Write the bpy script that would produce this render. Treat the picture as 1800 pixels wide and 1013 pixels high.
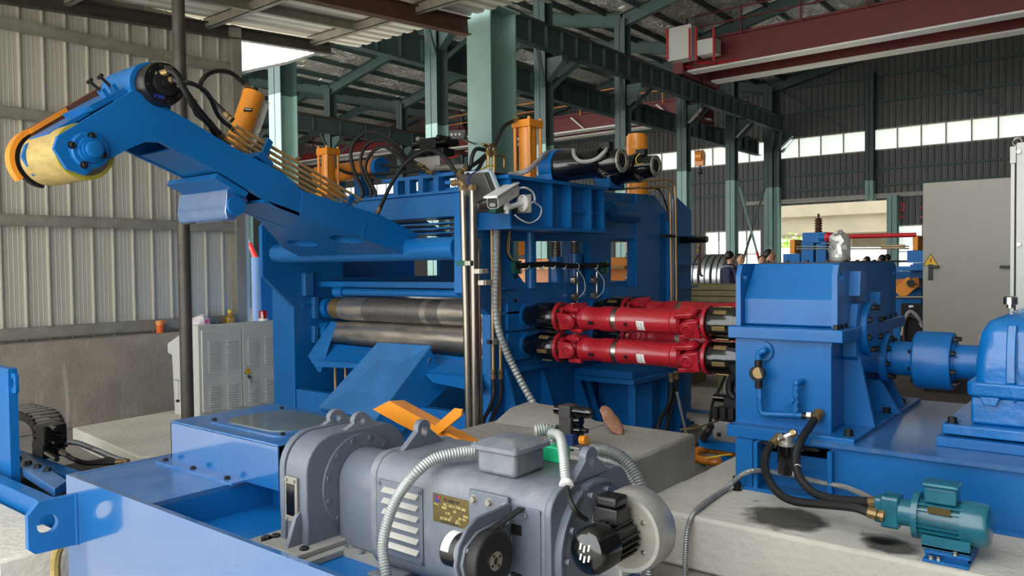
import bpy, bmesh, math, random
from mathutils import Vector, Matrix, Quaternion
from mathutils.geometry import tessellate_polygon
random.seed(7)
for o in list(bpy.data.objects): bpy.data.objects.remove(o)
S = bpy.context.scene
COL = S.collection
# ---------------------------------------------------------------- camera
CAMZ = 1.6; FPX = 1377.0
cam_d = bpy.data.cameras.new('camera'); cam = bpy.data.objects.new('camera', cam_d); COL.objects.link(cam)
cam_d.sensor_width = 36.0; cam_d.lens = FPX/1800*36; cam_d.clip_end = 400; cam_d.clip_start = 0.05
RM = ((0.77876, 0.00889, -0.62726), (0.62722, -0.02911, 0.77829), (-0.01134, -0.99954, -0.02824))
cam.matrix_world = Matrix(((RM[0][0], -RM[0][1], -RM[0][2], 0), (RM[1][0], -RM[1][1], -RM[1][2], 0),
                           (RM[2][0], -RM[2][1], -RM[2][2], CAMZ), (0, 0, 0, 1)))
S.camera = cam
# ---------------------------------------------------------------- overcast sky
W = bpy.data.worlds.new('overcast_sky'); S.world = W; W.use_nodes = True
wn = W.node_tree.nodes; wn.clear()
wo = wn.new('ShaderNodeOutputWorld'); wb = wn.new('ShaderNodeBackground')
wb.inputs[0].default_value = (0.93, 0.97, 1.0, 1); wb.inputs[1].default_value = 4.4
W.node_tree.links.new(wb.outputs[0], wo.inputs[0])
sun_d = bpy.data.lights.new('sun', 'SUN'); sun_d.energy = 16; sun_d.angle = .02; sun_d.color = (1, .97, .92)
sun = bpy.data.objects.new('sun', sun_d); COL.objects.link(sun); sun.location = (-40, 10, 60)
sun.rotation_mode = 'QUATERNION'; sun.rotation_quaternion = Vector((.62, -.10, -.78)).to_track_quat('-Z', 'Y')
S.view_settings.view_transform = 'Standard'; S.view_settings.look = 'None'
S.view_settings.exposure = 0.0; S.view_settings.gamma = 1.0; S.view_settings.use_curve_mapping = False

# ---------------------------------------------------------------- helpers
def V(*a): return Vector(a)
def P(px, py, X=None, Y=None, Z=None, d=None):
    """world point seen at a pixel, on a plane X=, Y= or Z= or at a depth"""
    c = ((px-900)/FPX, (py-506.5)/FPX, 1.0)
    r = [sum(RM[i][j]*c[j] for j in range(3)) for i in range(3)]
    if X is not None: t = X/r[0]
    elif Y is not None: t = Y/r[1]
    elif Z is not None: t = (Z-CAMZ)/r[2]
    else: t = d
    return Vector((r[0]*t, r[1]*t, CAMZ+r[2]*t))
def lin(c):
    return tuple((x/12.92 if x <= .04045 else ((x+.055)/1.055)**2.4) for x in [v/255 for v in c])

class MB:
    def __init__(s): s.v = []; s.f = []
    def add(s, vs, fs):
        o = len(s.v); s.v += [Vector(v) for v in vs]; s.f += [tuple(i+o for i in f) for f in fs]; return s
    def box(s, x0, x1, y0, y1, z0, z1):
        return s.add([(x0,y0,z0),(x1,y0,z0),(x1,y1,z0),(x0,y1,z0),(x0,y0,z1),(x1,y0,z1),(x1,y1,z1),(x0,y1,z1)],
                     [(0,3,2,1),(4,5,6,7),(0,1,5,4),(1,2,6,5),(2,3,7,6),(3,0,4,7)])
    def cbox(s, c, sx, sy, sz): return s.box(c[0]-sx/2, c[0]+sx/2, c[1]-sy/2, c[1]+sy/2, c[2]-sz/2, c[2]+sz/2)
    def obb(s, c, u, v, w):
        c, u, v, w = Vector(c), Vector(u), Vector(v), Vector(w)
        vs = [c+a*u+b*v+d*w for d in (-1, 1) for a, b in ((-1,-1),(1,-1),(1,1),(-1,1))]
        return s.add(vs, [(0,3,2,1),(4,5,6,7),(0,1,5,4),(1,2,6,5),(2,3,7,6),(3,0,4,7)])
    def bar(s, p0, p1, w, h, up=(0,0,1)):
        p0, p1 = Vector(p0), Vector(p1); d = (p1-p0); L = d.length; d.normalize(); up = Vector(up)
        a = d.cross(up)
        if a.length < 1e-4: a = d.cross(Vector((1,0,0)))
        a.normalize(); b = a.cross(d)
        return s.obb((p0+p1)/2, d*L/2, a*w/2, b*h/2)
    def prism(s, axis, pts, a0, a1, holes=()):
        def m(p, a):
            return (a, p[0], p[1]) if axis == 'x' else ((p[0], a, p[1]) if axis == 'y' else (p[0], p[1], a))
        n = len(pts)
        if not holes:
            vs = [m(p, a0) for p in pts]+[m(p, a1) for p in pts]
            fs = [tuple(range(n))[::-1], tuple(range(n, 2*n))]+[(i, (i+1) % n, n+(i+1) % n, n+i) for i in range(n)]
            return s.add(vs, fs)
        loops = [list(pts)]+[list(h) for h in holes]
        flat = [p for l in loops for p in l]; N = len(flat)
        tri = tessellate_polygon([[Vector((p[0], p[1], 0)) for p in l] for l in loops])
        vs = [m(p, a0) for p in flat]+[m(p, a1) for p in flat]
        fs = [tuple(t) for t in tri]+[tuple(N+i for i in t)[::-1] for t in tri]
        o = 0
        for l in loops:
            k = len(l); fs += [(o+i, o+(i+1) % k, N+o+(i+1) % k, N+o+i) for i in range(k)]; o += k
        return s.add(vs, fs)
    def lathe(s, p0, ax, prof, n=20, close=False):
        p0, ax = Vector(p0), Vector(ax).normalized()
        u = ax.cross(Vector((0,0,1)))
        if u.length < 1e-3: u = Vector((1,0,0))
        u.normalize(); w = ax.cross(u); k = len(prof); vs = []
        for (t, r) in prof:
            for i in range(n):
                a = 2*math.pi*i/n; vs.append(p0+ax*t+(u*math.cos(a)+w*math.sin(a))*r)
        fs = []
        for j in range(k-1):
            for i in range(n):
                fs.append((j*n+i, j*n+(i+1) % n, (j+1)*n+(i+1) % n, (j+1)*n+i))
        if close: fs += [((k-1)*n+i, (k-1)*n+(i+1) % n, (i+1) % n, i) for i in range(n)]
        else: fs += [tuple(range(n))[::-1], tuple((k-1)*n+i for i in range(n))]
        return s.add(vs, fs)
    def cyl(s, p0, p1, r, r1=None, n=20):
        p0, p1 = Vector(p0), Vector(p1); d = p1-p0
        return s.lathe(p0, d, [(0, r), (d.length, r if r1 is None else r1)], n)
    def tube(s, path, r, n=8):
        pts = [Vector(p) for p in path]; k = len(pts); vs = []; u = None
        rr = r if isinstance(r, (list, tuple)) else [r]*k
        for i, p in enumerate(pts):
            t = (pts[min(i+1, k-1)]-pts[max(i-1, 0)]).normalized()
            if u is None:
                u = t.cross(Vector((0,0,1)))
                if u.length < 1e-3: u = t.cross(Vector((1,0,0)))
            u = (u-t*u.dot(t)); u = u.normalized() if u.length > 1e-6 else t.orthogonal().normalized()
            w = t.cross(u)
            for j in range(n):
                a = 2*math.pi*j/n; vs.append(p+(u*math.cos(a)+w*math.sin(a))*rr[i])
        fs = [(i*n+j, i*n+(j+1) % n, (i+1)*n+(j+1) % n, (i+1)*n+j) for i in range(k-1) for j in range(n)]
        fs += [tuple(range(n))[::-1], tuple((k-1)*n+j for j in range(n))]
        return s.add(vs, fs)
    def ribbed(s, path, r, pitch=.012, depth=.12, n=10):
        """corrugated conduit along a path"""
        pts = resample(path, pitch/2); rr = [r*(1+(depth if i % 2 else -depth)) for i in range(len(pts))]
        return s.tube(pts, rr, n)
    def sphere(s, c, rx, ry=None, rz=None, n=14, m=9):
        ry = ry or rx; rz = rz or rx; c = Vector(c); vs = [c+V(0,0,-rz)]
        for j in range(1, m):
            t = -math.pi/2+math.pi*j/m
            for i in range(n):
                a = 2*math.pi*i/n; vs.append(c+V(rx*math.cos(t)*math.cos(a), ry*math.cos(t)*math.sin(a), rz*math.sin(t)))
        vs.append(c+V(0,0,rz)); L = len(vs)-1
        fs = [(0, 1+(i+1) % n, 1+i) for i in range(n)]
        for j in range(m-2):
            fs += [(1+j*n+i, 1+j*n+(i+1) % n, 1+(j+1)*n+(i+1) % n, 1+(j+1)*n+i) for i in range(n)]
        fs += [(L, 1+(m-2)*n+i, 1+(m-2)*n+(i+1) % n) for i in range(n)]
        return s.add(vs, fs)

def resample(path, step):
    pts = [Vector(p) for p in path]; out = [pts[0]]; acc = 0
    for a, b in zip(pts, pts[1:]):
        L = (b-a).length
        if L < 1e-9: continue
        t = step-acc
        while t <= L:
            out.append(a+(b-a)*(t/L)); t += step
        acc = L-(t-step)
    out.append(pts[-1]); return out
def spline(pts, per=8):
    """Catmull-Rom through the points"""
    p = [Vector(q) for q in pts]; p = [p[0]*2-p[1]]+p+[p[-1]*2-p[-2]]; out = []
    for i in range(1, len(p)-2):
        a, b, c, d = p[i-1], p[i], p[i+1], p[i+2]
        for k in range(per):
            t = k/per
            out.append(.5*((2*b)+(c-a)*t+(2*a-5*b+4*c-d)*t*t+(3*b-a-3*c+d)*t**3))
    out.append(p[-2]); return out
def circ(c, r, n=20, a0=0., a1=2*math.pi, ry=None):
    full = abs(a1-a0-2*math.pi) < 1e-6; ry = ry or r
    return [(c[0]+r*math.cos(a0+(a1-a0)*i/(n if full else n-1)), c[1]+ry*math.sin(a0+(a1-a0)*i/(n if full else n-1))) for i in range(n)]
def rrect(a0, a1, b0, b1, r, n=5):
    o = []
    for (ca, cb, s0) in ((a1-r, b1-r, 0), (a0+r, b1-r, .5), (a0+r, b0+r, 1), (a1-r, b0+r, 1.5)):
        o += circ((ca, cb), r, n, s0*math.pi, (s0+.5)*math.pi)
    return o

WL = {}
def mesh_of(name, mb, mat, origin, ang=35):
    bm = bmesh.new(); vs = [bm.verts.new(v-origin) for v in mb.v]
    for f in mb.f:
        try: bm.faces.new([vs[i] for i in f])
        except ValueError: pass
    bmesh.ops.recalc_face_normals(bm, faces=bm.faces)
    me = bpy.data.meshes.new(name); bm.to_mesh(me); bm.free()
    me.shade_smooth(); me.set_sharp_from_angle(angle=math.radians(ang))
    me.materials.append(mat if not isinstance(mat, str) else M[mat]); return me
def place(o, w, parent):
    WL[o.name] = Vector(w)
    if parent is not None: o.parent = parent; o.location = Vector(w)-WL[parent.name]
    else: o.location = Vector(w)
def build(name, mb, mat, parent=None, bevel=0, label=None, cat=None, group=None, kind=None, ang=35):
    xs = [v.x for v in mb.v]; ys = [v.y for v in mb.v]; zs = [v.z for v in mb.v]
    c = V((min(xs)+max(xs))/2, (min(ys)+max(ys))/2, min(zs))
    o = bpy.data.objects.new(name, mesh_of(name, mb, mat, c, ang)); COL.objects.link(o)
    place(o, c, parent)
    if bevel:
        b = o.modifiers.new('bevel', 'BEVEL'); b.width = bevel; b.segments = 2; b.limit_method = 'ANGLE'; b.angle_limit = math.radians(40)
    return tag(o, label, cat, group, kind)
def tag(o, label=None, cat=None, group=None, kind=None):
    if label: o['label'] = label
    if cat: o['category'] = cat
    if group: o['group'] = group
    if kind: o['kind'] = kind
    return o
def thing(name, label, cat, loc, group=None, kind=None):
    o = bpy.data.objects.new(name, None); COL.objects.link(o); o.empty_display_size = .1
    place(o, loc, None); return tag(o, label, cat, group, kind)
def inst(name, me, loc, parent, axis=None, rot=None, label=None, cat=None, group=None):
    """a piece that shares mesh data; +Z of the mesh turns to axis"""
    o = bpy.data.objects.new(name, me); COL.objects.link(o); place(o, loc, parent)
    if axis is not None:
        o.rotation_mode = 'QUATERNION'; o.rotation_quaternion = Vector((0,0,1)).rotation_difference(Vector(axis))
    if rot is not None: o.rotation_euler = rot
    return tag(o, label, cat, group)
_bolt = {}
def bolts(parent, pts, axis, r=.012, h=None, mat='black_steel', kind='hex', name='bolt'):
    h = h or r*1.1; k = (round(r, 4), round(h, 4), mat, kind)
    if k not in _bolt:
        mb = MB()
        if kind == 'hex':
            mb.lathe((0,0,-.002), (0,0,1), [(0, r*1.35), (.003, r*1.35)], 12); mb.lathe((0,0,0), (0,0,1), [(0, r), (h*.85, r), (h, r*.8)], 6)
        else:
            mb.lathe((0,0,-.001), (0,0,1), [(0, r), (h*.9, r), (h, r*.9), (h, r*.5), (h*.5, r*.45)], 12)
        _bolt[k] = mesh_of('bolt', mb, mat, V(0,0,0))
    for p in pts: inst(name, _bolt[k], Vector(p), parent, axis)

# ---------------------------------------------------------------- materials
M = {}
def nodes_of(name):
    m = bpy.data.materials.new(name); m.use_nodes = True; M[name] = m
    return m, m.node_tree.nodes, m.node_tree.links, m.node_tree.nodes['Principled BSDF']
def paint(name, col, rough=.4, metal=0., var=.08, scale=6., bump=0., bscale=40., dust=0., dustcol=(150,145,135), coat=0., spec=.5, stretch=None):
    m, N, L, b = nodes_of(name); c = lin(col)
    tc = N.new('ShaderNodeTexCoord'); src = tc.outputs['Object']
    if stretch:
        mp = N.new('ShaderNodeMapping'); mp.inputs['Scale'].default_value = stretch; L.new(src, mp.inputs[0]); src = mp.outputs[0]
    nz = N.new('ShaderNodeTexNoise'); nz.inputs['Scale'].default_value = scale; nz.inputs['Detail'].default_value = 5; L.new(src, nz.inputs['Vector'])
    rp = N.new('ShaderNodeValToRGB'); e = rp.color_ramp.elements
    e[0].position = .3; e[1].position = .7
    e[0].color = tuple(x*(1-var) for x in c)+(1,); e[1].color = tuple(min(1, x*(1+var)) for x in c)+(1,)
    L.new(nz.outputs['Fac'], rp.inputs[0]); out = rp.outputs[0]
    if dust > 0:
        n2 = N.new('ShaderNodeTexNoise'); n2.inputs['Scale'].default_value = scale*2.3; n2.inputs['Detail'].default_value = 8; n2.inputs['Roughness'].default_value = .7
        L.new(src, n2.inputs['Vector'])
        r2 = N.new('ShaderNodeValToRGB'); r2.color_ramp.elements[0].position = .45; r2.color_ramp.elements[1].position = .75
        r2.color_ramp.elements[0].color = (0,0,0,1); r2.color_ramp.elements[1].color = (dust,)*3+(1,)
        L.new(n2.outputs['Fac'], r2.inputs[0])
        mx = N.new('ShaderNodeMixRGB'); mx.inputs[2].default_value = lin(dustcol)+(1,)
        L.new(r2.outputs[0], mx.inputs[0]); L.new(out, mx.inputs[1]); out = mx.outputs[0]
    L.new(out, b.inputs['Base Color'])
    b.inputs['Roughness'].default_value = rough; b.inputs['Metallic'].default_value = metal
    b.inputs['Specular IOR Level'].default_value = spec
    if coat: b.inputs['Coat Weight'].default_value = coat; b.inputs['Coat Roughness'].default_value = .08
    if bump:
        n3 = N.new('ShaderNodeTexNoise'); n3.inputs['Scale'].default_value = bscale; n3.inputs['Detail'].default_value = 4; L.new(src, n3.inputs['Vector'])
        bp = N.new('ShaderNodeBump'); bp.inputs['Strength'].default_value = bump; bp.inputs['Distance'].default_value = .01
        L.new(n3.outputs['Fac'], bp.inputs['Height']); L.new(bp.outputs[0], b.inputs['Normal'])
    return m
paint('blue', (12,98,164), .36, var=.10, scale=3, bump=.05, bscale=9, coat=.12, spec=.4)
paint('blue_worn', (34,106,164), .36, var=.16, scale=4, bump=.05, bscale=20, dust=.25, dustcol=(70,90,110), coat=.2)
paint('blue_cast', (14,108,180), .25, var=.12, scale=5, bump=.35, bscale=22, coat=.35)
paint('blue_base', (24,94,156), .2, var=.06, scale=1.5, bump=.02, bscale=5, dust=.10, dustcol=(120,140,165), coat=1.)
paint('blue_top', (46,100,158), .3, var=.15, scale=5, dust=.45, dustcol=(125,130,135), coat=.3)
paint('teal_motor', (26,104,122), .28, var=.2, scale=9, bump=.12, bscale=60, coat=.5)
paint('red', (160,24,36), .34, var=.12, scale=9, bump=.05, bscale=30, coat=.35)
paint('crane_red', (98,26,25), .5, var=.12, scale=2)
paint('signal_red', (190,25,30), .4)
paint('orange', (226,140,34), .38, var=.08, scale=6, coat=.3)
paint('orange_dark', (200,118,30), .42, var=.1, scale=6, coat=.2)
paint('grey_motor', (104,109,118), .42, var=.07, scale=5, dust=.5, dustcol=(150,148,142), bump=.08, bscale=120)
paint('grey_motor_clean', (98,104,115), .4, var=.06, scale=4, bump=.08, bscale=140, coat=.1)
paint('dusty_grey', (140,138,132), .7, var=.12, scale=9, dust=.5, dustcol=(160,155,145))
paint('cabinet_grey', (198,198,190), .42, var=.03, scale=2, bump=.02, bscale=200)
paint('cabinet_beige', (165,160,148), .42, var=.04, scale=1.5)
paint('white_plastic', (226,226,222), .4, var=.02)
paint('black_plastic', (18,18,20), .35, var=.2)
paint('black_steel', (30,28,27), .45, metal=.3, var=.25, scale=30)
paint('black_gloss', (10,10,11), .18, coat=.6, var=.2)
paint('rubber', (22,22,22), .55, var=.25, scale=14)
paint('steel', (190,184,172), .28, metal=1., var=.18, scale=5, bump=.05, bscale=60)
paint('roll_steel', (205,196,184), .30, metal=.85, var=.28, scale=3, bump=.03, bscale=40, stretch=(1.2,6,6))
paint('roll_dark', (138,132,126), .40, metal=.8, var=.25, scale=30, stretch=(2,4,4), bump=.25, bscale=90)
paint('stainless', (146,138,128), .3, metal=.95, var=.12, scale=12, stretch=(6,6,1))
paint('brass', (150,124,84), .42, metal=.7, var=.15, scale=14)
paint('copper_pipe', (200,160,104), .40, metal=.35, var=.18, scale=8, stretch=(4,4,.6))
paint('conduit', (150,152,150), .4, metal=.5, var=.1, scale=20)
paint('conduit_light', (164,168,164), .38, metal=.25, var=.08, scale=20)
paint('aluminium', (196,194,188), .42, metal=.7, var=.12, scale=7, dust=.35, dustcol=(170,165,155))
paint('clamp_green', (20,86,74), .5)
paint('green_block', (40,190,130), .4)
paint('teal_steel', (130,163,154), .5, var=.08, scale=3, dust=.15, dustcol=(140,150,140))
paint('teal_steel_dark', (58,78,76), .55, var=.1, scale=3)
paint('galv', (146,142,131), .5, metal=.25, var=.15, scale=6, dust=.4, dustcol=(110,98,84))
paint('pipe_dark', (78,74,68), .5, metal=.3, var=.2, scale=9, dust=.3, dustcol=(110,92,78))
paint('rust_brown', (88,58,44), .65, var=.2, scale=6, dust=.4, dustcol=(110,66,40))
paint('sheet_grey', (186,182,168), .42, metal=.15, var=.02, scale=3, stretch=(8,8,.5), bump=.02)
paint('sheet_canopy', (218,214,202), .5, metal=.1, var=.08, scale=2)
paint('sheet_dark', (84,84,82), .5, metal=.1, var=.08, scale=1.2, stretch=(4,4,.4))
paint('fence_white', (225,228,226), .6, var=.04)
paint('bridge', (138,130,112), .85, var=.1, scale=.6)
paint('leaf', (140,175,60), .6, var=.35, scale=5)
paint('coil', (176,178,180), .3, metal=.9, var=.15, scale=4, stretch=(1,1,30))
paint('wood', (128,118,82), .7, var=.25, scale=6)
paint('skin', (200,150,120), .5, var=.05); paint('hair', (22,18,16), .5)
paint('navy', (28,30,58), .8, var=.12); paint('blue_shirt', (44,52,110), .8, var=.1); paint('grey_shirt', (170,172,176), .8); paint('cream_dress', (230,222,210), .8); paint('dark_trouser', (36,36,44), .8)
paint('yellow_roller', (176,152,92), .45, var=.22, scale=7, bump=.1, bscale=30, stretch=(1,4,4), dust=.4, dustcol=(150,120,70))
paint('yellow_edge', (160,148,50), .45, var=.1)
paint('cover_glass', (104,110,104), .14, var=.2, scale=3, coat=.5)
paint('shaded_floor', (74,64,55), .8, var=.2, scale=2)  # dark brown that paints in the shade on the floor
paint('lamp_frame', (176,190,200), .4)
paint('yellow', (232,190,30), .45)
paint('label_white', (228,226,218), .5, var=.04)
paint('brick_stone', (150,104,80), .85, var=.2, scale=14, bump=.3, bscale=60, dust=.4, dustcol=(196,168,148))
paint('nameplate', (104,90,54), .38, metal=.7, var=.15, scale=30)
paint('gold_print', (226,206,140), .4, metal=.4)
paint('dark_print', (48,40,30), .6)
paint('scorch', (40,34,28), .7, var=.5)
paint('black_hole', (8,8,8), .8)
paint('cable_grey', (140,140,138), .5); paint('cable_white', (226,226,224), .45); paint('cable_yellow', (230,190,40), .45); paint('cable_blue', (30,50,130), .45)
paint('plug_orange', (236,150,30), .4)
paint('valve_blue', (34,56,110), .45, metal=.2)
paint('valve_grey', (88,86,82), .4, metal=.4)
paint('block_alu', (178,176,170), .35, metal=.7)
paint('orange_red', (214,92,34), .5); paint('orange_lid', (226,140,70), .5)
paint('bag', (235,225,225), .4, var=.05); paint('pink', (210,80,120), .5)
def concrete(name, col, var=.18, bump=.35, streak=False, stain=None):
    m, N, L, b = nodes_of(name); c = lin(col)
    tc = N.new('ShaderNodeTexCoord'); n1 = N.new('ShaderNodeTexNoise'); n1.inputs['Scale'].default_value = 1.6; n1.inputs['Detail'].default_value = 9; n1.inputs['Roughness'].default_value = .65
    L.new(tc.outputs['Object'], n1.inputs['Vector'])
    rp = N.new('ShaderNodeValToRGB'); e = rp.color_ramp.elements; e[0].position = .3; e[1].position = .72
    e[0].color = tuple(x*(1-var*1.3) for x in c)+(1,); e[1].color = tuple(min(1, x*(1+var)) for x in c)+(1,)
    L.new(n1.outputs['Fac'], rp.inputs[0]); out = rp.outputs[0]
    if streak:
        mp = N.new('ShaderNodeMapping'); mp.inputs['Scale'].default_value = (6, 6, .55); L.new(tc.outputs['Object'], mp.inputs[0])
        n2 = N.new('ShaderNodeTexNoise'); n2.inputs['Scale'].default_value = 1.5; n2.inputs['Detail'].default_value = 6; L.new(mp.outputs[0], n2.inputs['Vector'])
        r2 = N.new('ShaderNodeValToRGB'); r2.color_ramp.elements[0].position = .60; r2.color_ramp.elements[1].position = .72; r2.color_ramp.elements[1].color = (.55,)*3+(1,)
        r2.color_ramp.elements[0].color = (0,0,0,1); L.new(n2.outputs['Fac'], r2.inputs[0])
        mx = N.new('ShaderNodeMixRGB'); mx.inputs[2].default_value = lin((205,198,185))+(1,); L.new(r2.outputs[0], mx.inputs[0]); L.new(out, mx.inputs[1]); out = mx.outputs[0]
    n4 = N.new('ShaderNodeTexNoise'); n4.inputs['Scale'].default_value = 26; n4.inputs['Detail'].default_value = 6; L.new(tc.outputs['Object'], n4.inputs['Vector'])
    bp = N.new('ShaderNodeBump'); bp.inputs['Strength'].default_value = bump; bp.inputs['Distance'].default_value = .02
    L.new(n4.outputs['Fac'], bp.inputs['Height']); L.new(bp.outputs[0], b.inputs['Normal'])
    L.new(out, b.inputs['Base Color']); b.inputs['Roughness'].default_value = .85; b.inputs['Specular IOR Level'].default_value = .25
concrete('concrete_wall', (152,142,130), .25, .4, True)
concrete('concrete_light', (205,200,188), .12, .35)
concrete('concrete_grey', (156,151,142), .2, .35)
concrete('concrete_floor', (138,132,124), .2, .2)
concrete('oil_stain', (92,86,78), .2, .2)
def foil():
    m, N, L, b = nodes_of('foil'); tc = N.new('ShaderNodeTexCoord')
    mp = N.new('ShaderNodeMapping'); mp.inputs['Scale'].default_value = (2.6, 1.1, 1); mp.inputs['Rotation'].default_value = (0, 0, .3); L.new(tc.outputs['Object'], mp.inputs[0])
    n = N.new('ShaderNodeTexNoise'); n.inputs['Scale'].default_value = 1.6; n.inputs['Detail'].default_value = 7; n.inputs['Distortion'].default_value = 1.6; L.new(mp.outputs[0], n.inputs['Vector'])
    bp = N.new('ShaderNodeBump'); bp.inputs['Strength'].default_value = 1; bp.inputs['Distance'].default_value = .5; L.new(n.outputs['Fac'], bp.inputs['Height']); L.new(bp.outputs[0], b.inputs['Normal'])
    b.inputs['Base Color'].default_value = lin((242,240,232))+(1,); b.inputs['Metallic'].default_value = .5; b.inputs['Roughness'].default_value = .26
foil()
def thin(name, col, trans, gloss=.1, rough=.15, transl=0.):
    """sheet glass or plastic: part see-through, part scattering"""
    m, N, L, b = nodes_of(name); N.remove(b); out = N['Material Output']; c = lin(col)+(1,)
    t = N.new('ShaderNodeBsdfTransparent'); t.inputs[0].default_value = c
    tl = N.new('ShaderNodeBsdfTranslucent'); tl.inputs[0].default_value = c
    df = N.new('ShaderNodeBsdfDiffuse'); df.inputs[0].default_value = c
    g = N.new('ShaderNodeBsdfGlossy'); g.inputs[1].default_value = rough
    m0 = N.new('ShaderNodeMixShader'); m0.inputs[0].default_value = transl; L.new(df.outputs[0], m0.inputs[1]); L.new(tl.outputs[0], m0.inputs[2])
    m1 = N.new('ShaderNodeMixShader'); m1.inputs[0].default_value = trans; L.new(m0.outputs[0], m1.inputs[1]); L.new(t.outputs[0], m1.inputs[2])
    m2 = N.new('ShaderNodeMixShader'); m2.inputs[0].default_value = gloss; L.new(m1.outputs[0], m2.inputs[1]); L.new(g.outputs[0], m2.inputs[2])
    L.new(m2.outputs[0], out.inputs[0])
bb_ = M['blue_base'].node_tree.nodes['Principled BSDF']; bb_.inputs['Coat IOR'].default_value = 2.4; bb_.inputs['Specular IOR Level'].default_value = .9
def stain():
    m, N, L, b = nodes_of('stain'); out = N['Material Output']; tc = N.new('ShaderNodeTexCoord')
    mp = N.new('ShaderNodeMapping'); mp.inputs['Location'].default_value = (-1, -1, 0); mp.inputs['Scale'].default_value = (2, 2, 0); L.new(tc.outputs['Generated'], mp.inputs[0])
    g = N.new('ShaderNodeTexGradient'); g.gradient_type = 'SPHERICAL'; L.new(mp.outputs[0], g.inputs[0])
    n = N.new('ShaderNodeTexNoise'); n.inputs['Scale'].default_value = 9; n.inputs['Detail'].default_value = 6; L.new(tc.outputs['Object'], n.inputs['Vector'])
    a = N.new('ShaderNodeMath'); a.operation = 'MULTIPLY_ADD'; L.new(n.outputs['Fac'], a.inputs[0]); a.inputs[1].default_value = .9; L.new(g.outputs[0], a.inputs[2])
    r = N.new('ShaderNodeValToRGB'); r.color_ramp.elements[0].position = .50; r.color_ramp.elements[1].position = .95; r.color_ramp.elements[1].color = (.85,.85,.85,1); L.new(a.outputs[0], r.inputs[0])
    b.inputs['Base Color'].default_value = lin((96,91,82))+(1,); b.inputs['Roughness'].default_value = .6; L.new(r.outputs[0], b.inputs['Alpha'])
stain()
thin('window_glass', (238,244,246), .8, .04, .1, .8)
thin('clear_plastic', (225,225,220), .75, .12, .1, .3)
thin('translucent_sheet', (245,248,250), .05, .03, .3, .85)
thin('dull_glass', (120,125,118), .35, .25, .12, .1)
thin('oil_bottle', (230,190,60), .35, .12, .1, .5)
thin('red_lens', (220,20,24), .15, .15, .1, .5)
# ================================================================ SETTING
def struct(name, mb, mat, parent=None, bevel=0, kind='structure'):
    return build(name, mb, mat, parent, bevel, kind=kind if parent is None else None)
struct('floor', MB().box(-62, 16, -41, 37, -.3, 0), 'concrete_floor')
struct('yard_slab', MB().box(-30, 30, -40, 1.2, 0, .012), 'concrete_light')
struct('side_bounce_slab', MB().box(-60, -9.2, 1.25, 8.6, 0, .012), 'concrete_light')  # unseen pale ground added to bounce sunlight up to the far bay roof
struct('floor_shade_patch', MB().box(-3.2, 6.2, 7.5, 14, 0, .004), 'shaded_floor')  # shade behind the coupling, painted as a darker floor area
struct('ground_outside', MB().box(-120, 120, 37.3, 140, -.5, -.05), 'concrete_light')
# ---- left lean-to wall of ribbed sheet (plane X = -8.7)
WX = -8.7
wall = thing('wall_left', None, None, (WX, 2, .9), kind='structure')
PITCH = .2155
y0 = -3.0
Y_END = 5.32
rib0 = P(32, 170, X=WX).y
k0 = math.floor((rib0-y0)/PITCH); ystart = rib0-k0*PITCH
def sheet_panel(h):
    mb = MB(); w = PITCH; d = .028
    prof = [(0, 0), (.008, d), (.022, d), (.030, 0), (.085, 0), (.088, .0015), (.094, .0015), (.097, 0), (.128, 0), (.131, .0015), (.137, .0015), (.140, 0), (.172, 0), (.175, .0015), (.181, .0015), (.184, 0), (w, 0)]
    vs = [(x, y, 0) for y, x in prof]+[(x, y, h) for y, x in prof]+[(-.006, y, 0) for y, x in prof]+[(-.006, y, h) for y, x in prof]; n = len(prof)
    fs = [(i, i+1, n+i+1, n+i) for i in range(n-1)]+[(2*n+i, 2*n+i+1, 3*n+i+1, 3*n+i) for i in range(n-1)]
    fs += [(0, n, 3*n, 2*n), (n-1, 2*n-1, 4*n-1, 3*n-1)]+[(n+i, n+i+1, 3*n+i+1, 3*n+i) for i in range(n-1)]+[(i, i+1, 2*n+i+1, 2*n+i) for i in range(n-1)]
    return mesh_of('wall_panel', mb.add(vs, fs), 'sheet_grey', V(0,0,0), 20)
pm = sheet_panel(3.66)
y = ystart
while y < Y_END-.03:
    inst('wall_panel', pm, (WX, y, .89), wall); y += PITCH
for (px, py) in ((200, 80), (130, 212), (130, 390), (130, 580)):
    z = P(px, py, X=WX+.06).z
    mb = MB().box(WX+.035, WX+.10, -3, Y_END+.02, z+.045, z+.055).box(WX+.035, WX+.042, -3, Y_END+.02, z-.055, z+.045).box(WX+.035, WX+.10, -3, Y_END+.02, z-.06, z-.05).box(WX+.094, WX+.10, -3, Y_END+.02, z-.052, z+.047)
    build('girt', mb, 'galv', wall)
build('corner_post', MB().box(WX-.04, WX+.12, Y_END+.0, Y_END+.13, .93, 4.55), 'galv', wall, .004)
build('corner_trim', MB().box(WX+.0, WX+.06, Y_END+.16, Y_END+.21, .93, 3.9), 'fence_white', wall)
# dado
dado = build('dado_wall', MB().box(-9.0, -8.42, -3, 6.4, 0, .90), 'concrete_wall', kind='structure', bevel=.012)
# floor slab step beside the dado
q = [P(127, 752, Z=.16), P(302, 722, Z=.16), P(520, 700, Z=.16), P(520, 800, Z=.16), P(243, 803, Z=.16)]
struct('step_slab', MB().prism('z', [(p.x, p.y) for p in q], 0, .16), 'concrete_light', None, .012)
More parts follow.
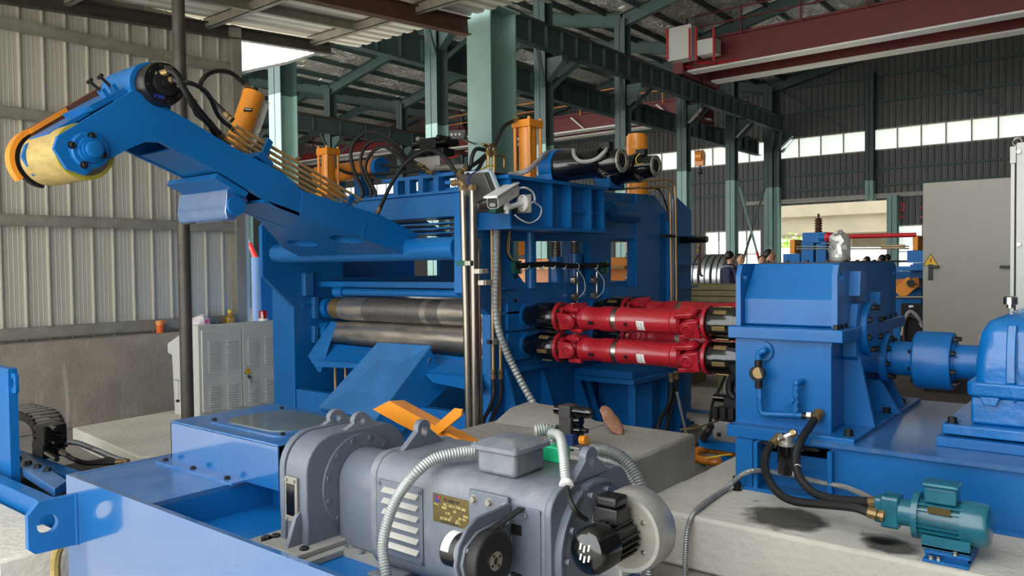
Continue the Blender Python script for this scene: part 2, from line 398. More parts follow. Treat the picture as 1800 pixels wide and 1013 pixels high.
# ---- canopy over the left
def zc(y): return 4.50+.077*(y-5.31)
YF = P(728, 67, Z=4.68).y
can = thing('ceiling_canopy', None, None, (-6, 3, 4.5), kind='structure')
xs = []; x = -8.82
def canopy_sheet(x0, n):
    mb = MB(); prof = []; x = x0
    for i in range(n):
        prof += [(x, 0), (x+.075, 0), (x+.1, .03), (x+.16, .03), (x+.185, 0)]; x += .21
    prof.append((x, 0)); k = len(prof); vs = []
    for (yy) in (-1.0, YF):
        vs += [(a, yy, zc(yy)+.10+b) for a, b in prof]
    for (yy) in (-1.0, YF):
        vs += [(a, yy, zc(yy)+.112+b) for a, b in prof]
    fs = [(i, i+1, k+i+1, k+i) for i in range(k-1)]+[(2*k+i, 2*k+i+1, 3*k+i+1, 3*k+i) for i in range(k-1)]+[(k+i, k+i+1, 3*k+i+1, 3*k+i) for i in range(k-1)]
    return mb.add(vs, fs)
for i in range(7):
    build('roof_sheet', canopy_sheet(-8.82+i*.84, 4), 'sheet_canopy', can, ang=20)
def chan_y(x, y0, y1, h, w, dz, mat, name, sl=True):
    a, b = V(x, y0, (zc(y0) if sl else zc(y1))+dz), V(x, y1, zc(y1)+dz)
    mb = MB().bar(a, b, .012, h).bar(a+V(w/2,0,h/2), b+V(w/2,0,h/2), w, .012).bar(a+V(w/2,0,-h/2), b+V(w/2,0,-h/2), w, .012)
    return build(name, mb, mat, can)
chan_y(-8.66, -1, P(582, 96, X=-8.66).y, .14, .08, -.04, 'pipe_dark', 'edge_beam')
chan_y(-7.75, -1, 6.5, .11, .06, .035, 'galv', 'stringer')
chan_y(-5.4, -1, YF-.05, .11, .06, .035, 'galv', 'stringer')
bx = -6.65
a, b = V(bx, -1, zc(-1)-.05), V(bx, 7.42, zc(7.42)-.05)
mb = MB().bar(a, b, .012, .2).bar(a+V(0,0,.1), b+V(0,0,.1), .12, .014).bar(a+V(0,0,-.1), b+V(0,0,-.1), .12, .014)
build('main_beam', mb, 'rust_brown', can)
for (px, py) in ((547, 83), (364, 52), (115, 13)):
    yy = P(px, py, X=-8.62).y; z = zc(yy)+.03
    build('purlin', MB().box(-8.7, -3.0, yy, yy+.012, z-.06, z+.06).box(-8.7, -3.0, yy, yy+.06, z-.062, z-.05).box(-8.7, -3.0, yy, yy+.06, z+.05, z+.062), 'galv', can)
# bright translucent gable sheet beyond the end of the wall
q = [P(409, 67, X=WX), P(552, 82, X=WX), P(552, 96, X=WX), P(500, 112, X=WX), P(411, 131, X=WX)]
gs = thing('gable_sheet', 'white translucent ribbed plastic sheet hanging under the canopy edge', 'plastic sheet', (WX, q[0].y, q[4].z))
yy = q[0].y; ye = q[1].y; n = 44; vs = []; fs = []
def low(y):
    pts = [(q[4].y, q[4].z), (q[3].y, q[3].z), (q[2].y, q[2].z)]
    for (a0, b0), (a1, b1) in zip(pts, pts[1:]):
        if y <= a1: return b0+(b1-b0)*(y-a0)/(a1-a0)
    return pts[-1][1]
for i in range(n+1):
    t = yy+(ye-yy)*i/n; dx = (0, .0, .022, .022)[i % 4]
    top = q[0].z+(q[1].z-q[0].z)*i/n
    vs += [(WX+dx, t, low(t)), (WX+dx, t, top)]
fs = [(2*i, 2*i+2, 2*i+3, 2*i+1) for i in range(n)]
build('sheet', MB().add(vs, fs), 'translucent_sheet', gs, ang=20)
mb = MB()
for a, b in zip((q[4], q[3]), (q[3], q[2])): mb.bar(a+V(.03,0,0), b+V(.03,0,0), .03, .03)
build('edge_strip', mb, 'fence_white', gs)
# round steel prop and near teal column
pc = P(320, 300, X=bx)
pp = thing('pipe_prop', 'dark round steel prop pipe between canopy beam and floor', 'pipe column', (bx, pc.y, .16))
build('pipe', MB().cyl((bx, pc.y, .18), (bx, pc.y, zc(pc.y)-.155), .055, n=20), 'pipe_dark', pp)
build('foot_plate', MB().box(bx-.1, bx+.1, pc.y-.1, pc.y+.1, .161, .18), 'pipe_dark', pp)
cx_, cy_ = -6.62, 7.85; ct = P(868, 24, X=cx_).z
nc = thing('canopy_column', 'light sea-green H-section column with capping plate under the brown beam', 'column', (cx_, cy_, 0))
fw = .30
build('flange', MB().box(cx_-.20, cx_+.20, cy_-.26, cy_-.238, 0, ct), 'teal_steel', nc)
build('flange', MB().box(cx_-.20, cx_+.20, cy_+.238, cy_+.26, 0, ct), 'teal_steel', nc)
build('web', MB().box(cx_-.2, cx_-.18, cy_-.238, cy_+.238, 0, ct), 'teal_steel', nc)
build('web', MB().box(cx_-.03, cx_-.01, cy_-.238, cy_+.238, 0, ct), 'teal_steel', nc)
build('cap_plate', MB().box(cx_-.24, cx_+.24, cy_-.30, cy_+.30, ct, ct+.025), 'teal_steel', nc)
build('gusset', MB().prism('x', [(cy_-.06, ct), (cy_-.05, ct-.28), (cy_+.0, ct-.28), (cy_+.16, ct)], cx_-.01, cx_+.01), 'teal_steel', nc)
# ---- main hall : rows of columns at X = -13.6 and -29, bays with foil lined roof
EAVE = 9.75; SL = .22; ROWS = [(-44.5, -29.0), (-29.0, -13.6), (-13.6, 1.9), (1.9, 17.4)]
YB = 36.5
hall = thing('ceiling', None, None, (-13, 20, EAVE), kind='structure')
def zr(x, r): return EAVE+SL*min(x-r[0], r[1]-x)
for bi, r in enumerate(ROWS):
    mid = (r[0]+r[1])/2; ys = {0: 9.0, 1: 8.8, 2: -1.5, 3: -1.5}[bi]
    for (xa, xb) in ((r[0], mid), (mid, r[1])):
        n = 6 if bi in (1, 2) else 1
        for k in range(n):
            ya = ys+(YB+.3-ys)*k/n; yb = ys+(YB+.3-ys)*(k+1)/n
            za, zb = zr(xa, r)+.32, zr(xb, r)+.32
            nx, ny = (24, max(4, int((yb-ya)/.42))) if n > 1 else (1, 1); vs = []; fs = []
            for i in range(nx+1):
                for j in range(ny+1):
                    e_ = 0 if (i in (0, nx) or j in (0, ny)) else random.uniform(-.055, .055)
                    f_ = i/nx; vs.append((xa+(xb-xa)*f_, ya+(yb-ya)*j/ny+e_, za+(zb-za)*f_+e_))
            for i in range(nx):
                for j in range(ny):
                    o_ = i*(ny+1)+j; fs += [(o_, o_+1, o_+ny+2), (o_, o_+ny+2, o_+ny+1)]
            k_ = len(vs); vs += [(xa,ya,za+.1),(xb,ya,zb+.1),(xb,yb,zb+.1),(xa,yb,za+.1)]; fs.append((k_, k_+1, k_+2, k_+3))
            build('roof_lining', MB().add(vs, fs), 'foil', hall, ang=4)
        np_ = 6
        for k in range(np_):
            x = xa+(xb-xa)*(k+.5)/np_; z = zr(x, r)+.2
            build('roof_purlin', MB().box(x-.03, x+.03, ys, YB, z-.1, z+.11), 'teal_steel_dark', hall)
        for k in range(9):
            yy = .6+4.45*k
            if yy < ys: continue
            za, zb = zr(xa, r)-.05, zr(xb, r)-.05
            dz = .26
            mb = MB()
            mb.bar((xa, yy, za), (xb, yy, zb), .02, .44).bar((xa, yy, za-.22), (xb, yy, zb-.22), .2, .02).bar((xa, yy, za+.22), (xb, yy, zb+.22), .2, .02)
            build('rafter', mb, 'teal_steel_dark', hall)
def hall_column(x, y, zt=EAVE, label=None, group=None, w=.40, z0=0):
    t = thing('hall_column', label, 'column', (x, y, z0), group)
    def H(z0, z1): return MB().box(x-w/2, x+w/2, y-w/2, y-w/2+.02, z0, z1).box(x-w/2, x+w/2, y+w/2-.02, y+w/2, z0, z1).box(x-.01, x+.01, y-w/2, y+w/2, z0, z1)
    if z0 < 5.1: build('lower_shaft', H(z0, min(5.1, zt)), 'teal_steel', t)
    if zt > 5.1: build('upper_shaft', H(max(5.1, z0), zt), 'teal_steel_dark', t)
    if x < -10:
        build('bracket', MB().prism('y', [(x+w/2, 7.55), (x+.75, 7.55), (x+.75, 7.4), (x+w/2, 6.9)], y-.12, y+.12), 'teal_steel_dark', t)
        build('knee_brace', MB().bar((x+.15, y+.2, 6.75), (x+.55, y+1.0, 7.58), .1, .1), 'teal_steel_dark', t)
        build('knee_brace', MB().bar((x+.15, y-.2, 6.75), (x+.55, y-1.0, 7.58), .1, .1), 'teal_steel_dark', t)
    return t
for k in range(7):
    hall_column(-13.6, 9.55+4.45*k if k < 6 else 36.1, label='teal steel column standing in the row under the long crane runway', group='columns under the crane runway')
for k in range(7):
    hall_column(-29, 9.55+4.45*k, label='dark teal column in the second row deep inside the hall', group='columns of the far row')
def runway(x, y0, y1, zt, label, st=.75):
    t = thing('crane_runway', label, 'crane runway', (x, (y0+y1)/2, zt-.62))
    build('web', MB().box(x-.012, x+.012, y0, y1, zt-.6, zt), 'teal_steel_dark', t)
    build('top_flange', MB().box(x-.16, x+.16, y0, y1, zt, zt+.025), 'teal_steel_dark', t)
    build('bottom_flange', MB().box(x-.13, x+.13, y0, y1, zt-.625, zt-.6), 'teal_steel_dark', t)
    build('rail', MB().box(x-.035, x+.035, y0, y1, zt+.026, zt+.12), 'rust_brown', t)
    sm = mesh_of('stiffener', MB().box(-.12, .12, -.008, .008, 0, .598), 'teal_steel_dark', V(0,0,0))
    k = y0+.3
    while k < y1:
        inst('stiffener', sm, (x, k, zt-.599), t); k += st
runway(-13.05, 9.2, 36.2, 8.25, 'long dark green plate girder runway with stiffeners carrying the red bridge crane')
runway(-14.15, 9.2, 36.2, 7.28, 'lower plate girder runway behind the column row carrying the second crane')
runway(-28.5, 9.2, 36.2, 8.25, 'distant dark runway girder deep in the next bay', 1.5)
# ---- far wall (plane Y = 36.5): ribbed sheet with a high band of windows, low windows and a gate opening
wb_ = thing('wall_back', None, None, (-13, YB, 0), kind='structure')
def rib_sheet_x(x0, x1, z0, z1, y=YB, pitch=.25, d=.035):
    prof = []; x = x0
    while x < x1-1e-6:
        for dx, dd in ((0, 0), (.14, 0), (.165, -d), (.205, -d), (.23, 0)):
            if x+dx < x1: prof.append((x+dx, dd))
        x += pitch
    prof.append((x1, 0)); k = len(prof)
    vs = [(a, y+b, z0) for a, b in prof]+[(a, y+b, z1) for a, b in prof]+[(a, y+.03, z0) for a, b in prof]+[(a, y+.03, z1) for a, b in prof]
    fs = [(i, i+1, k+i+1, k+i) for i in range(k-1)]+[(2*k+i, 2*k+i+1, 3*k+i+1, 3*k+i) for i in range(k-1)]+[(i, i+1, 2*k+i+1, 2*k+i) for i in range(k-1)]+[(k+i, k+i+1, 3*k+i+1, 3*k+i) for i in range(k-1)]
    return MB().add(vs, fs)
zb0, zb1 = 6.42, 7.33                       # high window band
xg0, xg1 = P(1366, 400, Y=YB).x, P(1573, 400, Y=YB).x; zg = P(1470, 357, Y=YB).z   # gate
lw0, lw1 = P(1240, 440, Y=YB).x, P(1338, 440, Y=YB).x; zl0, zl1 = .9, P(1300, 406, Y=YB).z      # low windows
rw0, rw1 = P(1576, 440, Y=YB).x, -3.2; zr1 = P(1600, 396, Y=YB).z
def panels(x0, x1, z0, z1, step=2.0):
    x = x0
    while x < x1-.01:
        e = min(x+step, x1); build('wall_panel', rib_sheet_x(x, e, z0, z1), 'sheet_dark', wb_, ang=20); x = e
panels(-45, 17.4, zb1, 11.6, 3.0)
panels(-45, 17.4, zg, zb0, 3.0)
panels(-45, lw0, 0, zg, 3.0); panels(lw0, lw1, zl1, zg); panels(lw0, lw1, 0, zl0); panels(lw1, xg0, 0, zg)
panels(xg1, rw0, 0, zg); panels(rw0, rw1, zr1, zg); panels(rw0, rw1, 0, .9); panels(rw1, 17.4, 0, zg, 3.0)
for z in (9.6, 8.5, 5.6, 4.9):
    build('girt', MB().box(-45, 17.4, YB-.12, YB-.04, z-.05, z+.05), 'teal_steel_dark', wb_)
build('eave_rail', MB().box(xg0-1.4, -5.5, YB-.25, YB-.12, zg+.1, zg+.28), 'galv', wb_)
for k in range(5):
    build('brace', MB().bar((-13.4+6.2*k-.0, YB-.16, 9.7), (-13.4+6.2*k+3.0, YB-.16, 7.5), .07, .07), 'teal_steel_dark', wb_)
for (x0_, y0_, x1_, y1_, w_) in ((1576, 359, 1589, 358, .10), (1588, 358, 1589, 367, .10), (1576, 369.5, 1590, 369, .10), (1581, 370, 1579, 380, .12), (1576, 379, 1588, 383, .10), (1588, 379, 1588, 384, .10), (1616, 367, 1621, 365, .08), (1618, 366, 1619, 369, .08), (1619, 380, 1621, 383, .08)):
    a_, b_ = P(x0_, y0_, Y=YB-.05), P(x1_, y1_, Y=YB-.05); build('red_lettering', MB().bar(a_, b_, w_, .012, V(0,1,0)), 'signal_red', wb_)
def window(n, x0, x1, z0, z1, step, rows=1, y=YB):
    w = thing('window_%d' % n, None, None, ((x0+x1)/2, y, z0), kind='structure')
    k = max(1, round((x1-x0)/step)); dx = (x1-x0)/k
    fr = MB().box(x0, x1, y-.03, y+.05, z0-.03, z0+.03).box(x0, x1, y-.03, y+.05, z1-.03, z1+.03)
    for i in range(k+1): fr.box(x0+i*dx-.025, x0+i*dx+.025, y-.03, y+.05, z0+.03, z1-.03)
    for j in range(1, rows): fr.box(x0, x1, y-.025, y+.045, z0+(z1-z0)*j/rows-.02, z0+(z1-z0)*j/rows+.02)
    build('window_frame', fr, 'galv', w)
    pm = mesh_of('pane', MB().box(0, dx-.05, 0, .01, 0, (z1-z0)/rows-.04), 'window_glass', V(0,0,0))
    for i in range(k):
        for j in range(rows): inst('pane', pm, (x0+i*dx+.025, y+.01, z0+(z1-z0)*j/rows+.02), w)
bays = [(-45, -29.3), (-28.7, -13.8), (-13.35, P(1524, 260, Y=YB).x), (P(1537, 260, Y=YB).x, 1.0), (1.4, 17)]
for i, (x0, x1) in enumerate(bays): window(i+1, x0, x1, zb0, zb1, .92)
window(6, lw0, lw1, zl0, zl1, (lw1-lw0)/4, 2)
window(7, rw0, rw1, .9, zr1, 1.0, 2)
for i, (x0, x1) in enumerate(zip([b[1] for b in bays[:-1]], [b[0] for b in bays[1:]])):
    panels(x0, x1, zb0, zb1)
hall_column(P(1530, 260, Y=YB-.3).x, YB-.35, label='slim dark column against the far wall between window bands', w=.34, z0=zg)
hall_column(P(1570, 400, Y=YB-.3).x, YB-.35, zt=zg+.2, label='short teal post at the right jamb of the open gateway', w=.4)
hall_column(xg0+.12, YB-.3, zt=7.6, label='pale teal post at the left jamb of the open gateway', w=.28)
# cross bracing between the column row and the far wall, with red painted feet
for (x0, xx1, nm) in ((P(1342, 455, Y=34.8).x, P(1295, 352, Y=34.8).x, 'pale'), (P(1297, 462, Y=34.9).x, P(1340, 352, Y=34.9).x, 'dark')):
    y = 34.8 if nm == 'pale' else 34.95
    top = P(1300 if nm == 'pale' else 1345, 330, Y=y)
    b = V(top.x, y, top.z); a = V(x0, y, 1.0); a = a+(a-b)*(1.0/(b.z-1.0))
    t = thing('cross_brace', '%s green diagonal brace of the column bay%s' % (nm, ' with a red painted lower end' if nm == 'pale' else ' without red paint'), 'brace', (x0, y, 0))
    build('brace_tube', MB().cyl(a+(b-a)*(.42 if nm == 'pale' else 0), b, .055, n=10), 'teal_steel' if nm == 'pale' else 'teal_steel_dark', t)
    if nm == 'pale': build('red_end', MB().cyl(a, a+(b-a)*.42, .06, n=10), 'signal_red', t)
# closing end wall of the far bay, then two added light-blocking walls
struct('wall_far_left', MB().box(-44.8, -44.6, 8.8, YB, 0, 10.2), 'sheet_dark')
struct('blocker_wall_right', MB().box(6.4, 6.6, -1.5, YB, 0, 10.2), 'sheet_dark')  # unseen, added to darken the right-hand faces of the stand
struct('blocker_wall_front', MB().box(1.2, 6.4, -1.6, -1.5, 0, 10.2), 'sheet_dark')  # unseen behind the camera, added to cut light from the right
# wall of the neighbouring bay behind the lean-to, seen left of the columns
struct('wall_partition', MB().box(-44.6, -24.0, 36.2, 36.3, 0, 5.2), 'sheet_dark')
# ---- outside: road bridge, white hoarding, shrub
br = thing('road_bridge', 'pale concrete road bridge with deck and pier seen through the gateway', 'bridge', (-12, 62, 0))
build('deck', MB().box(-60, 40, 58, 70, P(1470, 410, Y=58).z, 9.5), 'bridge', br)
build('parapet', MB().box(-60, 40, 57.6, 58, P(1470, 378, Y=57.6).z, 12), 'bridge', br)
a = P(1432, 420, Y=60); b = P(1466, 420, Y=60)
build('pier_cap', MB().prism('y', [(a.x-1.4, 5.4), (b.x+1.2, 5.4), (b.x, 3.4), (a.x, 3.4)], 59, 66), 'bridge', br)
build('pier', MB().box(a.x, b.x, 60, 65, -.05, 3.4), 'bridge', br)
build('abutment', MB().box(b.x+.5, 30, 63, 64, -.05, 5.6), 'bridge', br)
fn = thing('hoarding', 'white sheet hoarding along the road outside the gateway', 'fence', (-10, 50, -.05))
for k in range(16):
    x = -30+2.2*k; build('hoarding_panel', rib_sheet_x(x, x+2.18, -.05, 2.55, 50, .3, .04), 'fence_white', fn, ang=20)
sh = thing('roadside_shrub', 'yellow-green leafy shrub above the white hoarding outside', 'shrub', (P(1390, 425, Y=52).x, 52, 0))
c = P(1392, 428, Y=52); mb = MB()
for i in range(420):
    p = c+V(random.gauss(0, 1.0), random.gauss(0, .5), random.gauss(-.2, .32)); s = .09+.09*random.random()
    u = Vector((random.gauss(0,1), random.gauss(0,1), random.gauss(0,1))).normalized(); w = u.orthogonal().normalized()
    mb.add([p-u*s, p+w*s*.5, p+u*s, p-w*s*.5], [(0,1,2,3)])
build('foliage', mb, 'leaf', sh); build('stem', MB().cyl((c.x, c.y, -.05), (c.x, c.y, c.z), .06, n=8), 'wood', sh)
# ---- bridge cranes
def crane(y, x0, x1, zb, h, label, name='bridge_crane', gap=2.0, walk=True, posts=2.0):
    t = thing(name, label, 'crane', ((x0+x1)/2, y, zb))
    for j in (0, 1):
        yy = y+j*gap
        build('girder', MB().box(x0, x1, yy-.22, yy+.22, zb+.12, zb+h), 'crane_red', t)
        build('flange_stripe', MB().box(x0, x1, yy-.27, yy+.27, zb+.06, zb+.12), 'label_white', t)
    build('top_rail', MB().box(x0, x1, y-.32, y-.2, zb+h, zb+h+.08), 'crane_red', t)
    for x in (x0+.1, x1-.5): build('end_carriage', MB().box(x, x+.4, y-.6, y+gap+.6, zb-.05, zb+.5), 'crane_red', t)
    x = x0+.6; 
    while x < x1:
        build('rail_post', MB().box(x, x+.05, y-.55, y-.5, zb+h-.1, zb+h+.85), 'crane_red' if walk else 'orange_dark', t); x += posts
    for dz in (.45, .85): build('hand_rail', MB().box(x0+.5, x1, y-.55, y-.5, zb+h+dz-.04, zb+h+dz), 'crane_red' if walk else 'orange_dark', t)
    return t
t = crane(26.3, -13.3, 1.7, 8.42, 1.05, 'big red bridge crane girder with white flange stripes high above the hall')
def at26(px, py, y=25.6): return P(px, py, Y=y)
a, b = at26(1183, 112), at26(1224, 46)
build('switch_box', MB().box(a.x, b.x, 25.2, 25.75, a.z, b.z), 'cabinet_grey', t)
a, b = at26(1234, 102), at26(1264, 70)
build('switch_box', MB().box(a.x, b.x, 25.2, 25.75, a.z, b.z), 'cabinet_grey', t)
mb = MB()
for px in (1183, 1222, 1233, 1264):
    p = at26(px, 110); mb.box(p.x-.03, p.x+.03, 25.15, 25.2, p.z, p.z+1.1); mb.bar(p, (p.x+.5, 26.1, 8.6), .05, .05)
build('box_frame', mb, 'signal_red', t)
t = crane(29.2, -27.8, -13.95, 7.46, .75, 'second red overhead crane beyond the runway with a yellow handrail', gap=1.2, walk=False)
for k in range(6):
    x = -26+2.1*k; build('walkway_strut', MB().bar((x, 28.7, 8.1), (x+.5, 28.95, 7.6), .06, .06), 'label_white', t)
t = crane(31.4, -44, -28.25, 8.43, .6, 'third dull red crane deep in the far bay', gap=1.0, posts=2.5)
# hook block of a crane
hp = P(1231, 282, Y=27.2); z0 = hp.z
t = thing('crane_hook', 'yellow crane hook block hanging on wire rope', 'crane hook', (hp.x, hp.y, z0-.6))
build('pulley_block', MB().cyl((hp.x-.12, hp.y, z0+.15), (hp.x+.12, hp.y, z0+.15), .22, n=18).box(hp.x-.16, hp.x+.16, hp.y-.1, hp.y+.1, z0-.2, z0+.2), 'orange', t)
build('wire_rope', MB().cyl((hp.x-.08, hp.y, z0+.2), (hp.x-.08, hp.y, 8.5), .012, n=6).cyl((hp.x+.08, hp.y, z0+.2), (hp.x+.08, hp.y, 8.5), .012, n=6), 'black_steel', t)
build('hook', MB().tube([V(hp.x, hp.y, z0-.2)]+[V(hp.x, hp.y+.11*math.sin(a), z0-.42-.11*math.cos(a)*-1) for a in [k*.5 for k in range(0, 10)]], .035, 8), 'black_steel', t)
build('pendant_cable', MB().cyl((hp.x-.02, hp.y, z0-.55), (hp.x-.02, hp.y, z0-3.0), .03, n=6), 'black_steel', t)
# ================================================================ ROLL STAND
XR = -3.80; XL = -6.30; YR = 4.86; YR2 = 5.85; ZU = 1.207; ZL = .977
st = thing('roll_stand', 'tall dark blue two-housing roll stand between entry arm and red shafts', 'roll stand', (-5.0, 5.6, 0))
def yz(px, py, X=XR): p = P(px, py, X=X); return (p.y, p.z)
out = [(yz(862, 700)[0], .02), yz(862, 554), yz(841, 538), yz(813, 515), yz(813, 338), yz(900, 330), yz(1120, 341), yz(1150, 344), yz(1172, 372),
       (yz(1172, 700)[0], .02)]
w1 = [yz(902, 424), yz(902, 470), yz(921, 497), yz(1038, 496), yz(1038, 424)]
w2 = [yz(1074, 421), yz(1074, 503), yz(1115, 503), yz(1115, 419)]
build('drive_housing', MB().prism('x', out, XR-.08, XR, [w1[::-1], w2[::-1]]), 'blue', st)
outl = [(4.5, .02), (4.5, yz(500, 540, XL)[1]), (4.17, yz(462, 485, XL)[1]), (4.17, yz(462, 398, XL)[1]), (4.3, 2.15), (6.2, 2.15), (6.9, 1.9), (6.9, .02)]
wl = [(5.1, 1.5), (5.1, 1.95), (6.5, 1.95), (6.5, 1.5)]
build('operator_housing', MB().prism('x', outl, XL-.05, XL, [wl]), 'blue', st)
build('operator_web', MB().box(XL-.42, XL-.05, 4.55, 4.6, .02, 1.9), 'blue', st)
build('outer_plate', MB().prism('x', [(4.62, .02), (4.62, 1.8), (6.5, 1.8), (6.5, .02)], XL-.47, XL-.42), 'blue', st)
# inner plates of the drive side and posts between window openings
build('inner_post', MB().box(XR-.32, XR-.08, yz(1040, 500)[0], yz(1072, 500)[0], .4, 2.1), 'blue', st)
build('inner_sill', MB().box(XR-.4, XR-.08, 4.75, 6.75, 1.2, yz(980, 500)[1]), 'blue', st)
build('window_header', MB().box(XR-.3, XR-.08, 4.75, 6.75, yz(980, 424)[1]+.02, 2.12), 'blue', st)
# rear wing plate with shelves, and vertical rib
wing = build('rear_wing', MB().prism('x', [(yz(1186, 700)[0], .02), yz(1186, 345), yz(1191, 348), yz(1215, 371), (yz(1215, 700)[0], .02)], XR-.06, XR), 'blue', st)
for py in (415, 465, 505):
    z = yz(1190, py)[1]; build('shelf_rib', MB().box(XR, XR+.09, yz(1172, py)[0], yz(1214, py)[0], z-.008, z+.008), 'blue', wing)
build('rear_rib', MB().box(XR-.08, XR+.10, yz(1171, 450)[0], yz(1171, 450)[0]+.02, .02, yz(1171, 375)[1]), 'blue', st)
build('rear_link', MB().box(XR-.08, XR-.05, yz(1171, 450)[0], yz(1187, 450)[0], .02, yz(1171, 375)[1]), 'blue', st)
build('post_cover', MB().prism('x', [(yz(1116, 560)[0], 1.0), yz(1116, 342), yz(1135, 342), (yz(1135, 560)[0], 1.0)], XR, XR+.025), 'blue', st)
build('post_cover', MB().prism('x', [(yz(1136, 560)[0], 1.0), yz(1136, 345), yz(1166, 372), (yz(1166, 560)[0], 1.0)], XR, XR+.015), 'blue', st)
a = yz(1072, 372); b = yz(1116, 372)
build('top_drum', MB().cyl((XR-.02, a[0]+.01, a[1]), (XR-.02, b[0], a[1]), .10, n=24), 'blue', st)
build('round_cover', MB().cyl((XR, yz(1072, 366)[0]-.03, a[1]), (XR+.05, yz(1072, 366)[0]-.03, a[1]), .055, n=20), 'blue', st)
build('ledge_plate', MB().box(XR, XR+.05, yz(1060, 515)[0], yz(1140, 515)[0], yz(1100, 522)[1], yz(1100, 505)[1]), 'blue', st)
for (px, py, w) in ((895, 507, 26), (895, 551, 26)):
    a = P(px-w/2, py, X=XR); b = P(px+w/2, py, X=XR); build('rib_tab', MB().box(XR, XR+.03, a.y, b.y, a.z-.008, a.z+.008), 'blue', st)
bolts(st, [P(906, 487, X=XR), P(906, 529, X=XR), P(908, 574, X=XR), P(905, 557, X=XR)], (1,0,0), .012)
# chock plates and roll end rings on the drive face
for (y, z) in ((YR, ZU), (YR, ZL), (YR2, ZU), (YR2, ZL)):
    build('roll_chock', MB().prism('x', rrect(y-.24, y+.24, z-.108, z+.108, .02), XR, XR+.03), 'blue', st, .004)
    build('chock_ring', MB().lathe((XR+.03, y, z), (1,0,0), [(0, .1), (.02, .1), (.02, .075), (0, .075)], 28, True), 'blue', st)
# buttress ribs at the foot of the drive face
for (pt, pb) in ((886, 905), (950, 985), (1010, 1010), (1025, 1055), (1078, 1097)):
    t0 = P(pt, 648, X=XR); b0 = P(pb, 780, X=XR)
    zt = t0.z; yy = t0.y
    build('foot_rib', MB().prism('y', [(XR, zt), (XR+.02, zt), (XR+.26, .05), (XR, .05)], yy, yy+.022), 'blue', st)
build('foot_beam', MB().box(XR, XR+.05, yz(905, 650)[0], yz(1140, 650)[0], ZL-.20, ZL-.17), 'blue', st)
build('sole_plate', MB().box(XR-.2, XR+.32, 4.4, 7.7, .0, .05), 'blue', st)
# lower rear pedestal
ped = build('rear_pedestal', MB().box(XR+.02, XR+.5, P(1100, 720, X=-3.5).y, P(1222, 720, X=-3.3).y-.15, .05, .62), 'blue', st)
build('pedestal_flange', MB().box(XR+.02, XR+.6, P(1095, 690, X=-3.3).y, P(1225, 690, X=-3.2).y-.1, .62, .66), 'blue', st, .004)
build('pedestal_cap', MB().box(XR+.02, XR+.56, P(1095, 690, X=-3.3).y+.05, P(1225, 690, X=-3.2).y-.14, .66, .72), 'blue', st, .004)
for k in range(4):
    yy = P(1102, 720, X=-3.3).y+.02+.27*k; build('pedestal_rib', MB().box(XR+.5, XR+.57, yy, yy+.02, .05, .62), 'blue', st)
# crosshead box on top of the drive housing
xh = -3.50
def yh(px, py): p = P(px, py, X=xh); return (p.y, p.z)
zt0, zt1 = yh(930, 318)[1], yh(930, 398)[1]; ya, yb = yh(897, 350)[0], yh(1063, 350)[0]
ch = build('crosshead', MB().box(XR-.02, xh-.09, ya, yb, zt1, zt0), 'blue', st)
build('crosshead_flange', MB().box(XR-.3, xh+.02, ya-.04, yb+.03, zt0, zt0+.025), 'blue', st)
build('crosshead_flange', MB().box(XR-.02, xh+.02, ya-.02, yb+.03, zt1-.025, zt1), 'blue', st)
for px in (898, 971, 1004, 1040, 1062):
    y = yh(px, 350)[0]; build('crosshead_rib', MB().box(xh-.09, xh, y-.01, y+.01, zt1, zt0), 'blue', st)
build('crosshead_bar', MB().box(xh-.06, xh-.04, yh(1004, 350)[0], yb, (zt0+zt1)/2-.03, (zt0+zt1)/2-.01), 'blue', st)
# guide column, screws with collars and nut sleeves inside the window
p = P(929, 440, X=XR-.02); build('guide_column', MB().cyl((XR-.0, p.y, 1.42), (XR-.0, p.y, zt1-.02), .045, n=20), 'blue', st)
for px in (977, 1010):
    p = P(px, 440, X=XR-.1); y = p.y; x = XR-.1
    def zz(py): return P(px, py, X=x).z
    g = lambda a, b, r: MB().cyl((x, y, zz(a)), (x, y, zz(b)), r, n=24)
    build('screw_collar', MB().cyl((x, y, zz(411)), (x, y, zz(404)), .062, n=24), 'blue', st)
    prof = []; z0, z1 = zz(455), zz(411); n = 26
    for i in range(n+1):
        f = i/n; prof.append((f*(z1-z0), .036 if (f > .62 or i % 2) else .043))
    build('screw', MB().lathe((x, y, z0), (0,0,1), prof, 20), 'steel', st)
    build('nut_sleeve', MB().cyl((x, y, zz(497)), (x, y, zz(452 if px < 1000 else 446)), .066, n=24), 'blue', st)
# limit switch rods with white rollers
for (px, y0, y1) in ((1015, 478, 532), (1049, 478, 530)):
    p0, p1 = P(px, y0, X=XR+.03), P(px, y1, X=XR+.03)
    build('switch_rod', MB().cyl(p0, p1, .007, n=8), 'steel', st)
    for py in ((493, 522) if px < 1030 else (493, 520)):
        c = P(px-6, py, X=XR+.04)
        sw = build('limit_switch', MB().prism('x', rrect(c.y-.022, c.y+.022, c.z-.035, c.z+.035, .018), c.x-.02, c.x+.02), 'steel', st)
        build('switch_pin', MB().cyl((c.x+.0, c.y-.03, c.z), (c.x+.0, c.y+.06, c.z), .006, n=8), 'brass', sw)
for py in (450, 489):
    c = P(1105, py, X=XR-.2); build('limit_switch', MB().prism('x', rrect(c.y-.03, c.y+.03, c.z-.03, c.z+.03, .018), c.x-.02, c.x+.02), 'steel', st)
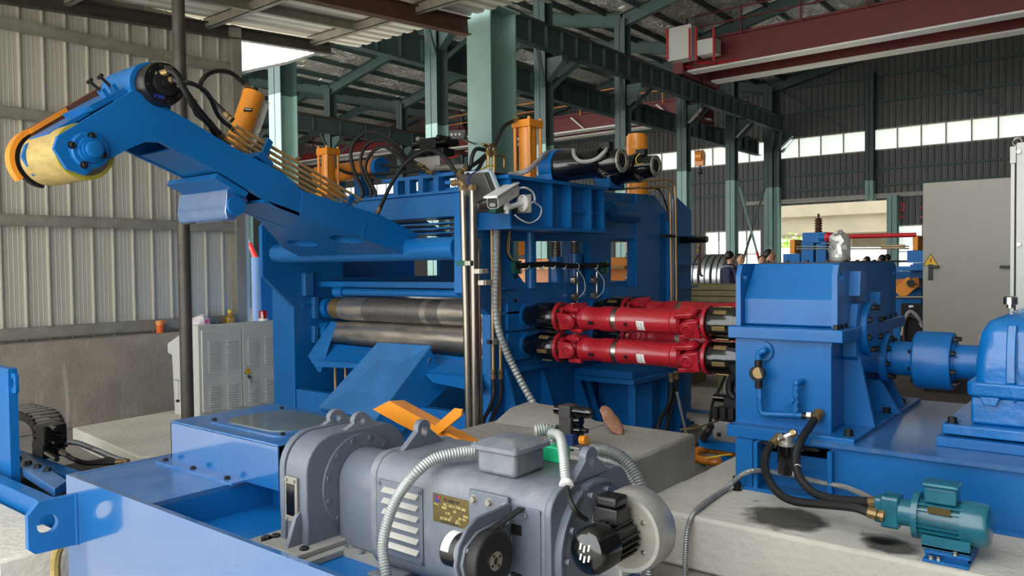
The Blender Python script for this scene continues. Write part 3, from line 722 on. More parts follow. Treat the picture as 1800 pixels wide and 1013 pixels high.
# cable conduit bar across the window with ties and green end blocks
a, b = P(905, 468, X=XR+.03), P(1068, 466, X=XR+.03)
cb = thing('cable_bar', 'black taped cable bundle on a bar across the stand window between green blocks', 'cable bundle', (XR+.03, (a.y+b.y)/2, a.z-.03))
build('bundle', MB().tube(spline([a, a+(b-a)*.3+V(.004,0,.012), a+(b-a)*.6+V(0,0,-.006), b]), .023, 10), 'rubber', cb)
for px in (926, 952, 972, 991, 1014, 1047):
    c = P(px, 468, X=XR+.03); build('cable_tie', MB().lathe((c.x, c.y-.003, c.z), (0,1,0), [(0, .026), (.006, .026)], 12), 'cable_white', cb)
for px in (908, 1062):
    c = P(px, 470, X=XR+.03); build('clamp_block', MB().cbox((c.x-.01, c.y, c.z), .04, .075, .10), 'clamp_green', cb, .004)
    build('clamp_plate', MB().cbox((c.x-.01, c.y+.045, c.z), .045, .012, .104), 'galv', cb)
# thin wires hanging from the lamp to the bundle
for i, (c1, mt) in enumerate((('black', 'rubber'), ('grey', 'cable_grey'), ('yellow', 'cable_yellow'))):
    pts = [P(893+i*2, 400, X=XR+.03), P(889+i*3, 430, X=XR+.05), P(891+i*2, 447, X=XR+.03), P(900+i*3, 458+i*2, X=XR+.03), P(915, 466, X=XR+.05)]
    tag(build('signal_wire', MB().tube(spline(pts), .005, 6), mt), '%s signal wire hanging down to the cable bundle on the stand' % c1, 'wire')
for i, pts in enumerate(([(1015, 473), (1026, 490), (1028, 510), (1018, 523)], [(1048, 474), (1061, 492), (1060, 512), (1050, 523)])):
    tag(build('switch_wire', MB().tube(spline([P(x, y, X=XR+.05) for x, y in pts]), .004, 6), 'cable_white'), 'thin white switch wire looped beside the %s' % ('first switch rod, next to the screws' if i == 0 else 'second switch rod, next to the solid post'), 'wire')
# cross beams between the housings
ybm = 4.62
def zy(px, py, Y): return P(px, py, Y=Y).z
build('front_top_beam', MB().box(XL, XR-.08, ybm, ybm+.28, zy(730, 385, ybm), zy(730, 345, ybm)), 'blue', st, .006)
build('front_top_beam_flange', MB().box(XL, XR-.08, ybm-.03, ybm+.3, zy(730, 345, ybm), zy(730, 345, ybm)+.02), 'blue', st)
for k, dz in enumerate((.05, .09, .13)): build('beam_slat', MB().box(XL, XR-.08, ybm+.05, ybm+.2, zy(730, 385, ybm)-dz, zy(730, 385, ybm)-dz+.012), 'blue', st)
z0 = zy(735, 344, 4.9)
build('top_platform', MB().box(-6.2, XR-.3, 4.8, 6.4, z0+.0, z0+.03), 'blue', st)
for px in (704, 725, 748, 775):
    x = P(px, 335, Y=4.78).x; build('platform_bracket', MB().box(x-.03, x+.03, 4.72, 4.8, z0-.02, z0+.12), 'blue', st)
build('platform_channel', MB().box(-5.3, -4.25, 4.74, 4.9, z0+.12, z0+.15), 'blue', st)
ylb = 4.42
build('front_low_beam', MB().box(P(521, 700, Y=ylb).x, XR-.08, ylb, ylb+.08, .02, zy(675, 707, ylb)), 'blue', st, .004)
build('rear_low_beam', MB().box(XL, XR-.08, 5.3, 5.4, .02, .75), 'blue', st)
ysb = 4.72
build('stripper_bar', MB().cyl((P(590, 512, Y=4.66).x, 4.66, zy(590, 513, 4.66)), (XR-.1, 4.66, zy(590, 513, 4.66)), .032, n=16), 'blue', st)
x = P(598, 513, Y=4.66).x; build('bar_clamp', MB().cyl((x-.06, 4.66, zy(590, 513, 4.66)), (x+.06, 4.66, zy(590, 513, 4.66)), .05, n=16), 'blue', st)
build('rear_guide_beam', MB().box(XL, XR-.1, 4.78, 4.86, zy(700, 506, 4.78), zy(700, 496, 4.78)), 'blue', st)
for (px0, px1, py0, py1, tx) in ((537, 551, 480, 520, .06), (553, 560, 522, 560, .05), (553, 560, 573, 603, .05)):
    a, b = P(px0, py1, X=XL+tx), P(px1, py0, X=XL+tx); build('guide_strip', MB().box(XL, XL+tx, a.y, b.y, a.z, b.z), 'blue_worn', st, .003)
c = P(545, 537, X=XL+.02); build('pin', MB().cyl((XL, c.y-.08, c.z), (XL, c.y+.05, c.z), .018, n=10), 'blue', st)
for z in (ZU, ZL): build('bearing_ring', MB().cyl((XL, YR, z), (XL+.12, YR, z), .10, n=24), 'blue', st)
# entry tray with side cheeks, behind the apron
def YP(px, py, Y): return P(px, py, Y=Y)
tr = thing('entry_tray', 'bent blue sheet tray under the lower roll with folded cheeks', 'tray', (-5, 4.5, .7))
yt = 4.50
tr_l = [YP(560, 603, yt), YP(655, 606, yt), YP(640, 640, yt-.12), YP(556, 640, yt-.12)]
def plate(pts, th, dirv): 
    d = Vector(dirv).normalized()*th; n = len(pts); vs = [Vector(p) for p in pts]+[Vector(p)+d for p in pts]
    return MB().add(vs, [tuple(range(n))[::-1], tuple(range(n, 2*n))]+[(i, (i+1) % n, n+(i+1) % n, n+i) for i in range(n)])
build('tray_plate', plate([YP(563, 602, 4.62), YP(848, 632, 4.62), YP(848, 662, 4.42), YP(556, 638, 4.42)], .012, (0, .7, -.7)), 'blue', tr)
build('tray_lip', plate([YP(553, 633, 4.40), YP(632, 640, 4.40), YP(632, 648, 4.40), YP(553, 645, 4.40)], .02, (0, 1, 0)), 'blue', tr)
build('tray_cheek', plate([YP(541, 626, 4.42), YP(556, 617, 4.52), YP(582, 565, 4.62), YP(588, 567, 4.62), YP(565, 640, 4.45), YP(560, 654, 4.42)], .03, (1, 0, 0)), 'blue', tr)
build('tray_shelf', plate([YP(740, 650, 4.45), YP(800, 655, 4.45), YP(848, 662, 4.45), YP(848, 690, 4.35), YP(760, 672, 4.35)], .012, (0, .7, -.7)), 'blue', tr)
build('weld_scar', plate([YP(728, 651, 4.41), YP(742, 637, 4.41), YP(752, 626, 4.41), YP(758, 630, 4.41), YP(752, 640, 4.41), YP(738, 651, 4.41)], .004, (0, -1, 0)), 'steel', tr)
for px in (589, 607):
    a = YP(px, 645, 4.6); build('tray_rod', MB().cyl(a, (a.x, a.y, .35), .012, n=8), 'copper_pipe', tr)
# apron plate sloping down toward the operator
ap = thing('apron_plate', 'worn blue sloping apron plate under the lower roll', 'apron', (-4.8, 4.0, .3))
pa, pb_ = YP(664, 602, 4.40), YP(757, 608, 4.40); zc1 = .40
pc_ = P(660, 738, Z=zc1); pd = P(560, 716, Z=zc1)
build('plate', plate([pa, pb_, pc_, pd], .02, (0, .5, -.85)), 'blue_worn', ap)
build('side_web', plate([pb_+V(-.01,0,-.02), pc_+V(-.01,0,-.02), pc_+V(-.01,.1,-.25), pb_+V(-.01,.2,-.35)], .015, (-1, 0, 0)), 'blue', ap)
build('side_web', plate([pa+V(.01,0,-.02), pd+V(.01,0,-.02), pd+V(.01,.1,-.25), pa+V(.01,.2,-.35)], .015, (1, 0, 0)), 'blue', ap)
# ---- rolls
def roll(z, y, label, segs, grp='work rolls of the stand'):
    t = thing('work_roll', label, 'roll', (-5, y, z-.112), grp)
    for (nm, px0, px1, r, mt) in segs:
        x0 = P(px0, 545, Y=y).x if px0 else XL-.02; x1 = P(px1, 545, Y=y).x if px1 else XR-.09
        build(nm, MB().cyl((x0, y, z), (x1, y, z), r, n=40), mt, t)
roll(ZU, YR, 'upper grinding-marked steel roll with a brass ring at one end', [('neck', None, 590, .07, 'blue'), ('brass_ring', 590, 606, .100, 'brass'), ('barrel_end', 606, 612, .107, 'roll_steel'), ('barrel', 612, 650, .112, 'roll_steel'), ('worn_band', 650, 752, .1122, 'roll_dark'), ('barrel', 752, 762, .112, 'roll_steel'), ('worn_band', 762, 784, .1122, 'roll_dark'), ('barrel', 784, None, .112, 'roll_steel')])
roll(ZL, YR, 'lower bright steel roll with stepped end above the blue apron', [('neck', None, 590, .07, 'blue'), ('barrel_end', 590, 616, .104, 'roll_steel'), ('barrel', 616, None, .112, 'roll_steel')])
roll(ZU, YR2, 'rear upper steel roll hidden behind the front rolls', [('barrel', None, None, .11, 'roll_steel')], 'rear rolls')
roll(ZL, YR2, 'rear lower steel roll hidden behind the front rolls', [('barrel', None, None, .11, 'roll_steel')], 'rear rolls')
# ---- cardan shafts
XS0, XS1 = XR+.05, -1.93
def ears(mb, x, s, y, z, R, ang):
    """fork of a universal joint: two cheeks reaching from x toward x+s, turned by ang about X"""
    ca, sa = math.cos(ang), math.sin(ang)
    rad = V(0, ca, sa); tan = V(0, -sa, ca); ax = V(1, 0, 0); c = V(x, y, z)
    for q in (-1, 1):
        pts = [(0, -.070), (0, .070)]+[(s+.058*math.sin(a)*(1 if s > 0 else -1), .058*math.cos(a)) for a in [k*math.pi/8 for k in range(9)]]
        vs = [c+ax*u+tan*v+rad*(q*(R-.032)) for u, v in pts]+[c+ax*u+tan*v+rad*(q*R) for u, v in pts]; n = len(pts)
        mb.add(vs, [tuple(range(n))[::-1], tuple(range(n, 2*n))]+[(i, (i+1) % n, n+(i+1) % n, n+i) for i in range(n)])
def cap(x, y, z, R, ang, mat, t):
    rad = V(0, math.cos(ang), math.sin(ang))
    for q in (-1, 1): build('bearing_cap', MB().lathe(V(x, y, z)+rad*(q*(R-.01)), rad*q, [(0, .046), (.014, .046), (.018, .04), (.018, .03), (.012, .028), (.012, .012), (.018, .010)], 20), mat, t)
def shaft(y, z, label, ph, mat='red', lb_=True):
    t = thing('cardan_shaft', label, 'drive shaft', ((XS0+XS1)/2, y, z-.11), 'cardan shafts between roll stand and gearbox')
    R = .098
    def end(x, s, ph, far):
        # black spindle coupling with windows
        L = .30
        n0 = MB().lathe((x, y, z), (s,0,0), [(0, .07), (.05, .07), (.05, .088), (.10, .10), (.12, .108), (L-.03, .108), (L, .10)], 28)
        cs = build('coupling_sleeve', n0, 'black_gloss', t)
        for k in range(6):
            a = k*math.pi/3+.25; rad = V(0, math.cos(a), math.sin(a)); tn = V(0, -math.sin(a), math.cos(a))
            c = V(x+s*.20, y, z)+rad*.106
            build('coupling_window', MB().obb(c, V(.045,0,0), tn*.015, rad*.006), 'brass' if far else 'black_steel', cs, .002)
        xf = x+s*(L+.0)
        build('flange', MB().lathe((xf, y, z), (s,0,0), [(0, .115), (.022, .115), (.028, .108)], 32), mat, t)
        bolts(t, [V(xf+s*.03, y+.095*math.cos(a), z+.095*math.sin(a)) for a in [k*math.pi/4+.2 for k in range(8)]], (s,0,0), .012, .014)
        mb = MB().lathe((xf+s*.028, y, z), (s,0,0), [(0, .085), (.03, .075)], 24); ears(mb, xf+s*.045, s*.085, y, z, R, ph)
        build('flange_yoke', mb, mat, t, .006)
        xc = xf+s*.13
        build('cross', MB().sphere((xc, y, z), .062).cyl(V(xc, y, z)-V(0, math.cos(ph), math.sin(ph))*.08, V(xc, y, z)+V(0, math.cos(ph), math.sin(ph))*.08, .036, n=16).cyl(V(xc, y, z)-V(0, -math.sin(ph), math.cos(ph))*.08, V(xc, y, z)+V(0, -math.sin(ph), math.cos(ph))*.08, .036, n=16), mat, t)
        cap(xc, y, z, R, ph, mat, t); cap(xc, y, z, R, ph+math.pi/2, mat, t)
        mb = MB().lathe((xc+s*.13, y, z), (-s,0,0), [(0, .09), (.05, .088), (.07, .07)], 28); ears(mb, xc+s*.09, -s*.09, y, z, R, ph+math.pi/2)
        build('tube_yoke', mb, mat, t, .006)
        return xc+s*.13
    xa = end(XS0, 1, ph, lb_); xb = end(XS1, -1, ph+.2, True)
    xm = xa+(xb-xa)*.33
    build('splined_tube', MB().lathe((xa, y, z), (1,0,0), [(0, .09), (.03, .084), (xm-xa-.12, .084), (xm-xa-.10, .091), (xm-xa, .091)], 32), mat, t)
    build('slip_ring', MB().cyl((xm, y, z), (xm+.045, y, z), .083, n=32), 'steel', t)
    build('main_tube', MB().lathe((xm+.045, y, z), (1,0,0), [(0, .091), (.06, .091), (.08, .085), (xb-xm-.10, .085), (xb-xm-.045, .091)], 32), mat, t)
    if y < 5.2:
        x = xm+(xb-xm)*.52
        a0 = math.atan2(-.45, -1.0)
        vs = []; fs = []
        for i in range(9):
            a = a0-.42+.84*i/8
            for xx in (x-.03, x+.03): vs.append((xx, y+.0862*math.cos(a), z+.0862*math.sin(a)))
            for xx in (x-.03, x+.03): vs.append((xx, y+.0845*math.cos(a), z+.0845*math.sin(a)))
        for i in range(8): fs.append((4*i, 4*i+1, 4*i+5, 4*i+4))
        lb = build('maker_label', MB().add(vs, fs), 'label_white', t)
        vs = []; fs = []
        for j in range(6):
            for k in range(2):
                for i in range(2):
                    a = a0+.30-.11*j-(.035 if i else 0); 
                    x0 = x-.024+.024*k; x1 = x0+.018*random.uniform(.5, 1)
                    vs += [(x0, y+.0866*math.cos(a), z+.0866*math.sin(a)), (x1, y+.0866*math.cos(a), z+.0866*math.sin(a))]
                o = len(vs)-4; fs.append((o, o+1, o+3, o+2))
        build('label_print', MB().add(vs, fs), 'dark_print', lb)
        for dx in (-.16, .12):
            a = a0-.1; build('arrow_mark', MB().obb((xm+dx, y+.0855*math.cos(a)*(1.06 if dx < 0 else 1), z+.0855*math.sin(a)*(1.06 if dx < 0 else 1)), (.022, 0, 0), V(0, -math.sin(a), math.cos(a))*.012, V(0, math.cos(a), math.sin(a))*.002), 'black_steel', t)
shaft(YR, ZU, 'upper front red cardan shaft with white label into the blue gearbox', .32, lb_=False)
shaft(YR, ZL, 'lower front red cardan shaft with white label and black couplings', .12)
shaft(YR2, ZU, 'upper rear red cardan shaft without label behind the front pair', .5)
shaft(YR2, ZL, 'lower rear red cardan shaft without label behind the front pair', 1.3)
# ================================================================ SWING ARM
XA = -4.40; XA2 = -4.86
arm = thing('swing_arm', 'bent blue swing arm on a cross tube carrying the yellow roller', 'swing arm', (-4.6, 4.2, 1.6))
def A(px, py, X=XA): p = P(px, py, X=X); return (p.y, p.z)
head = [(95,261),(102,239),(236,158),(340,216),(406,257),(497,304),(532,336),(526,380),(490,366),(389,304),(340,279),(308,264),(282,250),(257,249),(228,261),(189,282),(150,308),(118,297)]
heel = [(532,336),(560,345),(665,377),(735,412),(727,452),(526,380)]
H1 = [A(*p) for p in head]; H2 = [A(*p) for p in heel]
build('near_plate', MB().prism('x', H1, XA-.03, XA), 'blue', arm)
build('near_heel_plate', MB().prism('x', H2, XA-.035, XA+.004), 'blue', arm)
build('far_plate', MB().prism('x', H1, XA2, XA2+.03), 'blue', arm)
build('far_heel_plate', MB().prism('x', H2, XA2, XA2+.03), 'blue', arm)
def strip(pxs, th, name, mat='blue', x0=XA2+.03, x1=XA-.03):
    q = [A(*p) for p in pxs]; mb = MB()
    for a, b in zip(q, q[1:]):
        d = Vector((b[0]-a[0], b[1]-a[1])).normalized(); n = (-d.y*th, d.x*th)
        mb.prism('x', [a, b, (b[0]+n[0], b[1]+n[1]), (a[0]+n[0], a[1]+n[1])], x0, x1)
    return build(name, mb, mat, arm)
for a, b in zip([(250,170),(340,218),(406,259),(497,306),(532,338),(665,379)], [(340,218),(406,259),(497,306),(532,338),(665,379),(733,413)]): strip([b, a], .012, 'top_plate')
for a, b in zip([(228,260),(257,247),(282,248),(308,262),(340,277)], [(257,247),(282,248),(308,262),(340,277),(389,302)]): strip([a, b], .012, 'belly_plate') if a[0] > 300 else None
strip([(257,247),(330,215)], .012, 'inner_rib'); strip([(340,277),(366,232)], .012, 'inner_rib')
# flared belly plate that widens along the tube, with two oval lightening holes
e0, e1 = P(490, 366, X=XA), P(727, 453, X=XA); dirv = (e1-e0); L0 = dirv.length; dirv.normalize(); nrm = V(1,0,0).cross(dirv).normalized()
def onplane(px, py):
    a = P(px, py, d=1.0)-V(0,0,CAMZ); t = (e0-V(0,0,CAMZ)).dot(nrm)/a.dot(nrm); q = V(0,0,CAMZ)+a*t
    return (q.x, (q-e0).dot(dirv))
pl = [onplane(*p) for p in ((428,371),(458,390),(497,436),(537,457))]
outl = [(XA, -.12), (XA, L0)]+[(pl[3][0], L0), pl[2], pl[1], pl[0], (pl[0][0], -.12)]
hol = []
for (px, py, r) in ((531,428,.15),(611,421,.17)):
    c = onplane(px, py); hol.append(circ(c, r, 24, ry=r*.62))
base = MB().prism('z', outl, 0, .02, hol); bm2 = MB()
bm2.add([e0+V(v.x-e0.x, 0, 0)+dirv*v.y-nrm*(v.z-.02) for v in base.v], base.f)
build('belly_flare', bm2, 'blue', arm)
for h in hol:
    mb = MB(); n = len(h)
    vs = [e0+V(x-e0.x,0,0)+dirv*s+nrm*d for d in (.02, .12) for x, s in h]
    build('hole_sleeve', mb.add(vs, [(i, (i+1) % n, n+(i+1) % n, n+i) for i in range(n)]), 'blue', arm)
TY, TZ, TR = 4.22, 1.735, .086
build('cross_tube', MB().lathe((-6.18, TY, TZ), (1,0,0), [(0, .05), (.02, .075), (.05, TR), (2.28, TR)], 32), 'blue', arm)
# bumper block and its mounting plate
xb0 = P(318, 360, Y=A(400, 360, -4.5)[0]).x
prof = [A(x, y, -4.48) for x, y in ((399,332),(418,336),(437,351),(430,372),(411,388),(400,386),(396,372))]
build('bumper', MB().prism('x', prof, xb0, -4.48), 'blue_base', arm, .006)
build('bumper_cap', MB().prism('x', circ((sum(p[0] for p in prof)/7, sum(p[1] for p in prof)/7), .062, 16), -4.48, -4.455), 'blue', arm)
q0, q1 = A(392, 305), A(432, 330)
build('bumper_mount', MB().prism('x', [A(385,304), A(440,338), A(436,346), A(381,313)], xb0+.06, XA-.02), 'blue', arm)
bolts(arm, [P(px, py, X=XA-.06) for px, py in ((398,323),(412,330),(425,337))], (0,0,-1), .014, .02, 'blue')
# roller bearing
rc = P(156, 265, X=XA); 
build('bearing_flange', MB().lathe((XA, rc.y, rc.z), (1,0,0), [(0, .100), (.018, .100), (.03, .092), (.03, .07), (.045, .066)], 32), 'blue', arm)
build('bearing_hub', MB().lathe((XA+.04, rc.y, rc.z), (1,0,0), [(0, .056), (.02, .054), (.02, .044), (.045, .042), (.048, .036)], 28), 'blue', arm)
bolts(arm, [P(px, py, X=XA+.03) for px, py in ((161,239),(126,255),(148,290),(182,273))], (1,0,0), .015, .02)
rl = thing('feed_roller', 'worn yellow polyurethane feed roller at the tip of the blue arm', 'roller', (-4.8, rc.y, rc.z-.155))
RR = .152; rx = P(86, 285, Y=rc.y).x
build('sleeve', MB().lathe((rx, rc.y, rc.z), (1,0,0), [(0, RR*.95), (.01, RR), (XA-.06-rx, RR)], 44), 'yellow_roller', rl)
build('end_band', MB().lathe((XA-.06, rc.y, rc.z), (1,0,0), [(0, RR+.001), (.018, RR+.001), (.02, RR*.9)], 44), 'yellow_edge', rl)
build('roller_end', MB().lathe((XA-.04, rc.y, rc.z), (1,0,0), [(0, RR*.86), (.004, RR*.86)], 40), 'steel', rl)
# far cheek, chain, chain guard
build('chain_cheek', MB().prism('x', [A(110,258), A(116,240), A(236,162), A(275,188), A(185,275), A(130,288)], rx-.03, rx-.012), 'blue', arm)
gx = rx-.10
def arcpts(r, a0, a1, n=14): return [(rc.y+r*math.cos(a0+(a1-a0)*i/n), rc.z+r*math.sin(a0+(a1-a0)*i/n)) for i in range(n+1)]
u = Vector((A(236,158)[0]-A(102,239)[0], A(236,158)[1]-A(102,239)[1])).normalized()
i0 = arcpts(.165, math.radians(118), math.radians(222)); o0 = arcpts(.192, math.radians(118), math.radians(222))
tip = (i0[0][0]+u.x*.62, i0[0][1]+u.y*.62); tip2 = (o0[0][0]+u.x*.62, o0[0][1]+u.y*.62)
build('chain_guard', MB().prism('x', i0+o0[::-1], gx, rx-.03), 'orange', arm)
build('guard_strip', MB().prism('x', [tip, i0[0], o0[0], tip2], gx, rx-.03), 'rust_brown', arm)
build('guard_lip', MB().prism('x', [i0[0], (i0[0][0]+u.x*.25, i0[0][1]+u.y*.25), (o0[0][0]+u.x*.25, o0[0][1]+u.y*.25), o0[0]], rx-.03, rx-.02), 'orange', arm)
build('guard_side', MB().prism('x', [(tip[0], tip[1]-.05)]+[(a[0], a[1]-.03) for a in i0[:1]]+[i0[0], tip], gx, rx-.03), 'rust_brown', arm)
mb = MB()
for k in range(15):
    a = math.radians(120+k*10); mb.obb((rx-.06, rc.y+.148*math.cos(a), rc.z+.148*math.sin(a)), (.02,0,0), V(0, -math.sin(a), math.cos(a))*.0142, V(0, math.cos(a), math.sin(a))*.012)
build('drive_chain', mb, 'black_steel', arm)['kind'] = 'stuff'
# hydraulic motor on the elbow
hm = P(290, 147, X=XA+.06)
build('motor_bracket', MB().prism('x', circ((hm.y-.02, hm.z), .132, 24), XA-.40, XA-.04), 'blue', arm)
build('motor_saddle', MB().prism('x', [A(210,172), A(240,150), A(262,118), A(300,130), A(314,185), A(308,205)], XA-.42, XA-.09), 'blue', arm)
mo = thing('hydraulic_motor', 'black disc-shaped hydraulic motor bolted on the elbow of the arm', 'hydraulic motor', (hm.x, hm.y, hm.z-.12))
build('motor_body', MB().lathe((XA-.04, hm.y, hm.z), (1,0,0), [(0, .126), (.06, .126), (.075, .118), (.10, .118)], 36), 'black_plastic', mo)
build('motor_face', MB().lathe((XA+.06, hm.y, hm.z), (1,0,0), [(0, .070), (.02, .068), (.024, .05), (.024, .03), (.03, .028)], 28), 'black_steel', mo)
build('data_plate', MB().cbox((XA+.062, hm.y-.035, hm.z-.08), .004, .06, .022), 'cable_blue', mo)
build('data_plate', MB().cbox((XA+.062, hm.y+.02, hm.z+.095), .004, .05, .018), 'steel', mo)
bolts(mo, [V(XA+.06, hm.y+.1*math.cos(a), hm.z+.1*math.sin(a)) for a in [k*math.pi/4+.2 for k in range(8)]], (1,0,0), .008)
# adjusting bolts and tension blocks on the head
for (px, py) in ((183,166),(201,158)):
    c = P(px, py, X=-4.55); build('tension_block', MB().obb(c, (.03,0,0), V(0, u.x, u.y)*.012, V(0, -u.y, u.x)*.03), 'blue', arm)
    build('adjusting_bolt', MB().cyl(c, c+V(0,-.075,.06), .009, n=8).lathe(c+V(0,-.07,.056), V(0,-.78,.62), [(0, .02), (.016, .02)], 6), 'black_steel', arm)
build('tension_rail', MB().prism('x', [A(171,182), A(232,150), A(240,158), A(180,190)], -4.86, XA-.10), 'blue', arm)
build('head_cover', MB().prism('x', [A(112,226), A(200,176), A(204,182), A(118,234)], XA2, XA-.2), 'blue', arm)
# hydraulic lines along the arm top, in two blue clamps
c0, c1 = (388, 246), (604, 370)
for k in range(5):
    X = -4.60-.03*k
    a = P(386+7*k, 250-7.2*k, X=X); b = P(606+7.5*k, 372-5.0*k, X=X)
    t = build('hydraulic_line', MB().tube([a, a+(b-a)*.5, b], .0125, 8), 'copper_pipe')
    tag(t, 'straight tan hydraulic pipe clamped in a row along the arm', 'pipe', 'hydraulic pipes along the arm')
a = P(432, 272, X=-4.6); b = P(477, 250, X=-4.75)
build('pipe_clamp', MB().obb(P(455, 283, X=-4.55), V(.08,0,0), V(0, .05, -.035), V(0, .012, .018)), 'blue', arm, .003)
build('pipe_clamp', MB().obb(P(468, 262, X=-4.66), V(.012, .0, 0), V(0, .03, .065), V(0, .02, -.014)), 'blue', arm, .003)
build('pipe_clamp', MB().obb(P(616, 352, X=-4.66), V(.012, .0, 0), V(0, .022, .035), V(0, .02, -.014)), 'blue', arm, .003)
build('pipe_bracket', MB().obb(P(600, 366, X=-4.66), V(.09, .0, 0), V(0, .03, -.015), V(0, .012, .02)), 'blue', arm, .003)

def hose(label, pts, r=.015, mat='rubber', fit=(True, True), name='hydraulic_hose', cat='hose', group=None, fl=.07):
    sp = spline(pts, 10); t = thing(name, label, cat, sp[0], group)
    build('hose_body', MB().tube(sp, r, 10), mat, t)
    for on, i, j in ((fit[0], 0, 3), (fit[1], -1, -4)):
        if on:
            p, q = sp[i], sp[j]; d = (p-q).normalized()
            build('ferrule', MB().lathe(p-d*fl*.5, d, [(0, r*1.2), (fl*.55, r*1.2), (fl*.6, r*.8), (fl*.75, r*.8), (fl*.78, r*1.35), (fl, r*1.35)], 10), 'brass', t)
    return t
# hoses from the hydraulic motor to the arm pipes
XM = XA+.07
hose('black hose looping from the upper port of the disc motor to the arm pipes', [P(284,129,X=XM), P(305,128,X=XM+.05), P(330,165,X=XM+.05), P(352,195,X=-4.42), P(375,222,X=-4.55), P(390,240,X=-4.62)], .016)
hose('black hose from the middle port of the disc motor to the arm pipes', [P(296,140,X=XM), P(315,146,X=XM+.06), P(340,188,X=XM+.04), P(362,214,X=-4.45), P(388,236,X=-4.62), P(396,246,X=-4.64)], .016)
hose('black hose from the lower port of the disc motor dropping under the others', [P(312,151,X=XM), P(334,146,X=XM+.05), P(365,165,X=-4.4), P(385,205,X=-4.5), P(408,226,X=-4.66)], .014)
hose('short black hose stub with brass fitting hanging below the arm pipes', [P(342,185,X=-4.6), P(345,200,X=-4.62), P(365,217,X=-4.62), P(378,236,X=-4.64), P(396,249,X=-4.64)], .014)
# tilting orange cylinder behind the arm with its looped hose
ca, cb_ = P(413, 262, X=-5.02), P(444, 172, X=-5.02); dv = (cb_-ca)
tc_ = thing('tilt_cylinder', 'orange hydraulic cylinder leaning behind the arm with black name label', 'hydraulic cylinder', ca)
build('barrel', MB().cyl(ca, cb_, .076, n=28), 'orange', tc_)
build('end_cap', MB().cyl(cb_, cb_+dv.normalized()*.03, .08, n=28), 'orange', tc_)
build('port', MB().cyl(cb_+dv.normalized()*.03, cb_+dv.normalized()*.08, .018, n=12), 'black_steel', tc_)
c = ca+dv*.72+V(.066, -.040, 0); build('name_label', MB().obb(c, V(.012,.026,0), V(0,0,0)+dv.normalized()*.014, V(.004,-.002,0)), 'black_plastic', tc_)
build('label_print', MB().obb(c+V(.004,-.0025,.003), V(.010,.019,0), dv.normalized()*.003, V(.001,-.0006,0)), 'label_white', tc_)
build('plastic_wrap', MB().obb(ca+dv*.45+V(.06,.075,0), dv*.42, V(.03,.03,.02), V(.001,-.001,0)), 'clear_plastic', tc_)
build('lower_clevis', MB().cyl(ca-dv.normalized()*.22, ca, .035, n=16), 'steel', tc_)
hose('thick black hose arching over the wall end onto the orange cylinder', [P(402,205,X=-4.75), P(375,178,X=-4.85), P(352,150,X=-4.95), P(372,127,X=-5.0), P(405,128,X=-5.02), P(436,154,X=-5.02)], .016)
# ================================================================ EQUIPMENT ON TOP OF THE STAND
ZP = P(735, 344, Y=4.9).z+.03
# black screw motors
def screw_motor(y, x0, x1, px, py, label):
    z = P(px, py, Y=y).z; t = thing('screw_motor', label, 'motor', ((x0+x1)/2, y, z-.12), 'screw-down motors on the stand')
    build('gear_housing', MB().lathe((x0-.16, y, z), (1,0,0), [(0, .09), (.04, .13), (.12, .135), (.16, .135)], 32), 'blue', t)
    build('housing_foot', MB().box(x0-.15, x0, y-.12, y+.12, zt0+.026, z-.06), 'blue', t)
    build('motor_shell', MB().lathe((x0, y, z), (1,0,0), [(0, .125), (.03, .125), (.05, .112), (x1-x0-.20, .112), (x1-x0-.18, .12), (x1-x0-.15, .12), (x1-x0-.14, .095)], 36), 'black_gloss', t)
    build('end_bell', MB().lathe((x1-.16, y, z), (1,0,0), [(0, .098), (.06, .1), (.08, .09), (.16, .088)], 32), 'black_gloss', t)
    build('end_rim', MB().lathe((x1-.0, y, z), (1,0,0), [(0, .088), (.012, .086), (.012, .055), (0, .053)], 32, True), 'galv', t)
    build('end_bore', MB().cyl((x1-.01, y, z), (x1+.004, y, z), .054, n=24), 'black_hole', t)
    build('terminal_lug', MB().cbox((x1-.12, y-.01, z+.12), .08, .06, .05), 'black_steel', t)
    mb = MB()
    for k in range(7): 
        a = math.radians(225+k*12); mb.obb((x1-.15+.02*(k % 3), y+.1*math.cos(a), z+.1*math.sin(a)), (.02,0,.006), V(.004, -math.sin(a)*.02, math.cos(a)*.02), V(0,.003*math.cos(a),.003*math.sin(a)))
    build('torn_tape', mb, 'steel', t)['kind'] = 'stuff'
    for k in range(6):
        a = math.radians(20+k*60); c = V(x1+.010, y+.07*math.cos(a), z+.07*math.sin(a)); bolts(t, [c], (1,0,0), .006)
    return t
screw_motor(5.05, P(985, 292, Y=5.05).x, P(1092, 280, Y=5.05).x, 1040, 288, 'front black screw-down motor with grey conduit loop on the stand top')
screw_motor(5.75, P(1085, 300, Y=5.75).x, P(1152, 293, Y=5.75).x, 1110, 296, 'rear black screw-down motor with thin yellow wire on the stand top')
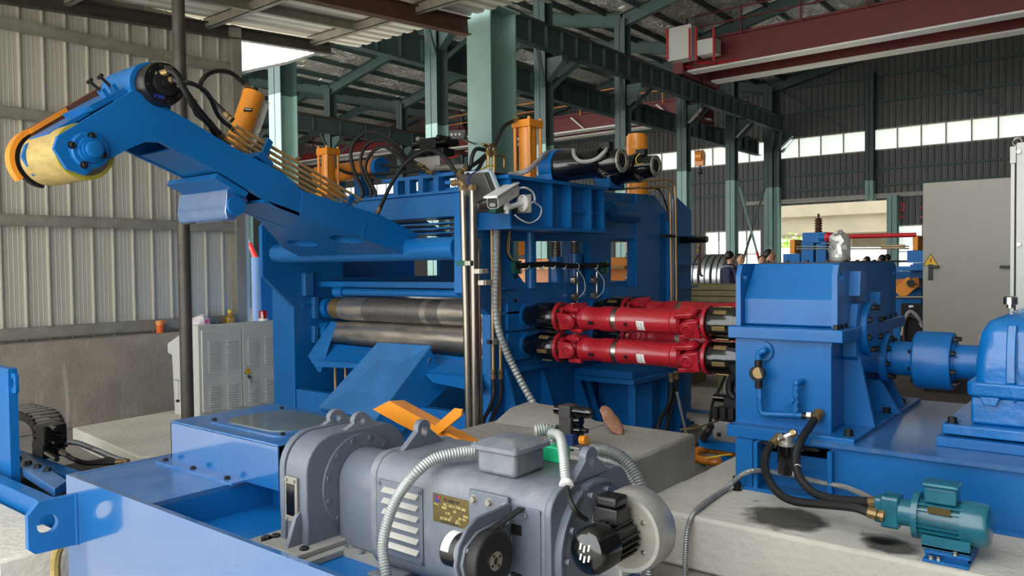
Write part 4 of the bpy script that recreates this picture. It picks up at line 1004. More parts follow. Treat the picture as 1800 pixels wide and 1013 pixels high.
# orange tie-rod cylinders
def tie_cyl(x, y, z0, z1, w, label, grp=None, rod=True):
    t = thing('tie_rod_cylinder', label, 'hydraulic cylinder', (x, y, z0), grp)
    build('foot', MB().box(x-w*1.0, x+w*1.0, y-w*1.0, y+w*1.0, z0, z0+.035), 'orange', t, .004)
    build('base_head', MB().box(x-w*.78, x+w*.78, y-w*.78, y+w*.78, z0+.035, z0+.09), 'orange', t, .004)
    build('barrel', MB().cyl((x, y, z0+.09), (x, y, z1-.06), w*.62, n=28), 'orange', t)
    build('top_head', MB().box(x-w*.78, x+w*.78, y-w*.78, y+w*.78, z1-.06, z1), 'orange', t, .004)
    for sx in (-1, 1):
        for sy in (-1, 1):
            build('tie_rod', MB().cyl((x+sx*w*.62, y+sy*w*.62, z0+.06), (x+sx*w*.62, y+sy*w*.62, z1+.02), w*.12, n=10), 'orange', t)
    return t
x = -3.98; p0, p1 = P(928, 303, X=x), P(928, 213, X=x)
tc1 = tie_cyl(x, p0.y, zt0+.026, p1.z, .12, 'tall square-headed orange tie-rod cylinder beside the sea-green column')
x2 = -3.95; p0, p1 = P(1120, 345, X=x2), P(1120, 240, X=x2)
t = thing('round_cylinder', 'round orange cylinder standing behind the black screw motors', 'hydraulic cylinder', (x2, p0.y, p0.z))
build('barrel', MB().lathe((x2, p0.y, p0.z), (0,0,1), [(0, .12), (.02, .12), (.02, .105), (p1.z-p0.z-.14, .105), (p1.z-p0.z-.13, .11), (p1.z-p0.z-.10, .11), (p1.z-p0.z-.09, .106), (p1.z-p0.z, .106)], 32), 'orange', t)
build('gland', MB().cyl((x2, p0.y, p1.z), (x2, p0.y, p1.z+.02), .09, n=28), 'orange', t)
x3 = -5.9; p0, p1 = P(578, 336, X=x3), P(578, 262, X=x3)
tie_cyl(x3, p0.y, ZP, p1.z, .10, 'small orange tie-rod cylinder on the far side of the stand top')
# horizontal orange cylinder lying on the stand
a, b = P(560, 309, Y=5.0), P(664, 301, Y=5.0)
t = thing('lying_cylinder', 'orange cylinder lying crosswise on the stand behind the hoses', 'hydraulic cylinder', (a.x, 5.0, a.z-.08))
build('barrel', MB().cyl((a.x, 5.0, a.z), (b.x, 5.0, a.z), .092, n=28), 'orange_dark', t)
build('end_cap', MB().cyl((b.x, 5.0, a.z), (b.x+.06, 5.0, a.z), .098, n=28), 'blue', t)
build('saddle', MB().box(a.x+.2, a.x+.3, 4.92, 5.08, ZP, a.z-.05), 'blue', t); build('saddle', MB().box(b.x-.25, b.x-.15, 4.92, 5.08, ZP, a.z-.05), 'blue', t)
build('port_fitting', MB().cyl((a.x+.16, 5.0, a.z+.06), (a.x+.16, 5.0, a.z+.2), .014, n=8).cyl((a.x+.16, 5.0, a.z+.1), (a.x+.16, 5.0, a.z+.13), .022, n=6), 'brass', t)
build('port_fitting', MB().cyl((b.x-.1, 5.0, a.z+.06), (b.x-.1, 5.0, a.z+.16), .014, n=8).cyl((b.x-.1, 5.0, a.z+.09), (b.x-.1, 5.0, a.z+.12), .022, n=6), 'brass', t)
# valve manifold
vb = thing('valve_manifold', 'black stacked hydraulic valve manifold with a red lever on the stand', 'valve block', (P(765, 300, Y=5.25).x, 5.25, ZP))
v0, v1 = P(738, 300, Y=5.25), P(792, 240, Y=5.25); zb = P(765, 302, Y=5.25).z
build('manifold_block', MB().box(v0.x+.02, v1.x-.05, 5.15, 5.35, zb+.0, zb+.13), 'block_alu', vb, .004)
build('valve_body', MB().box(v0.x+.05, v1.x-.02, 5.17, 5.33, zb+.13, zb+.20), 'black_plastic', vb, .006)
for k in range(3):
    y = 5.18+.06*k; z = zb+.25
    build('solenoid', MB().cyl((v0.x-.01, y, z+.03*(k % 2)), (v0.x+.10, y, z+.03*(k % 2)), .03, n=14), 'black_gloss', vb); build('solenoid', MB().cyl((v1.x-.10, y, z), (v1.x+.03, y, z), .03, n=14), 'black_gloss', vb)
    build('solenoid_nose', MB().cyl((v0.x-.02, y, z+.03*(k % 2)), (v0.x-.01, y, z+.03*(k % 2)), .012, n=10), 'label_white', vb)
    build('valve_slice', MB().box(v0.x+.10, v1.x-.10, y-.028, y+.028, zb+.20, zb+.30), 'black_plastic', vb, .004)
    build('plug', MB().cbox((v0.x+.06, y, z+.06), .04, .035, .035), 'galv', vb, .003)
    build('plug', MB().cbox((v1.x-.08, y, z+.05), .04, .035, .035), 'black_steel', vb, .003)
for k in range(3):
    p = P(740+13*k, 278, Y=5.12); build('relief_cap', MB().lathe((p.x, 5.16, zb+.15), (0,-1,0), [(0, .024), (.05, .024), (.05, .014), (.07, .012)], 14), 'black_gloss', vb)
build('red_lever', MB().cyl(P(778, 282, Y=5.1), P(806, 273, Y=5.1), .006, n=8), 'signal_red', vb)
build('ball_valve', MB().cyl(P(765, 296, Y=5.1), P(818, 294, Y=5.1), .028, n=14), 'galv', vb)
build('valve_support', MB().box(v0.x+.05, v1.x-.08, 5.18, 5.32, ZP, zb), 'blue', vb)
# lamp floodlight on thin post behind the valves
fl = P(805, 237, Y=7.0); t = thing('led_lamp', 'small black three-eye lamp mounted on the teal column', 'lamp', (fl.x, 7.0, fl.z-.05))
build('lamp_case', MB().obb(fl, V(.09,.05,.0), V(0,0,.055)+V(.01,0,0), V(-.01,.03,0)), 'black_plastic', t, .004)
for k in range(3): build('lamp_eye', MB().cyl(fl+V(-.05+.045*k, -.055+.022*k, 0), fl+V(-.05+.045*k+.004, -.065+.022*k, 0), .016, n=10), 'label_white', t)
build('lamp_arm', MB().cyl(fl-V(.08,.0,0), fl+V(-.3,.75,-.02), .012, n=8), 'galv', t)
# hoses arching over the stand
hs = [('tall black hose loop over the stand rising from the arm pipes to the valves', [(633,362),(637,335),(622,300),(617,265),(632,240),(660,232),(690,248),(712,275),(740,292)], 4.75, .017),
      ('second black hose loop with printed markings just inside the tallest loop', [(648,360),(652,335),(640,310),(634,280),(645,255),(668,246),(690,258),(716,285),(748,300)], 4.7, .015),
      ('third black hose loop with white markings, lowest over the stand', [(655,368),(660,340),(650,318),(642,295),(652,270),(675,258),(700,275),(724,295),(756,303)], 4.68, .015),
      ('long black hose arching in front of the valve manifold down to the arm heel', [(666,370),(690,320),(716,285),(745,266),(768,267),(788,284),(806,312),(822,338),(838,370),(843,410)], 4.45, .017),
      ('black hose sagging from the lying orange cylinder to the manifold', [(524,278),(535,268),(556,266),(575,280),(600,300),(630,307),(665,306),(710,303),(745,299)], 4.85, .015),
      ('black hose dipping behind the loops into the manifold side', [(655,276),(668,288),(690,293),(715,294),(738,296)], 5.0, .014)]
for lb, pts, Y, r in hs: hose(lb, [P(x, y, Y=Y) for x, y in pts], r)
# flex hoses bundled at the tee fittings by the column
for i, pts in enumerate(([(905,211),(884,225),(868,258),(850,276),(835,288),(815,300)], [(857,265),(838,262),(830,275),(826,296),(812,304)], [(862,272),(850,280),(838,300),(815,310)])):
    hose(('black hose from the tall orange cylinder down to the stand top', 'black hose bent over from the brass elbow beside the column', 'thick short black hose under the brass elbow by the column')[i], [P(x, y, X=-4.02) for x, y in pts], .016)
for i, px in enumerate((858, 868)):
    e = P(px, 285, X=-4.0); t = thing('tee_fitting', 'brass %s rising beside the junction box' % ('elbow fitting' if i == 0 else 'tee fitting with a side outlet'), 'pipe fitting', (e.x, e.y, ZP))
    build('riser', MB().cyl((e.x, e.y, ZP), (e.x, e.y, e.z+.08), .013, n=10), 'copper_pipe', t)
    build('nut', MB().cyl((e.x, e.y, e.z+.05), (e.x, e.y, e.z+.09), .022, n=6), 'brass', t)
    build('elbow', MB().tube(spline([(e.x, e.y, e.z+.08), (e.x, e.y-.01, e.z+.12), (e.x, e.y-.06, e.z+.13)]), .014, 10), 'brass', t)
e = P(869, 272, X=-4.0)
tag(build('side_outlet_pipe', MB().tube(spline([e, e+V(0,.09,0), e+V(0,.12,-.02), e+V(0,.12,-.09)]), .01, 8), 'brass'), 'thin bent brass outlet pipe beside the junction box', 'pipe')
# junction box
jb = P(884, 320, X=-3.72)
t = thing('junction_box', 'dark grey junction box behind the floodlight', 'junction box', (jb.x, jb.y, jb.z-.06))
build('box', MB().prism('x', [yz(862,303,-3.72), yz(893,306,-3.72), yz(896,331,-3.72), yz(880,338,-3.72), yz(866,330,-3.72)], -3.8, -3.70), 'black_plastic', t, .004)
for (px, py) in ((888,309),(887,315)): c = P(px, py, X=-3.70); build('knob', MB().cyl(c, c+V(.02,0,0), .014, n=12), 'black_steel', t)
c = P(887, 315, X=-3.70); build('screw', MB().cyl(c+V(.02,0,0), c+V(.024,0,0), .007, n=8), 'steel', t)
tag(build('earth_wire', MB().tube(spline([P(841,301,X=-3.7), P(850,296,X=-3.72), P(860,291,X=-3.74), P(871,292,X=-3.74)]), .005, 6), 'cable_yellow'), 'short yellow wire over the floodlight top', 'wire')
tag(build('blue_wire', MB().tube(spline([P(842,299,X=-3.66), P(830,306,X=-3.62), P(822,318,X=-3.6), P(826,332,X=-3.6)]), .005, 6), 'cable_blue'), 'short blue wire at the floodlight corner', 'wire')
# grey conduits from the motors
for i in range(2):
    pts = [P(894, 306+i*4, X=-3.7), P(912, 304+i*3, X=-3.66), P(930, 296+i*3, X=-3.6), P(945, 283+i*3, X=-3.6), P(958, 270+i*3, X=-3.62), P(980, 265+i*2, X=-3.7), P(1010, 264, X=-3.75)]
    tag(build('motor_conduit', MB().tube(spline(pts), .016, 10), 'cable_grey'), 'grey flexible conduit running from junction box past the orange cylinder to the motors', 'conduit', 'twin motor conduits')
tag(build('conduit_loop', MB().tube(spline([P(1008,264,Y=4.93), P(1010,275,Y=4.9), P(1022,284,Y=4.9), P(1045,281,Y=4.9), P(1062,268,Y=4.93), P(1066,262,Y=4.98)]), .015, 10), 'cable_grey'), 'grey conduit loop lying on the front black motor', 'conduit')
tag(build('motor_wire', MB().tube(spline([P(1125,270,Y=5.62), P(1118,278,Y=5.6), P(1120,288,Y=5.6), P(1130,288,Y=5.6)]), .004, 6), 'cable_yellow'), 'thin yellow wire curled on the rear black motor', 'wire')
# floodlight
f0 = [P(x, y, X=xx) for x, y, xx in ((817,306,-3.80),(860,302,-3.56),(877,345,-3.50),(838,358,-3.72))]
cen = sum(f0, V(0,0,0))/4; n_ = (f0[1]-f0[0]).cross(f0[3]-f0[0]).normalized()
if n_.x < 0: n_ = -n_
t = thing('floodlight', 'square grey floodlight with crumpled reflector next to the white security camera', 'floodlight', cen-V(0,0,.12))
build('housing', plate([p-n_*.06 for p in f0], .06, n_), 'valve_grey', t, .006)
fr = MB(); 
for p, q in zip(f0, f0[1:]+f0[:1]): fr.bar(p+n_*.012, q+n_*.012, .03, .03, n_)
build('front_frame', fr, 'lamp_frame', t)
inn = [cen+(p-cen)*.82+n_*.006 for p in f0]; build('reflector', plate(inn, .004, n_), 'label_white', t)
build('front_glass', plate([cen+(p-cen)*.88+n_*.016 for p in f0], .003, n_), 'clear_plastic', t)
mb = MB()
for k in range(9):
    a = cen+(f0[random.randrange(4)]-cen)*random.uniform(.1, .5)+n_*.011; d = Vector((0, random.gauss(0,1), random.gauss(0,1))).normalized()*.035
    mb.bar(a-d, a+d, .02, .006, n_)
build('crumpled_foil', mb, 'steel', t)['kind'] = 'stuff'
for px, py in ((822,306),(857,303),(843,358)): c = P(px, py, X=-3.60); build('clip', MB().cbox(c, .02, .012, .02), 'black_steel', t)
build('yoke', MB().bar(cen-n_*.09, cen-n_*.2+V(0,0,-.02), .04, .04), 'galv', t)
# mounting pipe, green clamp, security camera
a, b = P(838, 362, X=-3.55), P(962, 344, X=-3.55)
t = thing('mount_pipe', 'short horizontal steel pipe holding floodlight and security camera', 'pipe', (a.x, a.y, a.z))
build('pipe', MB().cyl(a, (a.x, b.y-.25, a.z), .022, n=14), 'pipe_dark', t)
build('stub', MB().cyl((XR, a.y+.3, a.z), (a.x, a.y+.3, a.z), .022, n=14), 'pipe_dark', t)
c = P(872, 368, X=-3.52); build('green_clamp', MB().obb(c, (.03,0,0), (0,.045,0), (0,0,.03)), 'clamp_green', t, .004)
build('clamp_strap', MB().bar(c+V(.03,.0,-.03), c+V(.03,.09,.02), .05, .006), 'steel', t)
cm = thing('security_camera', 'white bullet security camera on a wall bracket', 'security camera', P(880, 372, X=-3.45))
ca_, cb2 = P(866, 357, X=-3.40), P(905, 333, X=-3.55); dv = (cb2-ca_).normalized(); side = dv.cross(V(0,0,1)).normalized(); up = side.cross(dv)
def sect(c, w, h): return [c+side*(x*w)+up*(y*h) for x, y in rrect(-1, 1, -1, 1, .5, 4)]
def loft(sections):
    n = len(sections[0]); vs = [v for s_ in sections for v in s_]; fs = [tuple(range(n))[::-1], tuple((len(sections)-1)*n+i for i in range(n))]
    for j in range(len(sections)-1): fs += [(j*n+i, j*n+(i+1) % n, (j+1)*n+(i+1) % n, (j+1)*n+i) for i in range(n)]
    return MB().add(vs, fs)
Lc = (cb2-ca_).length
build('body', loft([sect(ca_, .040, .040), sect(ca_+dv*.02, .042, .042), sect(cb2-dv*.03, .042, .044), sect(cb2, .034, .036)]), 'white_plastic', cm)
build('sun_shield', loft([[p+up*.046-dv*.03 for p in sect(ca_, .050, .008)], [p+up*.05 for p in sect(cb2-dv*.02, .050, .008)]]), 'white_plastic', cm)
build('lens_face', loft([sect(ca_-dv*.004, .036, .036), sect(ca_+dv*.002, .036, .036)]), 'black_plastic', cm)
build('lens_window', loft([sect(ca_-dv*.007-up*.012, .02, .012), sect(ca_-up*.012, .02, .012)]), 'cable_grey', cm)
for k in range(2): build('maker_print', MB().obb(ca_+dv*(Lc*.62)+side*.0425+up*(.012-.014*k), dv*.022, up*.002, side*.0006), 'cable_grey', cm)
k0_ = P(891, 366, X=-3.47)
build('swivel', MB().cyl(k0_+V(0,0,.05), k0_-V(0,0,.04), .018, n=14).sphere(k0_, .026), 'white_plastic', cm)
k1_ = P(918, 357, X=-3.47)
build('bracket_arm', MB().cyl(k0_, k1_, .022, .016, n=14), 'white_plastic', cm)
build('bracket_base', MB().prism('y', circ((k1_.x, k1_.z), .05, 20, ry=.06), k1_.y, k1_.y+.018), 'white_plastic', cm)
bolts(cm, [V(k1_.x+.0, k1_.y-.001, k1_.z+.045), V(k1_.x, k1_.y-.001, k1_.z-.045)], (0,-1,0), .006, mat='steel')
build('back_plate', MB().box(k1_.x-.065, k1_.x+.065, k1_.y+.019, k1_.y+.025, k1_.z-.07, k1_.z+.06), 'galv', cm)
hose('white camera cable looping from the camera tail to its bracket', [cb2, P(922,330,X=-3.5), P(936,338,X=-3.5), P(940,352,X=-3.5), P(936,356,X=-3.46)], .008, 'cable_white', (False, False), 'camera_cable', 'cable')
hose('thin white cable hanging in a loop under the camera bracket', [P(940,356,X=-3.47), P(951,366,X=-3.47), P(948,382,X=-3.47), P(932,392,X=-3.47), P(915,386,X=-3.47), P(905,378,X=-3.47)], .005, 'cable_white', (False, False), 'camera_cable', 'cable')
# ================================================================ PIPES ON THE DRIVE SIDE
def vpipe(name, label, pts, r, mat, cat='pipe', group=None): return tag(build(name, MB().tube(pts, r, 12), mat), label, cat, group)
Yp = 4.02
for i, (pt, pb, r) in enumerate(((814, 826, .027), (831, 837, .027))):
    a, b = P(pt, 333, Y=Yp), P(pb, 778, Y=Yp); b = b+(b-a)*((b.z-.005)/(a.z-b.z))
    t = thing('steel_riser', 'bare steel riser pipe in front of the rolls, %s' % ('topped by a bent elbow' if i == 0 else 'next to the thin silver tube'), 'pipe', (b.x, b.y, b.z))
    build('pipe', MB().cyl(b, a, r, n=18), 'stainless', t)
    if i == 0: build('elbow', MB().tube(spline([a, a+V(0,0,.03), a+V(-.03,0,.05), a+V(-.10,0,.05)]), .022, 10), 'brass', t)
    else: build('cap_nut', MB().cyl(a, a+V(0,0,.03), .02, n=6), 'steel', t)
    build('union_nut', MB().cyl(a-V(0,0,.01), a+V(0,0,.025), .03, n=6), 'brass', t)
a, b = P(841, 440, Y=Yp+.05), P(846, 775, Y=Yp+.05); b = b+(b-a)*((b.z-.005)/(a.z-b.z))
t = thing('thin_riser', 'thin silver tube with hose fitting beside the steel risers', 'pipe', b)
build('tube', MB().cyl(b, a, .011, n=12), 'stainless', t); build('fitting', MB().cyl(a, a+V(0,0,.08), .018, n=8), 'steel', t)
for (px, py) in ((812,463),(838,477),(845,497)):
    c = P(px+8, py, Y=Yp-.02); t = thing('pipe_clamp', 'small clamp with green insert on the steel risers' if py == 463 else ('flat grey clamp on the risers, %s' % ('below the green one' if py == 477 else 'lowest of the three')), 'pipe clamp', c-V(0,0,.02))
    build('clamp_body', MB().cbox(c, .13 if py == 463 else .07, .07, .035), 'clamp_green' if py == 463 else 'galv', t, .003)
    build('clamp_top', MB().cbox(c+V(.05 if py == 463 else 0, -.04, 0), .05, .012, .03), 'steel', t)
Yq = yz(868, 500)[0]-.0
for i, px in enumerate((864, 877)):
    X = XR+.05
    a, b = P(px, 384, X=X), P(px+3, 658, X=X)
    vpipe('hydraulic_riser', 'tan hydraulic pipe running straight down the stand front edge', [a, b], .010, 'copper_pipe', group='twin tan pipes on the stand edge')
    pts = [b, P(px+4, 690, X=X), P(px-2, 715, X=X+.03), P(px-14, 740, X=X+.06), P(px-18, 770, X=X+.08)]
    hose('black hose hanging from the tan pipe down beside the stand foot', pts, .015, group='twin hoses at the stand foot')
c = P(871, 600, X=XR+.05); t = thing('twin_pipe_clamp', 'grey double clamp bar across the two tan pipes', 'pipe clamp', c-V(0,0,.02)); build('bar', MB().cbox(c, .03, .17, .03), 'black_steel', t, .003)
build('block', MB().cbox(c+V(.012,-.03,0), .03, .05, .045), 'galv', t, .003); build('block', MB().cbox(c+V(.012,.05,0), .03, .05, .045), 'galv', t, .003)
tag(build('flexible_conduit', MB().ribbed(spline([P(873,372,X=XR+.08), P(872,450,X=XR+.08), P(871,540,X=XR+.08), P(880,592,X=XR+.10), P(905,650,X=XR+.14), P(935,705,X=XR+.25), P(960,740,X=XR+.35), P(985,770,X=XR+.45)], 12), .026, .03, .10), 'conduit_light'), 'long grey ribbed conduit sweeping from the stand edge to the concrete block', 'conduit')
# tan pipes at the rear of the stand
for i, (pts) in enumerate(([(1062,325),(1100,321),(1150,317),(1172,316),(1183,322),(1187,340),(1188,440),(1189,535),(1189,668)], [(1062,335),(1100,332),(1150,328),(1168,328),(1176,335),(1178,352),(1179,440),(1180,535),(1180,668)])):
    vpipe('rear_hydraulic_pipe', '%s tan pipe bending over the rear post and down' % ('outer' if i == 0 else 'inner'), spline([P(x, y, X=XR+.11) for x, y in pts], 6), .011, 'copper_pipe')
vpipe('rear_grey_tube', 'grey straight tube between the tan rear pipes', [P(1183, 350, X=XR+.09), P(1184, 668, X=XR+.09)], .010, 'conduit')
c = P(1170, 415, X=XR+.1); tag(build('rear_pipe_clamp', MB().cbox(c+V(0,.05,0), .06, .22, .03), 'black_steel', None, .003), 'black clamp bar holding the rear tan pipes', 'pipe clamp')
hose('black cable curving over the rear post top with a yellow earth lead', [P(1130,331,X=XR+.06), P(1155,332,X=XR+.08), P(1165,345,X=XR+.1), P(1173,368,X=XR+.1), P(1174,390,X=XR+.1)], .008, 'rubber', (False, False), 'post_cable', 'cable')
tag(build('yellow_lead', MB().tube(spline([P(1128,340,X=XR+.05), P(1140,338,X=XR+.06), P(1150,331,X=XR+.08), P(1160,331,X=XR+.08)]), .005, 6), 'cable_yellow'), 'short yellow lead on top of the rear post', 'wire')
for i, pts in enumerate(([(1180,664),(1180,690),(1174,715),(1160,740),(1155,770),(1155,805)], [(1189,660),(1188,690),(1180,718),(1172,745),(1169,775),(1168,805)])):
    hose(('black hose from the inner rear pipe down behind the concrete block', 'scuffed dark hose from the outer rear pipe down behind the block')[i], [P(x, y, X=-3.05) for x, y in pts], .018)
vpipe('drain_tube', 'pale grey slanted drain tube beside the rear hoses', [P(1190, 690, X=-3.0), P(1205, 757, X=-3.0), P(1212, 800, X=-3.0)], .012, 'conduit_light')
a, b = P(1210, 422, Y=7.55), P(1243, 421, Y=7.55)
t = thing('black_cylinder_rod', 'black horizontal cylinder sticking out behind the rear wing with a yellow tag', 'cylinder', (a.x, a.y, a.z))
build('tube', MB().cyl((XR-.02, 7.55, a.z), (b.x, 7.55, a.z), .035, n=18), 'black_gloss', t); build('yellow_tag', MB().tube(spline([P(1228,430,Y=7.54), P(1232,436,Y=7.54), P(1226,442,Y=7.54)]), .012, 6), 'yellow', t)
build('hanging_cable', MB().tube(spline([P(1231,424,Y=7.54), P(1231,434,Y=7.52), P(1230,452,Y=7.52), P(1231,480,Y=7.52), P(1235,486,Y=7.52)]), .012, 8), 'rust_brown', t)
# ================================================================ CONCRETE PLINTHS
ZPL = .29
struct('plinth_right', MB().prism('z', [(-2.9, 3.72), (3.2, 3.72), (3.2, 7.4), (-2.16, 7.4), (-2.16, 4.3), (-2.9, 4.0)], 0, ZPL), 'concrete_light', None, .02)
struct('block_centre', MB().box(-3.45, -2.15, 3.55, 4.47, 0, .545), 'concrete_grey', None, .02)
q = [P(1035, 770, Z=.545), P(1108, 775, Z=.545), P(1118, 757, Z=.545), P(1095, 735, Z=.60), P(1060, 745, Z=.60)]
struct('mortar_ramp', MB().add([(-3.4,4.0,.545),(-2.75,4.05,.545),(-2.75,4.38,.545),(-3.42,4.4,.545),(-3.40,4.18,.62),(-3.05,4.2,.62),(-3.05,4.38,.63),(-3.42,4.4,.63)], [(0,3,2,1),(4,5,6,7),(0,1,5,4),(1,2,6,5),(2,3,7,6),(3,0,4,7)]), 'concrete_grey', None, .01)
for pts in ([(1300,912),(1320,905),(1350,905),(1380,907),(1405,902),(1420,899),(1433,905),(1438,920),(1440,930),(1410,936),(1370,934),(1330,927),(1305,919)], [(1524,962),(1535,953),(1565,950),(1590,958),(1600,968),(1585,985),(1560,978),(1535,970)], [(1530,944),(1560,945),(1568,953),(1545,954),(1530,950)]):
    w = [P(x, y, Z=ZPL+.001) for x, y in pts]
    tag(build('oil_stain', MB().box(min(p.x for p in w)-.06, max(p.x for p in w)+.06, max(3.745, min(p.y for p in w)-.05), max(p.y for p in w)+.05, ZPL, ZPL+.0015), 'stain'), {13: 'large dark oil stain on the concrete ledge below the hoses', 8: 'dark oil stain at the ledge edge beside the pump motor', 5: 'small oil stain between the large one and the pump motor'}[len(pts)], 'stain')
# rock lying on the block
rk = P(1075, 742, Z=.66); mb = MB(); ax = (P(1085, 757, Z=.60)-P(1062, 720, Z=.70)).normalized()
sd = ax.cross(V(0,0,1)).normalized(); up = sd.cross(ax); c0_ = (P(1088, 757, Z=.575)+P(1063, 722, Z=.66))/2
secs = []
for i in range(9):
    t = -1+2*i/8; w = (1-abs(t)**2.6)**.5 if abs(t) < 1 else .15
    w = max(w, .25); s_ = c0_+ax*(t*.135); k = 1+.1*math.sin(i*2.1)
    secs.append([s_+sd*(.052*w*k*math.cos(a))+up*(.026*w*math.sin(a)+.004*math.sin(3*a+i)) for a in [j*math.pi/6 for j in range(12)]])
tag(build('rock', loft(secs), 'brick_stone'), 'reddish brown oval stone lying on the concrete block', 'stone')
# ================================================================ RIGHT DRIVE: base, gearbox, coupling, reducer
XB0 = P(1298, 800, Y=4.4).x; YB0 = 4.36
bs = thing('machine_bedplate', 'long blue welded steel base carrying gearbox and reducer', 'machine base', (0, 5.2, ZPL))
build('front_web', MB().box(-1.32, 3.0, YB0+.03, YB0+.06, ZPL+.02, .595), 'blue', bs)
build('top_plate', MB().box(-1.42, 3.0, YB0, 6.1, .595, .62), 'blue_top', bs)
build('bottom_flange', MB().box(-1.80, 3.0, YB0-.02, 6.1, ZPL, ZPL+.02), 'blue', bs)
build('rear_web', MB().box(-1.8, 3.0, 6.0, 6.03, ZPL+.02, .6), 'blue', bs)
build('end_column', MB().box(XB0, XB0+.10, YB0+.0, YB0+.06, ZPL+.02, .575), 'blue', bs)
build('recess_web', MB().box(XB0+.1, -1.32, YB0+.12, YB0+.15, ZPL+.02, .5), 'blue', bs)
build('end_web', MB().box(XB0, XB0+.03, YB0+.06, 6.0, ZPL+.02, .575), 'blue', bs)
for px in (1330, 1460):
    x = P(px, 810, Y=YB0).x; build('web_rib', MB().box(x-.012, x+.012, YB0-.02, YB0+.12, ZPL+.02, .575), 'blue', bs)
bolts(bs, [V(XB0-.02, YB0+.05, ZPL+.0), V(XB0+.03, YB0-.05, ZPL)], (0,0,1), .022, .05)
gb = thing('drive_gearbox', 'large blue split-case gearbox with bolted flanges receiving the red shafts', 'gearbox', (-1.6, 5.1, .575))
GX0, GX1 = -1.905, -1.315
build('foot_plate', MB().box(-1.92, -1.20, 4.40, 6.02, .575, .645), 'blue', gb, .005)
build('foot_slot', MB().box(P(1332, 770, Y=4.39).x, P(1440, 780, Y=4.39).x, 4.385, 4.41, .556, .574), 'black_steel', gb)
build('lower_case', MB().box(GX0+.02, GX1-.05, 4.53, 5.84, .645, 1.155), 'blue', gb, .006)
build('front_panel', MB().box(GX0, GX1-.03, 4.50, 4.53, .645, 1.155), 'blue', gb)
build('corner_strip', MB().box(GX1-.075, GX1-.03, 4.485, 4.50, .645, 1.13), 'blue', gb)
build('split_flange', MB().box(-1.935, -1.275, 4.455, 5.90, 1.155, 1.225), 'blue', gb, .005)
pf = [(4.53, 1.225), (4.53, 1.52), (4.56, 1.585), (4.6, 1.597), (5.80, 1.597), (5.86, 1.57), (5.86, 1.225)]
hA = circ((4.60, 1.515), .028, 14); hB = circ((5.79, 1.53), .028, 14)
for x0, x1 in ((GX0-.01, GX0+.02), (GX1-.04, GX1-.01)):
    build('end_plate', MB().prism('x', pf, x0, x1, [hA, hB]), 'blue', gb)
build('upper_cover', MB().prism('x', [(4.60, 1.225), (4.585, 1.235), (4.585, 1.385), (4.75, 1.594), (5.80, 1.594), (5.82, 1.225)], GX0+.02, GX1-.04), 'blue', gb, .004)
build('lid', MB().box(GX0+.05, GX1-.07, 4.78, 5.75, 1.594, 1.602), 'black_steel', gb)
bolts(gb, [V(x, 4.80, 1.602) for x in (-1.82, -1.7, -1.58, -1.46)]+[V(-1.40, y, 1.602) for y in (4.95, 5.2, 5.6)], (0,0,1), .012)
# bolts of the split flange and foot
bolts(gb, [P(px, py, Z=1.226) for px, py in ((1380,571),(1306,569))]+[V(-1.33, y, 1.226) for y in (4.53, 4.60, 4.68, 4.78, 5.42, 5.55, 5.70, 5.84)], (0,0,1), .018, .024)
bolts(gb, [V(-1.255, y, .646) for y in (4.50, 4.92, 5.32, 5.72)], (0,0,1), .024, .034)
# output face: bearing housings and covers
c1y, c1z = P(1530, 577, X=-1.27).y, P(1530, 577, X=-1.27).z
c2y, c2z = P(1567, 629, X=-1.24).y, P(1567, 629, X=-1.24).z
def disc(x0, x1, y, z, r, name, mat='blue'): return build(name, MB().lathe((x0, y, z), (1,0,0), [(0, r), (x1-x0-.006, r), (x1-x0, r-.006)], 40), mat, gb)
build('bearing_boss', MB().prism('x', [(c1y-.24, 1.225), (c1y-.2, 1.36), (c1y-.02, 1.36), (c1y+.1, 1.225), (c2y+.24, 1.225), (c2y+.24, .84), (c1y-.05, .95), (c1y-.24, 1.05)], GX1-.05, -1.285), 'blue', gb, .006)
disc(-1.285, -1.25, c1y, c1z, .165, 'bearing_cover')
disc(-1.285, -1.24, c2y, c2z, .155, 'bearing_cover')
disc(-1.24, -1.215, c2y, c2z, .10, 'seal_ring')
bolts(gb, [V(-1.25, c1y+.135*math.cos(a), c1z+.135*math.sin(a)) for a in [k*math.pi/4+.35 for k in range(8)]], (1,0,0), .016, .022)
bolts(gb, [V(-1.24, c2y+.128*math.cos(a), c2z+.128*math.sin(a)) for a in [k*math.pi/4+.2 for k in range(8)]], (1,0,0), .015, .02)
for (y, z0, z1, w, d) in ((4.80, .645, 1.155, .03, .14), (c2y-.05, .645, c2z-.14, .03, .16), (c2y+.25, .645, .85, .03, .12)):
    build('buttress', MB().prism('y', [(GX1-.05, z0), (GX1-.05+d+.03, z0), (GX1-.05+d*.45, z1), (GX1-.05, z1)], y, y+w), 'blue', gb)
for (px0, py0, py1) in ((1500, 477, 520), (1535, 514, 558)):
    y = P(px0, py1, X=-1.3).y; z0, z1 = P(px0, py1, X=-1.3).z, P(px0, py0, X=-1.3).z
    build('upper_buttress', MB().prism('x', [(y, z0), (y+.17, z0), (y+.11, z1), (y+.02, z1)], GX1-.02, GX1+.05), 'blue', gb)
